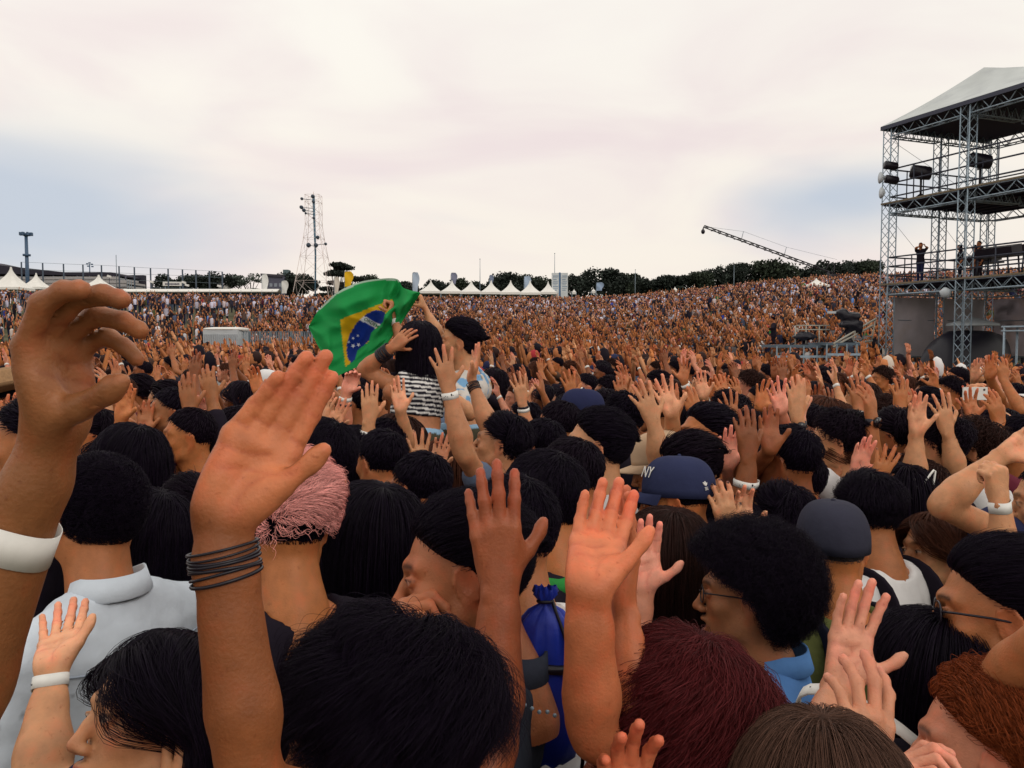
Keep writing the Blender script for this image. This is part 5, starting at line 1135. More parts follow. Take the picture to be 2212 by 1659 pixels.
    for i, (dz, dx, l, k) in enumerate(((9.62, -.05, 'upper black can lamp clamped to the corner column', 0), (9.02, .0, 'lower black can lamp clamped to the corner column', 0), (9.10, -.42, 'upper white dish lamp facing left on the corner column', 1), (8.45, -.36, 'lower white dish lamp facing left on the corner column', 1))):
        p = TW(0, -.1, dz) + np.array((dx, -.35, 0)); r = thing('column_lamp', l, 'lamp', None, 'lamps on the corner column', loc=tuple(p)); r.scale = (.72, .72, .78); m = MB()
        if k == 0: tube(m, ((-.42, 0, .05), (-.36, 0, .04), (.3, 0, -.03), (.38, 0, -.04)), (.20, .24, .22, .15), 12, up=(0, 0, 1)); link('can', m.mesh('can', M_DARK), r)
        else: tube(m, ((.10, 0, 0), (-.05, 0, 0), (-.14, 0, 0)), (.06, .26, .33), 16, up=(0, 0, 1)); link('dish', m.mesh('dish', mat('pale_dish', (.55, .60, .64), .4)), r)
        m = MB(); bar(m, (0, 0, 0), (.15, .3, 0), .03); link('bracket', m.mesh('bracket', M_DKSTEEL), r)
    # desks on the middle deck
    for i, (s, t, l) in enumerate(((4.6, .9, 'black mixing desk on trestles at the right of the middle deck'), (6.6, .8, 'second black desk at the picture edge of the middle deck'), (2.2, 2.9, 'dark folding table with gear behind the standing man'))):
        p = TW(s, t, Z1 + .09); r = thing('desk', l, 'desk', None, 'desks on the middle deck', loc=tuple(p)); r.rotation_euler = (0, 0, math.atan2(FD[1], FD[0])); m = MB(); box(m, (0, 0, .80), (1.7, .8, .06)); link('table_top', m.mesh('table_top', M_DKSTEEL, False), r); m = MB(); box(m, (0, .05, 1.02), (1.5, .6, .34), rotx(.22)); link('console', m.mesh('console', M_DARK, False), r)
        for x in (-.7, .7):
            for y in (-.3, .3): m = MB(); bar(m, (x, y, 0), (x * .9, y, .77), .035); link('leg', m.mesh('leg', M_DKSTEEL), r)
    # ground floor gear
    p = TW(2.6, 1.9, 0); r = thing('covered_gear', 'large heap of equipment under a black tarpaulin inside the ground floor', 'tarpaulin heap', loc=tuple(p)); ph = np.linspace(0, 6.283, 28, endpoint=False); g = []
    for i in range(9):
        t = i / 8; k = math.cos(t * math.pi / 2) ** .45; g.append(np.stack((2.5 * k * np.cos(ph) * (1 + .06 * np.sin(ph * 5 + t * 4)), 1.2 * k * np.sin(ph), np.full(28, 2.35 * math.sin(t * math.pi / 2)) + .08 * np.sin(ph * 3 + t * 5)), 1))
    v = np.concatenate(g) @ rotz(math.atan2(SD[1], SD[0])).T; m = MB(); m.add(v, grid_faces(9, 28, True)); link('tarpaulin', m.mesh('tarpaulin', mat('black_tarp', (.014, .013, .022), .45, bump=.5, bscale=5)), r)
    p = TW(2.2, 2.6, 0); r = thing('white_parasol', 'pale flat parasol standing behind the black tarpaulin heap', 'parasol', loc=tuple(p)); m = MB(); tube(m, ((0, 0, 2.62), (0, 0, 2.72), (0, 0, 2.92), (0, 0, 3.0)), (1.05, 1.0, .35, .02), 14, up=(0, 1, 0)); link('canopy', m.mesh('canopy', mat('parasol_cloth', (.50, .55, .58), .7)), r); m = MB(); bar(m, (0, 0, 0), (0, 0, 2.8), .03); link('pole', m.mesh('pole', M_STEEL), r)
    for s, t, l in ((6.2, .3, 'bare steel work table in front of the right bay'), (7.4, .1, 'second steel work table at the picture edge')):
        p = TW(s, t, 0); r = thing('work_table', l, 'table', None, 'steel work tables at the ground floor', loc=tuple(p)); r.rotation_euler = (0, 0, math.atan2(FD[1], FD[0])); m = MB(); box(m, (0, 0, 2.52), (1.2, .8, .06)); box(m, (0, 0, 2.36), (1.2, .8, .05)); link('table_top', m.mesh('table_top', M_METAL, False), r)
        for x in (-.5, .5):
            for y in (-.35, .35): m = MB(); bar(m, (x, y, 0), (x, y, 2.5), .045); link('leg', m.mesh('leg', M_METAL), r)
    p = TW(3.2, -.25, 4.15); r = thing('hanging_lamp', 'small white lamp hanging under the front beam by the second column', 'lamp', loc=tuple(p)); m = MB(); tube(m, ((0, 0, 0), (0, 0, -.12), (.05, 0, -.30), (.12, 0, -.42)), (.05, .22, .20, .08), 12, up=(0, 1, 0)); link('shade', m.mesh('shade', mat('pale_dish', (.55, .60, .64), .4)), r); m = MB(); bar(m, (0, 0, 0), (0, 0, .2), .02); link('hook', m.mesh('hook', M_DKSTEEL), r)
build_tower()

# ---------------------------------------------------------------- camera platforms left of the tower
def A(side, wr, tip, palm='away', el=None, pose='relax', bands=(), **k):
    d = dict(side=side, wr=wr, tip=tip, palm=palm, pose=pose, bands=bands, **k)
    if el is not None: d['el'] = el
    return d
def build_platforms():
    for i, (u0, u1, v, d, l) in enumerate(((1675, 1790, 748, 35.5, 'long low steel camera platform with a slim rail left of the tower'), (1782, 1868, 743, 34.8, 'higher steel camera platform next to the tower stairs'))):
        a, b = P(u0, v, d), P(u1, v, d); c = (a + b) / 2; z = c[2]; L = b[0] - a[0]; r = thing('camera_platform', l, 'platform', None, 'camera platforms beside the tower', loc=(c[0], c[1], 0)); m = MB(); box(m, (0, .9, z), (L, 2.2, .12)); link('deck', m.mesh('deck', mat('platform_deck', (.10, .14, .18), .6), False), r); m = MB(); box(m, (0, -.25, z - .45), (L, .05, .10)); link('front_rail', m.mesh('front_rail', M_METAL, False), r)
        for x in np.linspace(-L / 2, L / 2, 5): m = MB(); bar(m, (x, -.22, 0), (x, -.22, z), .04); link('leg', m.mesh('leg', M_STEEL), r)
        if i == 0:
            m = MB(); z2 = P(0, 703, d)[2]
            for zz in (z2, P(0, 712, d)[2]): bar(m, (-L * .08, .2, zz), (L * .55, .2, zz), .03)
            for x in (-.1, .1, .35): bar(m, (L * x, .2, z), (L * x, .2, z2), .03)
            link('railing', m.mesh('railing', mat('pale_rail', (.42, .40, .34), .5)), r)
    # stairs with white rails
    a, b = P(1800, 748, 34.6), P(1893, 700, 35.6); r = thing('tower_stairs', 'narrow stair with pale handrails leading up to the corner column', 'stairs', loc=(a[0], a[1], 0)); o = np.array((a[0], a[1], 0)); mr = mat('pale_rail', (.42, .40, .34), .5)
    for (p, q, n) in (((1800, 743), (1893, 688), 'handrail'), ((1803, 747), (1886, 703), 'handrail'), ((1800, 749), (1884, 736), 'stringer')): m = MB(); bar(m, P(*p, 34.6) - o, P(*q, 35.5) - o, .045); link(n, m.mesh(n, mr), r)
    for f in (.02, .5, .98): m = MB(); p = P(1800, 748, 34.6) * (1 - f) + P(1884, 736, 35.5) * f; q = P(1800, 743, 34.6) * (1 - f) + P(1893, 688, 35.5) * f; bar(m, p - o, q - o, .035); link('baluster', m.mesh('baluster', mr), r)
    for i in range(7): f = (i + .5) / 7; p = P(1800, 749, 34.6) * (1 - f) + P(1884, 722, 35.5) * f - o; m = MB(); box(m, p + (0, .5, -.05), (.28, 1.0, .05)); link('tread', m.mesh('tread', M_STEEL, False), r)
    # covered cameras on their pedestals
    def covered(l, u, v0, v1, w, d, seed, tail):
        c = P(u, v1, d); k = d / F; r = thing('covered_camera', l, 'camera', None, 'cameras under black rain covers', loc=tuple(c)); H = (v1 - v0) * k; hw = w * k / 2; q = np.random.default_rng(seed); ph = np.linspace(0, 6.283, 20, endpoint=False); g = []
        for i in range(9): t = i / 8; e = (.35 + .75 * math.sin(math.pi * min(t * .9 + .16, 1)) ** .7); g.append(np.stack((hw * e * np.cos(ph) * (1 + .12 * np.sin(ph * 2 + t * 5 + seed)), hw * .6 * e * np.sin(ph), np.full(20, H * (.42 + .58 * t)) + .05 * np.sin(ph * 4 + i)), 1))
        m = MB(); m.add(np.concatenate(g + [g[-1] * (.05, .05, 1)]), grid_faces(10, 20, True)); link('rain_cover', m.mesh('rain_cover', mat('black_tarp', (.014, .013, .022), .45, bump=.5, bscale=5)), r); m = MB(); tube(m, ((0, 0, 0), (0, 0, H * .12), (0, 0, H * .5)), (hw * .5, hw * .28, hw * .22), 10, up=(0, 1, 0)); link('pedestal', m.mesh('pedestal', M_DARK), r)
        m = MB(); bar(m, (-hw * .2, 0, H * .45), (-hw * 1.4, -.1, .02), .045); link('pan_bar', m.mesh('pan_bar', M_DARK), r)
        if tail: m = MB(); box(m, (-hw * 1.15, 0, H * .88), (hw * .5, .3, H * .13)); link('lens_hood', m.mesh('lens_hood', mat('pale_dish', (.55, .60, .64), .4), False), r)
    covered('small black covered box in the middle of the long platform', 1738, 718, 746, 46, 35.8, 5, False)
    c = P(1828, 741, 35.2); k = 35.2 / F; r = thing('covered_camera', 'big bulky camera rig draped in black in front of the stairs', 'camera', None, 'cameras under black rain covers', loc=tuple(c)); mt = mat('black_tarp')
    m = MB(); fd = Field(); q = lambda x, y, z: np.array((x * k, y * k, z * k))
    for x0, x1, z0, z1, y in ((-14, 24, 34, 62, 12), (-20, -2, 58, 72, 9), (14, 32, 26, 48, 9)):
        for yy in (-y, y):
            for z_ in (z0 + 5, z1 - 5): fd.cone(q(x0 + 5, yy * .7, z_), q(x1 - 5, yy * .7, z_), 6 * k, 6.5 * k, .10)
        fd.ell(q((x0 + x1) / 2, 0, (z0 + z1) / 2), q((x1 - x0) * .46, y, (z1 - z0) * .46), None, .1)
    fd.cone(q(-16, 0, 66), q(24, 0, 60), 5 * k, 6 * k, .1); fd.cone(q(8, 0, 36), q(6, 0, 18), 10 * k, 5 * k, .15); fd.cone(q(26, -6, 30), q(30, -6, 12), 4 * k, 1.5 * k, .1)
    v, f = fd.build(.055); v = v + vnormals(v, f) * (.03 * vnoise(v, 1.3, 3) + .022 * vnoise(v, 4.2, 4))[:, None]; m.add(v, f); link('rain_cover', m.mesh('rain_cover', mt), r)
    m = MB(); tube(m, (q(4, 0, 0), q(4, 0, 8), q(5, 0, 34)), (.30, .16, .14), 10, up=(0, 1, 0)); link('pedestal', m.mesh('pedestal', M_DARK), r); m = MB(); bar(m, q(0, 0, 30), q(-24, -4, 2), .05); link('pan_bar', m.mesh('pan_bar', M_DARK), r); m = MB(); box(m, q(-33, 0, 66), q(16, 8, 5)); link('lens_hood', m.mesh('lens_hood', mat('pale_dish'), False), r)
    for u, v0, lab, yw in ((1669, 690, 'camera operator in a dark hooded jacket at the left end of the long platform', 60), (1848, 668, 'camera operator in pale clothes half hidden behind the draped camera rig', 80)):
        z = P(u, 746, 35.6)[2] + .06; person(lab, None, yw, pos=P(u, v0, 35.9), floor=z if u < 1800 else z + .5, hair=('messy', 'ink'), shirt=('black' if u < 1800 else 'grey', 'long'), n=0, hh=.014, ah=.014, group='crew on the camera platforms', trousers='black', arms=[A('L', tuple(P(u - 10, v0 + 22, 35.7)), tuple(P(u - 14, v0 + 20, 35.7)), 'front', None, 'cup', world=1, h=.014)])
    # people on the middle deck of the tower
    Zd = 4.42 + .09; up = np.array((0, 0, 1.0)); HD = 'crew on the middle deck of the tower'
    p = TW(1.05, .75, Zd); h = p + up * 1.62; person('man in a black t-shirt standing on the middle deck with both hands at his face', None, 150, pos=h, floor=Zd, hair=('short', 'ink'), shirt=('black', 'tee'), n=0, hh=.012, ah=.012, group=HD, trousers='navy', arms=[A('L', tuple(h + (.08, -.22, -.06)), tuple(h + (.02, -.24, .06)), 'in', tuple(h + (.25, -.10, -.12)), 'cup', world=1, h=.012), A('R', tuple(h + (-.10, -.20, -.06)), tuple(h + (-.03, -.24, .06)), 'in', tuple(h + (-.26, -.10, -.12)), 'cup', world=1, h=.012)])
    for s_, t_, hz, lab, hs_, yw in ((2.35, 1.5, 1.42, 'woman with long hair leaning at the table on the middle deck', 'long', 70), (2.9, 1.7, 1.36, 'second dark-clothed crew member at the middle deck table', 'bob', 85), (3.35, 1.4, 1.46, 'man beside the second column on the middle deck', 'short', 110)):
        p = TW(s_, t_, Zd); person(lab, None, yw, pos=p + up * hz, floor=Zd, hair=(hs_, 'ink'), shirt=('black', 'tee'), n=0, hh=.014, ah=.014, group=HD, trousers='black')
    p = TW(5.6, 1.6, 0); person('dark figure standing in the shaded ground floor behind the tarpaulin', None, 120, pos=p + up * 2.6, floor=1.0, hair=('short', 'ink'), shirt=('black', 'tee'), n=0, hh=.014, ah=.014, group='crew in the shade of the tower', trousers='black')
    # camera boom
    d = 96; a, b = P(1521, 489, d), P(1768, 579, d); e = P(1800, 590, d); c = P(1790, 640, d); gz = ground(c[0], c[1]); o = np.array((c[0], c[1], gz)); r = thing('camera_boom', 'long black camera boom slanting over the trees with a camera at its tip', 'camera crane', loc=tuple(o)); k = d / F; m = MB(); truss(m, a - o, b - o, .16, .24, .05, .03, .8); link('arm', m.mesh('arm', M_DARK), r)
    for i in range(14): f = (i + 1) / 15; p = a * (1 - f) + b * f - o; m = MB(); box(m, p + (0, 0, -.18), (.18, .18, .14)); link('clamp', m.mesh('clamp', M_DARK, False), r)
    m = MB(); bar(m, a - o, a - o + np.array((-.15, 0, -.35)), .07); ball(m, a - o + np.array((-.12, 0, -.62)), (.24, .24, .30)); link('camera_head', m.mesh('camera_head', M_DARK), r); tips = []
    for f in (.325, .70): p = a * (1 - f) + b * f - o; t = p + np.array((.25, 0, 1.0)); tips.append(t); m = MB(); bar(m, p, t, .035); link('strut', m.mesh('strut', M_STEEL), r)
    m = MB(); tube(m, (a - o, tips[0], tips[1], b - o + (2.2, 0, 1.0)), .014, 4, up=(0, 1, .2)); link('stay_wire', m.mesh('stay_wire', M_STEEL), r)
    m = MB(); bar(m, b - o, e - o, .08); tube(m, spline((e - o, e - o + (.1, 0, .9), e - o + (-.5, 0, 1.1), e - o + (-.9, 0, .3)), 10), .06, 6, up=(0, 1, 0)); link('tail', m.mesh('tail', M_DARK), r); m = MB(); bar(m, (b * .35 + e * .65) - o, (0, 0, 0), .14); link('mast', m.mesh('mast', M_DARK), r); m = MB(); box(m, e - o + (.2, 0, -.35), (.9, .6, .5)); link('counterweight', m.mesh('counterweight', M_DARK, False), r)
    # guard rail along the hillside by the gazebo
    a, b = P(1785, 640, 88), P(1890, 630, 80); o = np.array((*((a + b) / 2)[:2], 0)); o[2] = ground(o[0], o[1]); r = thing('hillside_guard_rail', 'dark guard rail running from the gazebo to the tower across the hillside', 'railing', loc=tuple(o))
    for dz in (0, .5): m = MB(); bar(m, a - o + (0, 0, dz), b - o + (0, 0, dz), .05); link('rail', m.mesh('rail', M_DKSTEEL), r)
    for f in np.linspace(0, 1, 9): m = MB(); p = a * (1 - f) + b * f; bar(m, np.array((p[0], p[1], ground(p[0], p[1]))) - o, p - o + (0, 0, .5), .05); link('post', m.mesh('post', M_DKSTEEL), r)
build_platforms()
# ================================================================ the people nearest the camera
HERO_XY = []
def hero(label, head, yaw, *a, **k):
    r, i = person(label, head, yaw, *a, **k); HERO_XY.append((i['hc'][0], i['hc'][1])); return r, i
G_NEAR = 'people standing closest to the camera'; G_MID = 'people in the middle of the crowd'; G_HAND = 'people in the crowd with a hand held up high'
def build_near():
    PAP = ('paper', .05, .02)
    # big cupped hand and arm at the left edge
    hero('person at the left edge with a huge cupped hand and broad white wristband', (-420, 1560, .80), 80, skin=(.27, .105, .038), hair=('short', 'black', 1), n=600, shirt=('charcoal', 'tee'), hh=.006, group=G_NEAR,
         arms=[A('L', (118, 940, .70), (108, 690, .68), (1, -.22, .05), (-160, 1700, .70), (((28, 32, 18), (42, 36, 18), (56, 40, 18), (68, 44, 20)), (-4, 0, 3, 6), (6, 66, -14)), [('paper', .098, .031)], h=.0033, s=.98, fat=.84)])
    # big dark mop of hair at the bottom centre, pink palm raised at its left
    hs = dict(HS['messy'], L=.115, cap=.16, jit=.28, lift=.14, g=.45, curl=.011, turns=1.4)
    hero('person with a big messy black mop of hair, raising a pink palm with black cords', (820, 1598, .95), 75, -6, hair=(hs, 'ink'), n=14000, skin=(.28, .092, .032), shirt=('charcoal', 'tank'), hh=.0035, hs=1.03, group=G_NEAR,
         arms=[A('R', (474, 1124, .76), (640, 838, .80), (.62, -1, .40), (552, 1700, .76), (((8, 5, 3), (9, 5, 3), (10, 6, 3), (12, 8, 4)), (3, 0, -3, -7), (24, 22, 4)), [('cords', .040, .030)], h=.0033, s=1.02, fat=.76, pl=3.3, slim=.93)])
    # man in a pale denim shirt seen from behind
    r, i = hero('man with thick black hair seen from behind in a pale denim shirt with collar', (205, 1118, 1.72), 28, 4, hair=(dict(HS['short'], cap=.22, L=.024, curl=.003, turns=2), 'ink'), n=5000, shirt=('paledenim', 'shirt', lambda v, R, o: 1 - .45 * ((np.abs(((v - o) @ R)[:, 2] + .155 + .03 * np.abs(((v - o) @ R)[:, 0]) * 3) < .0035) & (((v - o) @ R)[:, 1] < .02))[:, None] * np.ones(3)), w=1.12, skin='tan', group=G_NEAR, hh=.0035)
    collar(r, i['base'], i, CL['paledenim']); seam(r, i, (.40, .46, .56))
    hero('woman with smooth black hair turning one eye back, below the pale denim shirt', (350, 1560, 1.08), 108, 8, 6, hk='fem', hs=.95, hair=(dict(HS['long'], jit=.05, cap=.03), 'ink'), n=8000, skin='light', shirt=('navy', 'tee'), hh=.0033, group=G_NEAR,
         arms=[A('R', (112, 1455, 1.30), (150, 1318, 1.42), (.15, -1, .5), (92, 1700, 1.2), 'flat', [('paper', .015, .020)], h=.0035, skin=1), A('L', (398, 1790, 1.0), (408, 1640, 1.0), 'away', None, 'relax', h=.0035)])
    hero('man in thin dark spectacles in profile with a navy jacket behind the black-haired woman', (408, 1128, 2.25), 96, -2, hair=('mid', 'black'), n=3000, beard=.35, skin='tan', shirt=('navy', 'long'), glasses='clear', hh=.0032, group=G_NEAR)
    hero('person with a long dark bob between the pale denim shirt and the spectacles', (312, 1165, 2.02), 40, hk='fem', hair=('bob', 'ink'), n=3000, shirt=('navy', 'tee'), group=G_NEAR)
    r, i = hero('man with a pink-dyed quiff over shaved dark sides, seen from behind', (612, 1150, 1.66), 24, -4, hair=(dict(HS['crop'], cap=.05, L=.016), 'ink'), n=4500, skin='warm', shirt=('black', 'tee'), hh=.0035, group=G_NEAR)
    ho = [c for c in r.children if c.name.startswith('hair')][0]; rg = np.random.default_rng(3); d = unit(rg.normal(size=(60000, 3))); p = CR + d * CRr; p = p[p[:, 2] > np.interp(p[:, 1], [-.1, -.05, .0, .06], [.030, .022, .040, .068]) + .012 * rg.normal(size=len(p))][:13000]
    st = dict(HS['side'] if 'side' in HS else HS['quiff'], L=.100, lift=.42, jit=.13, curl=.006, turns=.9, cap=.30); Apk = grow(0, st, rg, 9, p); cc = curves('pink_quiff', i['hc'] - i['base'] + Apk @ i['Rh'].T, .00042, ho, HC['pink']); cc['label'] = 'pink swept top hair'
    m = MB(); th = CR + unit(np.array([(a, b, 1.0) for a in np.linspace(-.80, .80, 14) for b in np.linspace(-.95, .92, 14)])) * CRr * (1.34 + .10 * vnoise(np.array([(a, b, 1.0) for a in np.linspace(-.80, .80, 14) for b in np.linspace(-.95, .92, 14)]), 1.2, 5)[:, None])
    edge = np.array([(abs(a) > .75) or (b < -.9) or (b > .9) for a in np.linspace(-.80, .80, 14) for b in np.linspace(-.95, .92, 14)]); th[edge] = CR + (th[edge] - CR) * .76
    m.add(i['hc'] - i['base'] + th @ i['Rh'].T, grid_faces(14, 14)); link('quiff_mass', m.mesh('quiff_mass', M_HAIR), ho, np.array(HC['pink']) * .75)
    hero('woman with long straight black hair between the pink quiff and the nose-pinching man', (802, 1150, 1.98), 28, hk='fem', hair=('long', 'ink'), n=4500, shirt=('white', 'tee'), group=G_NEAR)
    r, i = hero('stubbled man in profile pinching his nose with one hand, dark denim jacket', (1000, 1248, 1.35), 90, -4, lean=(13, 0), w=.95, hair=(dict(HS['back'], cap=.12, L=.065, jit=.22), 'ink'), n=8000, beard=.62, skin=(.42, .150, .066), shirt=((.03, .035, .05), 'shirt'), hh=.0031, group=G_NEAR,
         arms=[A('R', (840, 1432, 1.26), (874, 1300, 1.27), (.85, .1, .35), (870, 1700, 1.25), (((44, 48, 24), (58, 60, 30), (66, 66, 30), (70, 66, 30)), (-4, 0, 3, 6), (34, 60, 10)), h=.003, s=1.0)])
    collar(r, i['base'], i, (.035, .04, .06))
    m = MB()
    for k in range(14): q = i['nb'] - i['base'] + i['Rb'] @ np.array((-.085 - .004 * k * .4, .05 - .012 * k, -.018 - .002 * (k % 3))); ball(m, q, .0035, n=6, m=4)
    link('collar_studs', m.mesh('collar_studs', M_METAL), r, kind='stuff')
    hero('person holding up the brown back of a left hand beside the nose-pinching man', (930, 1540, 1.20), 82, hair=('short', 'ink'), n=1500, skin=(.34, .098, .040), shirt=('black', 'tee'), group=G_NEAR,
         arms=[A('L', (1082, 1262, 1.18), (1064, 1042, 1.18), (-.05, 1, .05), (1062, 1610, 1.15), (((10, 8, 5), (3, 6, 4), (6, 9, 5), (12, 12, 6)), (-6, -1, 3, 7), (50, 14, 6)), h=.0033, s=.97)])
    # bag wearer and neighbours
    r, i = hero('person in a white t-shirt behind the raised brown hand, wearing the blue bag', (1100, 1165, 1.62), 38, hair=('short', 'ink'), n=3500, shirt=('white', 'tee'), group=G_NEAR)
    r, i = hero('person with black hair and a green scarf round the neck, in a black shirt', (1168, 1092, 1.98), 52, hair=(dict(HS['short'], cap=.2), 'ink'), n=4000, shirt=('black', 'tee'), skin='warm', group=G_NEAR); m = MB()
    a = np.linspace(0, 6.283, 25); pts = [i['nb'] - i['base'] + i['Rb'] @ np.array((.092 * math.cos(t), -.005 + .088 * math.sin(t), -.020 - .030 * max(math.sin(t), 0) + .006 * math.sin(3 * t))) for t in a]; tube(m, pts, .026, 10, up=(0, 0, 1), caps=False, flat=.8)
    link('scarf', m.mesh('scarf', M_CLOTH), r, CL['green'])
    hero('woman with long curly dark red hair clapping, one flushed palm facing the camera', (1462, 1572, 1.18), 42, hk='fem', hair=(dict(HS['curly'], L=.42, cap=.18, jit=.26, curl=.019, turns=6), 'red'), n=11000, skin=(.52, .160, .066), shirt=('black', 'tee'), hh=.005, hs=1.04, group=G_NEAR,
         arms=[A('R', (1270, 1285, 1.07), (1312, 1090, 1.19), (.05, -1, .6), (1285, 1590, 1.10), (((14, 12, 6), (12, 12, 6), (14, 14, 8), (18, 16, 8)), (-3, 0, 2, 5), (34, 30, 8)), h=.0033, s=1.04, slim=.98, fat=.86),
               A('L', (1345, 1310, 1.20), (1362, 1120, 1.22), (-1, -.15, 0), (1385, 1600, 1.12), 'flat', h=.0032, s=.96)])
    hero('short person hidden behind the red curls, showing one pale palm and a white wristband', (1470, 1490, 1.95), 60, hair=('short', 'black'), n=800, skin='pink', shirt=('maroon', 'tee'), group=G_NEAR, arms=[A('R', (1390, 1275, 1.88), (1396, 1112, 1.88), (.05, -1, .05), (1350, 1500, 1.85), (((6, 6, 4), (2, 5, 4), (4, 7, 5), (10, 12, 6)), (-3, 0, 2, 5), (60, 14, 0)), [('paper', .115, .022)], h=.0035)])
    hero('woman with long straight brown hair seen from behind, under the navy cap', (1440, 1190, 2.28), 22, hk='fem', hair=(dict(HS['long'], jit=.05), 'brown'), n=5000, skin='light', shirt=('grey', 'tee'), group=G_NEAR)
    r, i = hero('man with a round black afro, mouth wide open, in a blue denim shirt', (1612, 1290, 1.86), 91, 4, hk='male_open', hair=(dict(HS['afro'], cap=.74, L=.075), 'ink'), n=9000, skin=(.40, .165, .075), beard=.28, shirt=((.10, .24, .55), 'shirt'), glasses='clear', hh=.0033, group=G_NEAR); collar(r, i['base'], i, (.11, .26, .58)); seam(r, i, (.05, .13, .36))
    r, i = hero('man in a dark grey cap with cropped grey hair and an olive t-shirt', (1795, 1195, 2.12), 22, hair=('crop', 'grey'), n=2500, cap=((.035, .035, .055), False), skin='warm', shirt=('olive', 'tee', lambda v, R, o: 1 - .75 * ((vnoise(v, 14, 3) > .55) & (vnoise(v, 31, 4) > .0))[:, None] * np.ones(3)), w=1.12, group=G_NEAR)
    strap(r, i, 1, (.02, .02, .035)); strap(r, i, -1, (.02, .02, .035))
    r, i = hero('person with thick black hair and rucksack straps over white, before the girl looking back', (1872, 1112, 2.45), 42, hair=('mid', 'ink'), n=3500, shirt=('white', 'tee'), skin='tan', group=G_NEAR); strap(r, i, 1, CL['black']); strap(r, i, -1, CL['black'])
    hero('girl with long brown hair looking back over her shoulder past the white t-shirt', (2022, 1195, 2.50), 128, 4, hk='fem', hair=(dict(HS['long'], jit=.06), 'chestnut'), n=4000, skin='light', shirt=('grey', 'tee'), hh=.0032, group=G_NEAR)
    hero('man with dark sunglasses in profile and black hair, near the edge of the photo', (2162, 1335, 1.40), 96, 4, hk='male', hair=('back', 'ink'), n=6000, skin='tan', glasses='sun', shirt=('navy', 'tee'), hh=.0033, group=G_NEAR, arms=[A('L', (2360, 1290, 1.05), (2380, 1090, 1.05), 'away', (2148, 1492, 1.22), h=.005, fat=.82)])
    hero('woman with short orange curls in profile at the bottom corner, eyes lowered', (2140, 1640, 1.20), 92, 8, hk='fem', hair=(dict(HS['back'], L=.17, g=.42, curl=.008, turns=5.5, cap=.11, jit=.18), 'ginger'), n=10000, skin='pink', shirt=('black', 'tee'), hh=.0031, group=G_NEAR, arms=[A('R', (1945, 1775, 1.10), (1962, 1620, 1.12), (.9, -.2, .1), None, 'pinch', h=.0032)])
    hero('woman with long black hair clapping, showing a pale open palm with white wristband', (2010, 1465, 1.46), 52, 0, hk='fem', hair=(dict(HS['long'], jit=.09), 'ink'), n=6000, skin=(.60, .27, .155), shirt=('black', 'tee'), hh=.004, group=G_NEAR,
         arms=[A('R', (1815, 1482, 1.34), (1868, 1262, 1.38), (.08, -1, .10), (1745, 1680, 1.2), (((6, 6, 4), (2, 5, 4), (4, 7, 5), (8, 10, 6)), (-5, 0, 4, 10), (52, 16, 2)), [('paper', .022, .024)], h=.0033, s=1.0),
               A('L', (1845, 1700, 1.02), (1892, 1488, 1.05), (-.1, 1, .1), None, (((22, 22, 10), (20, 22, 10), (24, 26, 12), (30, 28, 14)), (-7, -1, 5, 11), (40, 20, 10)), h=.0032, s=1.0)])
    r, i = hero('person with light brown hair at the bottom edge wearing a thin white strap', (1775, 1765, 1.0), 12, -6, hk='fem', hair=(dict(HS['bob'], jit=.08, L=.3), 'lightbrown'), n=7000, skin='pink', shirt=('black', 'tank'), hh=.005, group=G_NEAR); m = MB(); n0 = i['nb'] - i['base']
    tube(m, spline([n0 + i['Rb'] @ np.array(q) for q in ((-.10, .05, -.06), (-.105, -.03, -.012), (-.10, -.09, -.06))], 10), .0045, 6, up=(1, 0, 0)); link('strap', m.mesh('strap', M_WHITE), r)
    hero('short person below the frame with only reddish fingertips showing at the bottom edge', (1250, 1960, 1.05), 60, hair=('short', 'black'), n=400, skin='red', shirt=('black', 'tee'), group=G_NEAR, arms=[A('R', (1342, 1800, 1.0), (1352, 1612, 1.0), (.1, -1, .2), None, (((20, 22, 10), (14, 20, 10), (18, 24, 12), (24, 28, 14)), (-6, 0, 4, 9), (30, 30, 10)), h=.0032)])
def seam(r, i, col):
    sh = [c for c in r.children if c.name.startswith('shirt')][0]; v = np.zeros(len(sh.data.vertices) * 3); sh.data.vertices.foreach_get('co', v); l = (v.reshape(-1, 3) - (i['nb'] - i['base'])) @ i['Rb']
    for zf, xs in ((lambda x: -.150 + .16 * abs(x), np.linspace(-.19, .19, 34)), (None, np.linspace(-.16, -.48, 24))):
        pts = []
        for x in xs:
            x0, z0 = (x, zf(x)) if zf else (0.0, x); m = (np.abs(l[:, 0] - x0) < .014) & (np.abs(l[:, 2] - z0) < .014) & (l[:, 1] < .02)
            if m.any(): pts.append((x0, l[m, 1].min() - .0005, z0))
        p = np.array(pts); p[1:-1, 1] = (p[:-2, 1] + p[1:-1, 1] + p[2:, 1]) / 3; mb = MB(); tube(mb, (i['nb'] - i['base']) + p @ i['Rb'].T, .0022, 6, up=i['Rb'][:, 1]); link('seam', mb.mesh('seam', M_CLOTH), r, col)
def strap(r, i, sd, col):
    n0 = i['nb'] - i['base']; R = i['Rb']; m = MB(); pts = [n0 + R @ np.array(q) for q in ((sd * .115, -.135, -.26), (sd * .115, -.120, -.12), (sd * .110, -.072, -.035), (sd * .112, .02, -.025), (sd * .12, .10, -.11), (sd * .13, .135, -.26))]; tube(m, spline(pts, 18), .030, 8, up=R[:, 0] * 1.0, flat=.22); link('rucksack_strap', m.mesh('rucksack_strap', M_CLOTH), r, col)
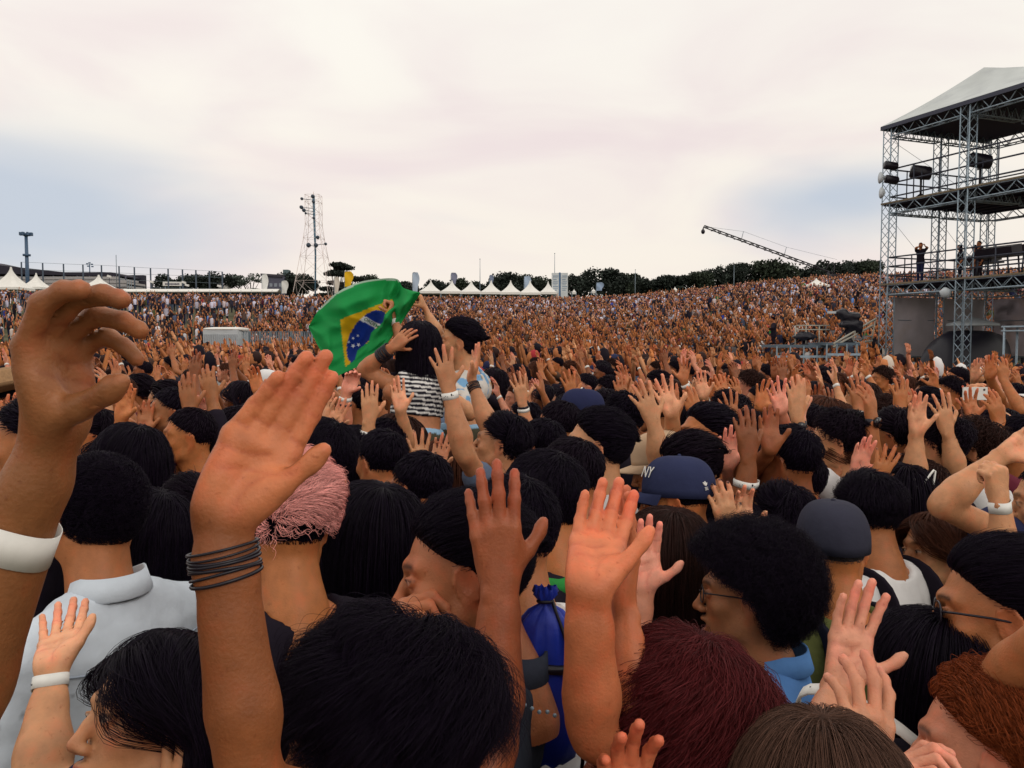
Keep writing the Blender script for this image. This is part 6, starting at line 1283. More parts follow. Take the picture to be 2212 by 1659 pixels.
def build_bag():
    # drawstring bag: gathered mouth, hanging sack, cord
    o = P(1180, 1480, 1.36); c = P(1178, 1298, 1.36); rt = thing('drawstring_bag', 'bright blue satin drawstring bag with a gathered top hanging on a back', 'bag', None, None, loc=tuple(o)); k = 1.36 / F; n = 44; ph = np.linspace(0, 6.283, n, endpoint=False); g = []
    prof = [(-.18, .30, 0), (-.10, .36, .0), (0, .16, .0), (.05, .17, .25), (.14, .52, .6), (.28, .78, .7), (.48, .92, .6), (.75, 1.0, .35), (1.2, 1.05, .25), (1.7, 1.1, .2), (2.0, .95, .15), (2.1, .6, .1)]
    for z, rr, fold in prof:
        w = 1 + (.14 * fold * np.sin(ph * 9 + z) + .09 * fold * np.sin(ph * 16 + 1.7 * z)) + (.20 * np.sin(ph * 11) if z < .02 else 0); g.append(np.stack((68 * k * rr * np.cos(ph) * w, 38 * k * rr * np.sin(ph) * w, np.full(n, -z * 170 * k) + .004 * np.sin(ph * 7)), 1) + (c - o))
    v = np.concatenate(g); v = np.concatenate((v, (g[-1].mean(0)[None])));  q = grid_faces(len(prof), n, True)[:, ::-1]; b = (len(prof) - 1) * n; m = MB(); m.add(v, [q, np.array([(b + j, b + (j + 1) % n, len(v) - 1) for j in range(n)])]); link('sack', m.mesh('sack', mat('blue_satin', (.012, .035, .40), .38, noise=.12, nscale=25, bump=.25, bscale=60, sheen=.1)), rt)
    m = MB(); tube(m, [c - o + np.array((.0125 * math.cos(a), .0075 * math.sin(a), .0)) for a in np.linspace(0, 6.6, 22)], .0032, 6, up=(0, 0, 1), caps=False); tube(m, spline((c - o + (.012, -.005, 0), c - o + (.045, -.03, -.10), c - o + (.062, -.035, -.24), c - o + (.05, -.02, -.34)), 16), .0032, 6, up=(0, 1, 0)); link('cord', m.mesh('cord', M_DARK), rt)
    m = MB(); z = -.75 * 170 * k; tube(m, [c - o + np.array((68 * k * 1.012 * math.cos(a), 38 * k * 1.03 * math.sin(a), z - .010 * math.cos(a + .6))) for a in np.linspace(0, 6.283, 40)], .0085, 8, up=(0, 0, 1), caps=False, flat=1.0); link('dark_band', m.mesh('dark_band', M_DARK), rt)

def build_mid():
    q = dict(group=G_MID, n=1400, hh=.0064, ah=.0064)
    PAP = lambda t, w=.018: ('paper', t, w)
    hero('dark-haired man in a slate blue t-shirt clapping high, tattooed upper arm and white wristband', (1080, 962, 3.30), 82, 12, hair=(dict(HS['mid'], cap=.2), 'ink'), skin=(.52, .235, .115), shirt=('slate', 'tee'), **{**q, 'n': 2200, 'hh': .004},
         arms=[A('L', (968, 838, 2.95), (952, 745, 2.95), (-.1, 1, .1), (1006, 985, 2.95), 'spread', [PAP(.03, .026)]), A('R', (1018, 822, 3.35), (1036, 745, 3.35), (-.9, -.3, .1), (1062, 935, 3.3), 'flat', [('cords', .03, .035)])])
    hero('short black head of hair seen from behind, right of the slate blue man', (1168, 968, 3.5), 55, hair=('short', 'ink'), shirt=('charcoal', 'tee'), **q)
    hero('tall young man in profile with round black hair and a white t-shirt', (1288, 968, 2.75), 88, 8, hair=(dict(HS['back'], cap=.17, L=.055), 'ink'), skin='light', shirt=('white', 'tee'), **{**q, 'n': 2800, 'hh': .0035})
    r, i = hero('person in a navy baseball cap with white letters on its front, facing the stage', (1458, 1085, 2.45), 84, -6, hair=('crop', 'black'), cap=((.028, .034, .085), False, [('NY', -.5, .045, .05, M_WHITE)]), skin='warm', shirt=('charcoal', 'tee'), **{**q, 'hh': .0035})
    cr = [c for c in r.children if c.name.startswith('cap')][0]; o = i['hc'] - i['base']; b = o + i['Rh'] @ np.array((-.055, -.098, .042)); m = MB(); nn = unit(i['Rh'] @ np.array((-.5, -.85, .1))); tx = unit(np.cross((0, 0, 1), nn)); tz = np.cross(nn, tx)
    for a in (-.6, 0, .6): ball(m, b + tx * .007 * math.sin(a) * 1.3 + tz * .009 * math.cos(a) + nn * .004, (.0028, .0028, .0075), n=8, m=6, R=np.stack((tx * math.cos(a) - tz * math.sin(a), nn, tx * math.sin(a) + tz * math.cos(a)), 1))
    for k in range(3): box(m, b - tz * (.003 + .0035 * k) + nn * .005, (.015, .0015, .0016), np.stack((tx, nn, tz), 1))
    link('leaf_emblem', m.mesh('leaf_emblem', M_WHITE), cr, kind='stuff')
    hero('smiling man with an undercut looking up at the stage, behind the beige cap', (1522, 948, 3.1), 112, 10, hk='male_smile', hair=('back', 'ink'), skin='warm', shirt=('charcoal', 'tee'), **{**q, 'hh': .0035})
    hero('man with a high bare forehead and swept-back dark hair, spectacles, above the navy cap', (1488, 1022, 2.75), 86, -12, hair=('back', 'black'), skin='light', glasses='clear', shirt=('navy', 'tee'), **{**q, 'hh': .0038})
    hero('person in a beige cap pulled low over the face', (1424, 1012, 3.05), 104, -16, hair=('crop', 'black'), cap=((.55, .38, .25), False), shirt=('grey', 'tee'), **q)
    hero('person in a black cap with a white front panel behind the tall young man', (1252, 902, 3.9), 78, -4, hair=('crop', 'black'), cap=('navy', False, None, 'white'), shirt=('black', 'tee'), **q)
    hero('man in black sunglasses in profile above the grey cap', (1712, 1048, 2.9), 90, 2, hair=('short', 'ink'), glasses='sun', skin='tan', shirt=('charcoal', 'tee'), **{**q, 'hh': .0035})
    hero('bearded smiling man with a high forehead in the right of the crowd', (1835, 945, 3.7), 118, 2, hk='male_smile', hair=(dict(HS['short'], cap=.05), 'black'), beard=.9, skin='warm', shirt=('charcoal', 'tee'), **{**q, 'hh': .0038})
    hero('woman with brown hair tied back, profile just under the bearded man', (1800, 1008, 3.3), 94, hk='fem', hair=('pony', 'chestnut'), skin='light', shirt=('black', 'tee'), **q)
    hero('person with long reddish brown hair left of the bearded man', (1770, 905, 4.3), 60, hk='fem', hair=('long', 'chestnut'), shirt=('maroon', 'tee'), **q)
    hero('man with dark hair and spectacles looking up past the raised elbows', (2112, 985, 3.5), 98, 6, hair=('mid', 'ink'), glasses='clear', skin='tan', shirt=('grey', 'tee'), **q)
    hero('dark-haired man in profile framed by the bent arm at the right', (2052, 1052, 3.3), 94, 4, hair=('mid', 'black'), skin='light', shirt=('white', 'tee'), **q)
    hero('person at the right edge folding both arms overhead with a pale cloth wristband', (2275, 1090, 2.35), 92, hair=('short', 'black'), skin='light', shirt=('navy', 'tee'), **q, arms=[A('L', (2158, 1078, 2.10), (2150, 995, 2.10), (-.2, 1, 0), (2178, 1250, 2.12), 'fist', [('paper', .02, .03)]), A('R', (2165, 985, 2.3), (2235, 940, 2.3), (.2, -1, .3), (2035, 1092, 2.3), 'relax')])
    r, i = hero('woman with black hair held by a white clip, seen from behind', (1940, 1072, 3.0), 40, hk='fem', hair=('long', 'ink'), shirt=('black', 'tee'), **q); m = MB(); c = i['hc'] - i['base'] + np.array((.05, -.115, .055)); tube(m, spline((c + (-.045, .01, .03), c + (-.03, 0, -.01), c + (-.01, 0, .02), c + (.03, .01, .06), c + (.01, 0, -.045)), 14), .004, 6, up=(0, 1, 0)); link('hair_clip', m.mesh('hair_clip', M_WHITE), r)
    hero('bearded man in profile clapping, left of the big pink palm', (368, 895, 3.9), 95, 4, hair=('short', 'ink'), beard=.85, skin=(.36, .14, .055), shirt=('maroon', 'tee'), **{**q, 'hh': .0038}, arms=[A('L', (410, 888, 3.5), (402, 803, 3.5), (-.1, 1, 0), (408, 1000, 3.5), 'flat'), A('R', (310, 935, 3.8), (318, 872, 3.8), (.5, -.9, .1), (336, 1000, 3.8), 'flat')])
    hero('person in long black sleeves with both hands up, beside the bearded man in profile', (505, 935, 3.9), 85, hair=('short', 'black'), skin=(.38, .15, .058), shirt=('black', 'long'), **q, arms=[A('L', (458, 862, 3.6), (440, 782, 3.6), (-.2, 1, 0), (478, 960, 3.6), 'relax')])
    hero('person with long black hair seen from behind, under the wrist of the cupped hand', (275, 1000, 2.6), 45, hk='fem', hair=('bob', 'ink'), shirt=('black', 'tee'), **{**q, 'n': 2500})
    hero('person with a broad head of black hair behind the pink palm\'s thumb', (692, 1000, 2.45), 48, hair=(dict(HS['short'], cap=.2), 'ink'), shirt=('black', 'tee'), **{**q, 'n': 2800})
    hero('person with a neat round black haircut seen from behind, above the long black hair', (822, 1002, 3.0), 38, hair=('short', 'ink'), shirt=('navy', 'tee'), **{**q, 'n': 2000})
    hero('person with dark blue-black hair low behind the clapping hands with dark nails', (905, 1062, 2.6), 50, hair=('short', 'ink'), shirt=('navy', 'tee'), **{**q, 'n': 2200})
    hero('person in grey with dark hair behind the neat round haircut', (765, 985, 3.35), 55, hk='fem', hair=('bob', 'ink'), shirt=('grey', 'tee'), **q)
    hero('woman with chestnut hair clapping, dark nail polish on spread fingers', (965, 1010, 3.5), 55, hk='fem', hair=('long', 'chestnut'), skin='light', shirt=('charcoal', 'tee'), **q, arms=[A('L', (905, 1018, 3.0), (908, 948, 3.0), (-.3, .9, .1), (930, 1110, 3.1), 'spread', polish=(.03, .02, .03)), A('R', (938, 1018, 3.1), (958, 962, 3.1), (-.2, -1, .1), (960, 1110, 3.2), 'flat')])
    hero('woman in profile with brown hair and one flushed palm raised below the green flag', (850, 950, 3.9), 97, hk='fem', hair=('long', 'brown'), skin='light', shirt=('grey', 'tee'), **{**q, 'hh': .004}, arms=[A('R', (866, 890, 3.6), (858, 826, 3.6), (.4, -.9, 0), (886, 975, 3.7), 'flat')])
    hero('person with close black hair in front of the tall young man\'s shoulder', (1228, 1035, 2.5), 58, hair=('short', 'black'), shirt=('navy', 'tee'), **{**q, 'n': 2200})
    hero('person with dark curls behind the white and navy cap', (1345, 905, 4.2), 70, hair=('messy', 'ink'), shirt=('black', 'tee'), **q)
    hero('dark-haired person in a cap-shaped haircut beneath the white and navy cap', (1205, 925, 3.8), 74, hair=('short', 'black'), shirt=('charcoal', 'tee'), **q)
    hero('dark-haired person squeezed between the brown nails hand and the black afro', (1575, 1160, 2.55), 55, hair=('short', 'ink'), shirt=('slate', 'tee'), **{**q, 'n': 1800})
    0 and hero('dark-haired person in a navy shirt right of the girl looking back', (2065, 1170, 2.3), 70, hair=('mid', 'ink'), shirt=('navy', 'tee'), **{**q, 'n': 2400})
    hero('dark-haired person filling the gap over the pale denim shoulder', (70, 960, 2.2), 70, hair=('mid', 'ink'), shirt=('black', 'tee'), **{**q, 'n': 1800})
    0 and hero('woman with black hair low behind the denim shirt of the afro man', (1880, 1320, 1.75), 50, hk='fem', hair=('bob', 'ink'), shirt=('black', 'tee'), **{**q, 'n': 2500})
    # raised hands whose owners are mostly hidden: (wrist, tip, depth, side, palm, pose, elbow or None, bands, skin, label, extra)
    cam_, aw = (.05, -1, .05), (-.05, 1, .05)
    H = [((798, 908), (800, 832), 3.3, 'L', aw, 'flat', (786, 1020), [PAP(.055, .024)], 'light', 'slim hand with a white wristband under the flag', {}),
         ((748, 848), (768, 802), 3.6, 'R', (-.2, -.8, -.5), 'cup', (740, 930), [PAP(.03), ('dark', .055, .008)], 'pink', 'pale hand with two wristbands at the hem of the flag', {}),
         ((690, 925), (712, 862), 3.4, 'L', (.7, .7, 0), 'flat', None, [], 'light', 'pair of blurred pale hands just right of the big pink palm', {'two': (24, 6)}),
         ((1128, 868), (1120, 812), 4.2, 'L', aw, 'spread', (1142, 940), [PAP(.045), ('dark', .03, .012)], 'light', 'fanned hand with dark and white wristbands right of the two women', {}),
         ((1412, 912), (1386, 842), 2.9, 'L', aw, 'spread', (1428, 1000), [], 'light', 'big pale fanned hand right of the tall young man', {'two': (40, -14)}),
         ((1456, 905), (1450, 848), 3.4, 'L', aw, 'flat', (1462, 1000), [PAP(.055)], 'tan', 'straight forearm with a white wristband above the smiling man', {}),
         ((1508, 908), (1490, 852), 3.5, 'L', aw, 'relax', (1525, 990), [PAP(.03)], 'warm', 'tilted hand with a white wristband over the smiling man', {}),
         ((1582, 918), (1576, 858), 3.6, 'L', aw, 'spread', None, [], 'tan', 'spread hand beside the dark pair of clapping arms', {}),
         ((1572, 1012), (1574, 946), 2.9, 'R', cam_, 'flat', None, [], 'pink', 'small flushed palm left of the dark clapping arms', {}),
         ((1618, 985), (1610, 888), 2.6, 'L', aw, 'flat', (1606, 1110), [('paper', .09, .022)], (.25, .082, .030), 'dark brown pair of clapping arms with a white paper band', {'two': (46, -8)}),
         ((1688, 892), (1676, 826), 3.4, 'R', cam_, 'spread', None, [], 'pink', 'pink spread palm in the cluster above the sunglasses', {'two': (42, 4)}),
         ((1722, 900), (1722, 832), 3.1, 'L', aw, 'flat', (1734, 1010), [('watch', .035, .022)], 'light', 'pale forearm with a dark watch above the grey cap', {}),
         ((1574, 1150), (1562, 1078), 2.35, 'L', aw, 'relax', None, [], 'light', 'fingers with black nail polish in front of the dark clapping arms', {'polish': (.02, .01, .015), 'two': (34, 4)}),
         ((1848, 1028), (1868, 966), 3.0, 'R', cam_, 'flat', None, [], 'pink', 'pale tilted palm left of the brown hand with nails', {}),
         ((1888, 1046), (1918, 990), 2.9, 'L', aw, 'spread', None, [], 'warm', 'brown hand with painted nails behind the thick black hair', {'polish': (.03, .015, .02)}),
         ((1980, 938), (1982, 868), 3.0, 'R', cam_, 'flat', (1976, 1040), [], 'light', 'upright pale palm on a straight bare arm', {}),
         ((1884, 906), (1878, 848), 3.2, 'L', (-.5, .8, 0), 'relax', (1880, 1010), [('watch', .01, .026)], 'tan', 'wrist with a chunky dark watch beside the bearded man', {}),
         ((2046, 932), (2034, 862), 3.1, 'L', aw, 'spread', (2068, 1020), [], 'light', 'spread hand on a long pale arm', {}),
         ((1945, 886), (1946, 828), 3.8, 'L', aw, 'spread', None, [('dark', .015, .014)], 'warm', 'hand with a dark bracelet behind the upright pale palm', {}),
         ((16, 932), (24, 872), 3.3, 'L', aw, 'spread', None, [], 'warm', 'spread hand at the left edge below the straw hat', {}),
         ((262, 906), (276, 850), 3.3, 'R', cam_, 'flat', (250, 1000), [('beads', .035, .014)], 'warm', 'hand with a pale bead bracelet under the giant thumb', {}),
         ((560, 850), (548, 800), 4.2, 'R', cam_, 'relax', None, [], 'warm', 'loose palm between the bearded man and the big pink palm', {}),
         ((1855, 880), (1850, 830), 3.9, 'L', aw, 'spread', None, [PAP(.03)], 'tan', 'spread hand above the bearded man', {}),
         ((2160, 915), (2148, 866), 3.6, 'L', aw, 'relax', None, [], 'warm', 'blurred brown hand above the folded arms at the right', {}),
         ((1640, 885), (1655, 830), 3.9, 'R', cam_, 'spread', None, [], 'warm', 'orange palm left of the pink cluster', {}),
         ((1345, 870), (1340, 822), 4.4, 'L', aw, 'flat', None, [PAP(.03)], 'tan', 'hand with a white wristband above the tall young man', {}),
         ((1235, 858), (1228, 812), 4.6, 'L', aw, 'spread', None, [], 'warm', 'spread hand over the white and navy cap', {}),
         ((205, 880), (200, 830), 4.0, 'R', cam_, 'spread', None, [], 'warm', 'palm seen between the giant hand and the bearded man', {}),
         ((1520, 860), (1512, 812), 4.3, 'R', cam_, 'flat', None, [PAP(.03)], 'light', 'pale palm with wristband high above the smiling man', {}),
         ((2100, 905), (2092, 852), 3.9, 'R', cam_, 'spread', None, [], 'tan', 'palm beside the raised phone', {}),
         ]
    rg = np.random.default_rng(17); hp = ['short', 'mid', 'messy', 'short', 'bob', 'long', 'back']
    for (w0, w1), (t0, t1), d, sd, palm, pose, el, bands, sk, lab, ex in H:
        wr = (w0, w1, d); tip = (t0, t1, d - .02 * (sd == 'R')); wx = P(*wr); hp_ = wx + np.array((.20 + rg.uniform(-.02, .06), .16 + rg.uniform(0, .1), -.05 + rg.uniform(-.06, .02))); hp_[2] = np.clip(hp_[2], 1.42, 1.58) if not 730 < w0 < 900 else 1.40
        fem = rg.random() < .35; h_ = hp[rg.integers(len(hp))] if fem else hp[rg.integers(4)]; ar = [A(sd, wr, tip, palm, (el[0], el[1], d + .02) if el else None, pose, bands, **({'polish': ex['polish']} if 'polish' in ex else {}))]
        if 'two' in ex: o = 'R' if sd == 'L' else 'L'; dx, dy = ex['two']; ar.append(A(o, (w0 + dx, w1 + dy, d + .12), (t0 + dx * .9 + 8, t1 + dy, d + .12), cam_ if o == 'R' else aw, None, pose))
        hero('person showing a ' + lab, None, 80 - math.degrees(math.atan((w0 - CX) / F)) + rg.normal() * 14, float(rg.uniform(-4, 8)), pos=hp_, hk='fem' if fem else 'male', hair=(h_, ['ink', 'black', 'black', 'brown'][rg.integers(4)]), skin=sk, shirt=(['black', 'charcoal', 'navy', 'grey', 'maroon', 'black', 'white'][rg.integers(7)], 'tee'), arms=ar, group=G_HAND, n=1000, hh=.0075, ah=.0066)
    # raised phone, held in two hands
    r, i = hero('person holding a white phone sideways above the crowd with both arms up', None, 100, 0, pos=P(2165, 935, 4.35), hair=('short', 'black'), skin='light', shirt=('black', 'tee'), **q, arms=[A('L', (2136, 872, 4.2), (2116, 836, 4.2), (-.6, .7, 0), (2182, 925, 4.2), 'cup'), A('R', (2086, 872, 4.25), (2096, 838, 4.25), (.6, -.5, 0), (2120, 930, 4.3), 'cup')])
    c = P(2106, 850, 4.17); t = thing('phone', 'white phone held up sideways above the crowd', 'phone', loc=tuple(c)); m = MB(); box(m, (0, 0, 0), (.125, .009, .066)); link('body', m.mesh('body', M_WHITE, False), t); m = MB(); box(m, (0, .0052, 0), (.110, .001, .058)); link('screen', m.mesh('screen', M_GLOSS, False), t); m = MB(); tube(m, ((.045, -.0045, .02), (.045, -.006, .02)), .006, 10, up=(0, 0, 1)); link('camera_lens', m.mesh('camera_lens', M_GLOSS), t)
    # straw hat at the left edge
    r, i = hero('person under a broad brown straw hat half hidden by the giant cupped hand', (14, 880, 3.7), 92, -16, 14, hair=('short', 'black'), shirt=('black', 'tee'), **q); m = MB(); g = []; ph = np.linspace(0, 6.283, 30, endpoint=False)
    for rr, z in ((.01, .175), (.06, .172), (.085, .150), (.098, .075), (.105, .06), (.19, .045), (.215, .052), (.19, .040), (.102, .05)): g.append(np.stack((rr * np.cos(ph), rr * 1.1 * np.sin(ph) - .01, np.full(30, z) + (.014 * np.cos(2 * ph) if rr > .12 else 0)), 1))
    v = i['hc'] - i['base'] + np.concatenate(g) @ i['Rh'].T; m.add(v, grid_faces(9, 30, True)); link('hat', m.mesh('hat', mat('straw', (.30, .17, .08), .8, noise=.2, nscale=60, bump=.6, bscale=160)), r)

def build_flag_women():
    stripes = lambda v, R, o: np.where((np.mod(((v - o) @ R)[:, 2] + .015 * ((v - o) @ R)[:, 0], .0215) < .0125)[:, None], np.array((.012, .010, .02)), np.array((.80, .78, .76)))
    def seat(r, i, col, ts):
        nb, R, b = i['nb'] - i['base'], i['Rb'], i['base']; T = lambda p: nb + R @ np.array(p); fd = Field(); z = -.56 * ts
        fd.ell(T((0, .0, z - .015)), (.158, .118, .085), R, .02); fd.ell(T((0, .0, z + .03)), (.140, .104, .05), R, .02)
        for s in (-1, 1): fd.cone(T((s * .08, .02, z - .03)), T((s * .12, .22, z - .05)), .088, .080, .03)
        v, f = fd.build(.011); m = MB(); l = ((v - T((0, 0, z))) @ R)[:, 2]; m.add(v + vnormals(v, f) * .004 * vnoise(v, 14, 3)[:, None], f, np.where((l > .028)[:, None], np.array((.30, .48, .66)), np.array((.075, .070, .045)))); link('shorts', m.mesh('shorts', M_CLOTH), r); m = MB()
        for s in (-1, 1): tube(m, spline((T((s * .115, .18, z - .05)), T((s * .13, .40, z - .07)), T((s * .13, .44, z - .30)), T((s * .11, .36, z - .52))), 14), np.interp(np.linspace(0, 1, 14), [0, .4, .6, 1], [.078, .060, .056, .040]), 10, up=R[:, 0]); ball(m, T((s * .11, .40, z - .55)), (.045, .10, .04), R=R, n=8, m=6)
        link('legs', m.mesh('legs', M_SKIN), r, tuple(r.color)[:3])
    k = dict(legs=False, crop=True, group='two women riding on shoulders', ah=.0048, ts=.62)
    r, i = hero('woman in a striped crop top riding on shoulders under the green flag', (905, 745, 4.2), 12, -2, hk='fem', hair=(dict(HS['long'], jit=.14, L=.30), 'ink'), n=4500, skin=(.48, .20, .095), shirt=((1, 1, 1), 'tank', stripes), byaw=8, lean=(-8, 6), **k, hh=.004,
        arms=[A('L', (846, 752, 4.02), (888, 716, 4.02), (.5, .6, .3), (785, 800, 4.10), 'relax', [('cords', .05, .075)]), A('R', (849, 684, 4.46), (846, 640, 4.46), 'left', (876, 760, 4.42), 'fist', [('paper', .035, .026)])]); seat(r, i, None, .62)
    carrier('man carrying the woman in the striped crop top on his shoulders', i, 4.25)
    flower = lambda v, R, o: np.where((vnoise(v, 9, 5) > .1)[:, None], np.array((.18, .36, .58)), np.array((.62, .58, .54))) * np.where((vnoise(v, 16, 8) > .5)[:, None], np.array((.9, .6, .4)), np.ones(3))
    r, i = hero('woman in a patterned top riding on shoulders and holding the flag', (990, 742, 4.42), 92, 6, hk='fem', hair=(dict(HS['back'], cap=.08, L=.10, g=.3), 'ink'), n=3500, skin='light', shirt=((1, 1, 1), 'short', flower), byaw=60, **k, hh=.0036,
        arms=[A('R', (919, 668, 4.50), (908, 640, 4.50), 'left', (948, 728, 4.50), 'fist'), A('L', (978, 852, 4.1), (960, 830, 4.05), 'right', (1014, 895, 4.15), 'relax')]); seat(r, i, None, .62)
    carrier('man carrying the woman with the dark bob on his shoulders', i, 4.45)
def carrier(label, i, d):
    p = i['nb'] + i['Rb'] @ np.array((0, .20, -.40)); p[2] -= .10; hero(label, None, math.degrees(math.atan2(i['Rb'][1, 0], i['Rb'][0, 0])), pos=p, hair=('short', 'brown'), shirt=('charcoal', 'tee'), group='two men carrying women on their shoulders', n=900, hh=.006)
def build_flag():
    # cloth laid out from its outline in the picture; the printed pattern rides on the cloth
    d0 = 4.52
    outl = [(666, 706), (690, 668), (728, 632), (775, 610), (822, 602), (858, 603), (872, 622), (908, 632)]        # top edge
    low = [(666, 706), (684, 742), (702, 778), (704, 822), (742, 806), (790, 782), (836, 742), (872, 690), (908, 634)]      # bottom edge
    nu, nv = 120, 84; top = spline(np.array([(u, v, 0) for u, v in outl]), nu); bot = spline(np.array([(u, v, 0) for u, v in low]), nu); V = []; UVp = []
    for j in range(nv):
        t = j / (nv - 1)
        for i in range(nu):
            s = i / (nu - 1); u, v = (top[i] * (1 - t) + bot[i] * t)[:2]; env = math.sin(math.pi * s) ** .5 * math.sin(math.pi * min(t + .1, 1)) ** .5
            dz = .085 * math.sin(s * 10.5 + t * 2.6 + .5) * env * (.35 + .8 * s) + .04 * math.sin(t * 9 - s * 8) * env + .03 * math.sin(s * 23 + t * 7) * max(s - .45, 0) * 2 + .10 * math.exp(-((s - .80) / .06) ** 2) * env - .07 * math.exp(-((s - .68) / .04) ** 2) * env
            cl_ = (u - 850) * .80 + (v - 660) * .60; dz += (-.075 * math.exp(-((cl_ - 5) / 9) ** 2) + .05 * math.exp(-((cl_ + 12) / 10) ** 2)) * env + .022 * math.sin((u * .8 - v * .5) * .11 + math.sin(v * .05) * 2) * env + .012 * math.sin((u * .3 + v * .9) * .19) * env
            V.append(P(u, v, d0 + dz - .25 * (s - .5))); UVp.append((u, v))
    V = np.array(V); uv = np.array(UVp); q = uv - np.array((796, 732)); a = math.radians(31); X = q @ np.array((math.cos(a), math.sin(a))); Y = -(q @ np.array((-math.sin(a), math.cos(a))))
    green, yel, blue, wht = (np.array(c) for c in ((.018, .34, .085), (.70, .42, .012), (.010, .035, .26), (.74, .76, .78)))
    cl = (uv[:, 0] - 850) * .80 + (uv[:, 1] - 660) * .60; fold = sm(cl + 3 * np.sin(uv[:, 1] * .16), -1, 1); X = X + fold * 105
    e = np.abs(X) / 74 + np.abs(Y - 4) / 96; el = np.hypot(X / 40, (Y - 2) / 66); c = np.where((e < 1)[:, None], yel, green); c = np.where((el < 1)[:, None], blue, c); bnd = (el < 1) & (np.abs(Y - 33 + .0016 * X ** 2) < 6.2); c = np.where(bnd[:, None], wht, c); hem = (uv[:, 1] < np.interp(uv[:, 0], [o[0] for o in outl], [o[1] for o in outl]) + 3.2) & (uv[:, 0] > 690) & (uv[:, 0] < 862); c = np.where(hem[:, None], np.array((.45, .62, .50)), c)
    b = V.mean(0); rt = thing('flag', 'green flag with yellow rhombus and blue starry disc held aloft by two women', 'flag', loc=tuple(b)); mb = MB(); mb.add(V - b, grid_faces(nv, nu), c); mf = mat('flag_cloth', (1, 1, 1), .7, attr=True, spec=.2, bump=.2, bscale=40)
    nt_ = mf.node_tree; pb = nt_.nodes['Principled BSDF']; tr = N(nt_, 'ShaderNodeBsdfTranslucent'); ms = N(nt_, 'ShaderNodeMixShader', i_0=.34); at = [x for x in nt_.nodes if x.type == 'ATTRIBUTE'][0]; nt_.links.new(at.outputs[0], tr.inputs[0]); out = [x for x in nt_.nodes if x.type == 'OUTPUT_MATERIAL'][0]; nt_.links.new(pb.outputs[0], ms.inputs[1]); nt_.links.new(tr.outputs[0], ms.inputs[2]); nt_.links.new(ms.outputs[0], out.inputs[0])
    link('cloth', mb.mesh('cloth', mf), rt); Vg = V.reshape(nv, nu, 3); Ug = uv.reshape(nv, nu, 2)
    def lay(pts2, lift=.004):                                   # pattern coordinates -> point on the cloth
        px = np.array((796, 732)) + np.outer(pts2[:, 0], (math.cos(a), math.sin(a))) - np.outer(pts2[:, 1], (-math.sin(a), math.cos(a))); o = []
        for p in px: k = ((uv - p) ** 2).sum(1).argsort()[:4]; w = 1 / (((uv[k] - p) ** 2).sum(1) + .05); w /= w.sum(); bp = (V[k] * w[:, None]).sum(0); pu = (uv[k] * w[:, None]).sum(0); dd = proj(bp)[2]; o.append(bp + (_r * (p - pu)[0] - _u * (p - pu)[1]) * dd / F + unit(CAM - bp) * lift)
        return np.array(o) - b
    stars = [(-14, -6, 4), (-20, -16, 4), (-3, -22, 5), (-12, -30, 5.5), (6, -12, 4), (-24, -28, 4), (2, -42, 6.5), (14, 2, 3.5)]
    for x, y, r_ in stars:
        x -= 9; px_ = np.array((796, 732)) + x * np.array((math.cos(a), math.sin(a))) - y * np.array((-math.sin(a), math.cos(a)))
        if (px_[0] - 850) * .80 + (px_[1] - 660) * .60 > -7: continue
        an = np.arange(10) * math.pi / 5 + math.pi / 2; rr = np.where(np.arange(10) % 2 == 0, r_, r_ * .42); p2 = np.stack((x + rr * np.cos(an), y + rr * np.sin(an)), 1); p2 = np.vstack((p2, (x, y))); v = lay(p2); m = MB(); m.add(v, np.array([(i, (i + 1) % 10, 10) for i in range(10)])); link('star', m.mesh('star', mat('flag_star', (.70, .74, .80), .6), False), rt)
    cu = bpy.data.curves.new('t', 'FONT'); cu.body = 'ORDEM E'; cu.size = 10.0; cu.align_x = 'CENTER'; cu.align_y = 'CENTER'; cu.offset = .12; ob = bpy.data.objects.new('t', cu); COL.objects.link(ob); me = bpy.data.meshes.new_from_object(ob.evaluated_get(bpy.context.evaluated_depsgraph_get())); bpy.data.objects.remove(ob); v = np.zeros(len(me.vertices) * 3); me.vertices.foreach_get('co', v); v = v.reshape(-1, 3); v2 = lay(np.stack((v[:, 0] * 1.05 - 8, v[:, 1] + 33 - .0016 * v[:, 0] ** 2), 1), .006); me.vertices.foreach_set('co', v2.ravel()); me.materials.clear(); me.materials.append(mat('flag_letter', (.02, .17, .06), .6)); me.update(); link('lettering', me, rt)
build_near(); build_bag(); build_mid(); build_flag_women(); build_flag()
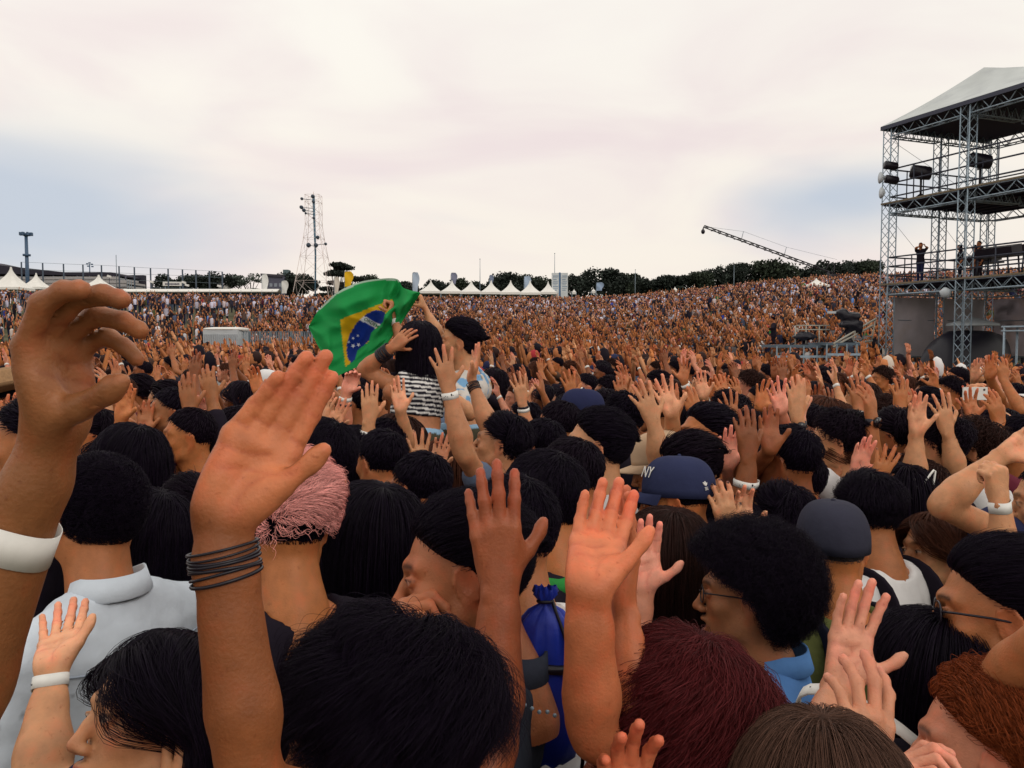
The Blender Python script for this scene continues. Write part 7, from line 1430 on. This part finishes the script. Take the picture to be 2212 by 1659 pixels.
# ================================================================ the crowd one can still tell apart: a few figures, copied
def copy_tree(o, parent=None):
    c = o.copy(); COL.objects.link(c)
    if parent is not None: c.parent = parent; c.matrix_parent_inverse = o.matrix_parent_inverse
    for ch in list(o.children): copy_tree(ch, c)
    return c
def build_crowd():
    r = np.random.default_rng(23); up = np.array((0, 0, 1.0)); protos = []
    spec = [('clap', 'short', 'male', 'clapping high'), ('clap2', 'mid', 'male_smile', 'clapping'), ('clap', 'long', 'fem', 'clapping high'), ('both', 'short', 'male_open', 'both arms up'), ('one', 'messy', 'male', 'one hand up'), ('clap2', 'bob', 'fem_smile', 'clapping'), ('none', 'short', 'male', 'arms down'), ('clap', 'cap', 'male', 'clapping high'), ('both', 'long', 'fem_open', 'both arms up'), ('clap2', 'back', 'male', 'clapping'), ('one', 'pony', 'fem_smile', 'one hand up')]
    for k, (pose, hs, hk, words_) in enumerate(spec):
        h = np.array((0, 60.0 + k, 1.60)); ar = []
        W_ = lambda *q: tuple(h + np.array(q)); j = lambda a: r.uniform(-a, a)
        if pose == 'clap': ar = [A('L', W_(-.075, .28, .14), W_(-.045, .28, .325), (1, .1, -.1), None, 'relax', world=1), A('R', W_(.065, .32, .15), W_(.05, .32, .335), (-1, .1, -.1), None, 'flat', world=1)]
        if pose == 'clap2': ar = [A('L', W_(-.10, .34, .00), W_(-.05, .37, .18), (1, .2, -.2), None, 'flat', world=1), A('R', W_(.12, .34, .02), W_(.05, .38, .195), (-1, .2, -.2), None, 'relax', world=1)]
        if pose == 'both': ar = [A('L', W_(-.24, .22, .12), W_(-.26, .24, .30), 'front', None, 'spread', (('paper', .03, .022),), world=1), A('R', W_(.22, .24, .06), W_(.25, .27, .24), 'front', None, 'spread', world=1)]
        if pose == 'one': ar = [A('L', W_(-.18, .26, .06), W_(-.17, .29, .24), 'front', None, 'relax', (('paper', .03, .022),), world=1)]
        rt, i = person('x%d' % k, None, 0, float(r.uniform(0, 6)), pos=h, hk=hk, hair=('crop' if hs == 'cap' else hs, 'ink'), cap=('navy', False) if hs == 'cap' else None, arms=ar, n=520 if hs not in ('crop', 'cap') else 0, hh=.0085, ah=.0066, floor=0.0, byaw=0, far=5.0)
        protos.append((rt, words_, hs))
    # where: fill outwards from the near people, never on top of one another
    pts = [np.array(p) for p in HERO_XY]; spots = []
    for d0, d1, g in ((4.1, 7.0, .50), (7.0, 13.3, .66)):
        n = 9000; az = r.uniform(-.60, .60, n); D = np.sqrt(r.uniform(d0 ** 2, d1 ** 2, n)); C = np.stack((D * np.sin(az), D * np.cos(az)), 1)
        for c in C:
            if len(spots) >= 196: break
            if abs(F * c[0] / c[1]) > 1190: continue
            uu = CX + F * c[0] / c[1]
            if 770 < uu < 1060 and c[1] < 5.0: continue
            q = np.array(pts)
            if (((q - c) ** 2).sum(1) < g * g).any(): continue
            pts.append(c); spots.append(c)
    print('crowd spots', len(spots)); marks = [(-100, 'the left edge'), (150, 'the big cupped hand'), (330, 'the fence posts'), (520, 'the white container'), (680, 'the lattice mast'), (860, 'the green flag'), (1010, 'the first pagoda tents'), (1130, 'the last pagoda tents'), (1215, 'the poster tower'), (1330, 'the dark tree clump'), (1460, 'the low tree row'), (1560, 'the boom tip'), (1690, 'the left platform'), (1770, 'the gazebo'), (1840, 'the draped camera rig'), (1910, 'the corner column'), (2010, 'the grey screens'), (2080, 'the second column'), (2180, 'the tower edge')]
    tone = dict(tan='', light='pale ', pink='rosy ', brown='brown ', warm='', red='', deep='dark '); cn = dict(charcoal='dark grey', slate='slate blue', cream='cream', sky='light blue', denim='denim blue'); used = set(); first = set(); info = []
    sh_names = ['black', 'black', 'charcoal', 'navy', 'grey', 'white', 'maroon', 'slate', 'olive', 'black', 'brown', 'charcoal', 'cream']
    for n_, c in enumerate(spots): info.append((int(r.integers(len(protos))), sh_names[int(r.integers(len(sh_names)))], _SKN[int(r.choice(len(_SKN), p=_skp))], ['ink', 'black', 'black', 'brown', 'chestnut'][int(r.integers(5))]))
    for n_, c in enumerate(spots):
        k, sh, sk, hcn = info[n_]; D = math.hypot(*c)
        if D < 4.2 and k in (3, 8): k = 0
        rt, words_, hs = protos[k]; o = rt if k not in first else copy_tree(rt); first.add(k)
        yaw = math.atan2(-(STAGE[0] - c[0]), STAGE[1] - c[1]) + r.normal() * .28; s = float(r.uniform(.90, 1.02)) * (1.0 if D > 4 else .97)
        o.location = (c[0], c[1], float(ground(c[0], c[1]))); o.rotation_euler = (0, 0, yaw); o.scale = (s, s, s); o.color = (*(np.array(SKIN[sk]) * r.uniform(.8, 1.08)), 1); kids = {ch.name.split('.')[0]: ch for ch in o.children}
        kids['shirt'].color = (*(np.array(CL[sh]) * r.uniform(.8, 1.15)), 1); hcv = np.array(HC[hcn]); kids['hair'].color = (*(hcv * .8), 1)
        for st in kids['hair'].children: st.color = (*hcv, 1)
        if 'cap' in kids:
            cc = CL[['navy', 'black', 'red', 'white'][n_ % 4]]
            for q in [kids['cap']] + list(kids['cap'].children): q.color = (*cc, 1)
        u = proj((c[0], c[1], 1.6))[0]; mk = min(marks, key=lambda m: abs(m[0] - u))[1]; dd = [(abs(c[0] - spots[m][0]) + abs(c[1] - spots[m][1]), m) for m in range(len(spots)) if m != n_]; nb_ = min(dd)[1]; side = 'right of' if spots[nb_][0] < c[0] else 'left of'
        hn = dict(ink='black', black='black', brown='brown', chestnut='reddish')[hcn]; what = {'cap': ['navy', 'black', 'red', 'white'][n_ % 4] + ' cap', 'long': 'long ' + hn + ' hair', 'bob': hn + ' bob', 'pony': 'tied ' + hn + ' hair', 'messy': 'messy ' + hn + ' hair', 'back': 'swept ' + hn + ' hair', 'mid': 'full ' + hn + ' hair', 'short': 'short ' + hn + ' hair'}[hs]
        sp_ = cn.get(sh, sh); ns = cn.get(info[nb_][1], info[nb_][1])
        for fmt in ('person with %s in %s, %s, %s a %s shirt, below %s', 'person with %s in %s, %s, %s %s, below %s', '%s in %s, %s, %s %s, below %s', '%s in %s, %s, near %s%s, below %s', '%s in %s, %s,%.0s%.0s below %s'):
            lab = fmt % (what, sp_, words_, side if 'near' not in fmt else '', ns, mk)
            if len(lab.split()) <= 16: break
        o['label'] = lab; o['category'] = 'person'; o['group'] = 'people in the thick of the crowd'
build_crowd()

for o in S.objects:
    if o.get('label') and not 4 <= len(o['label'].split()) <= 16: pass; open('/tmp/labels.txt','a').write(o['label']+chr(10)); print('LABEL', len(o['label'].split()), o['label'])
bpy.data.scenes.remove(WORK)
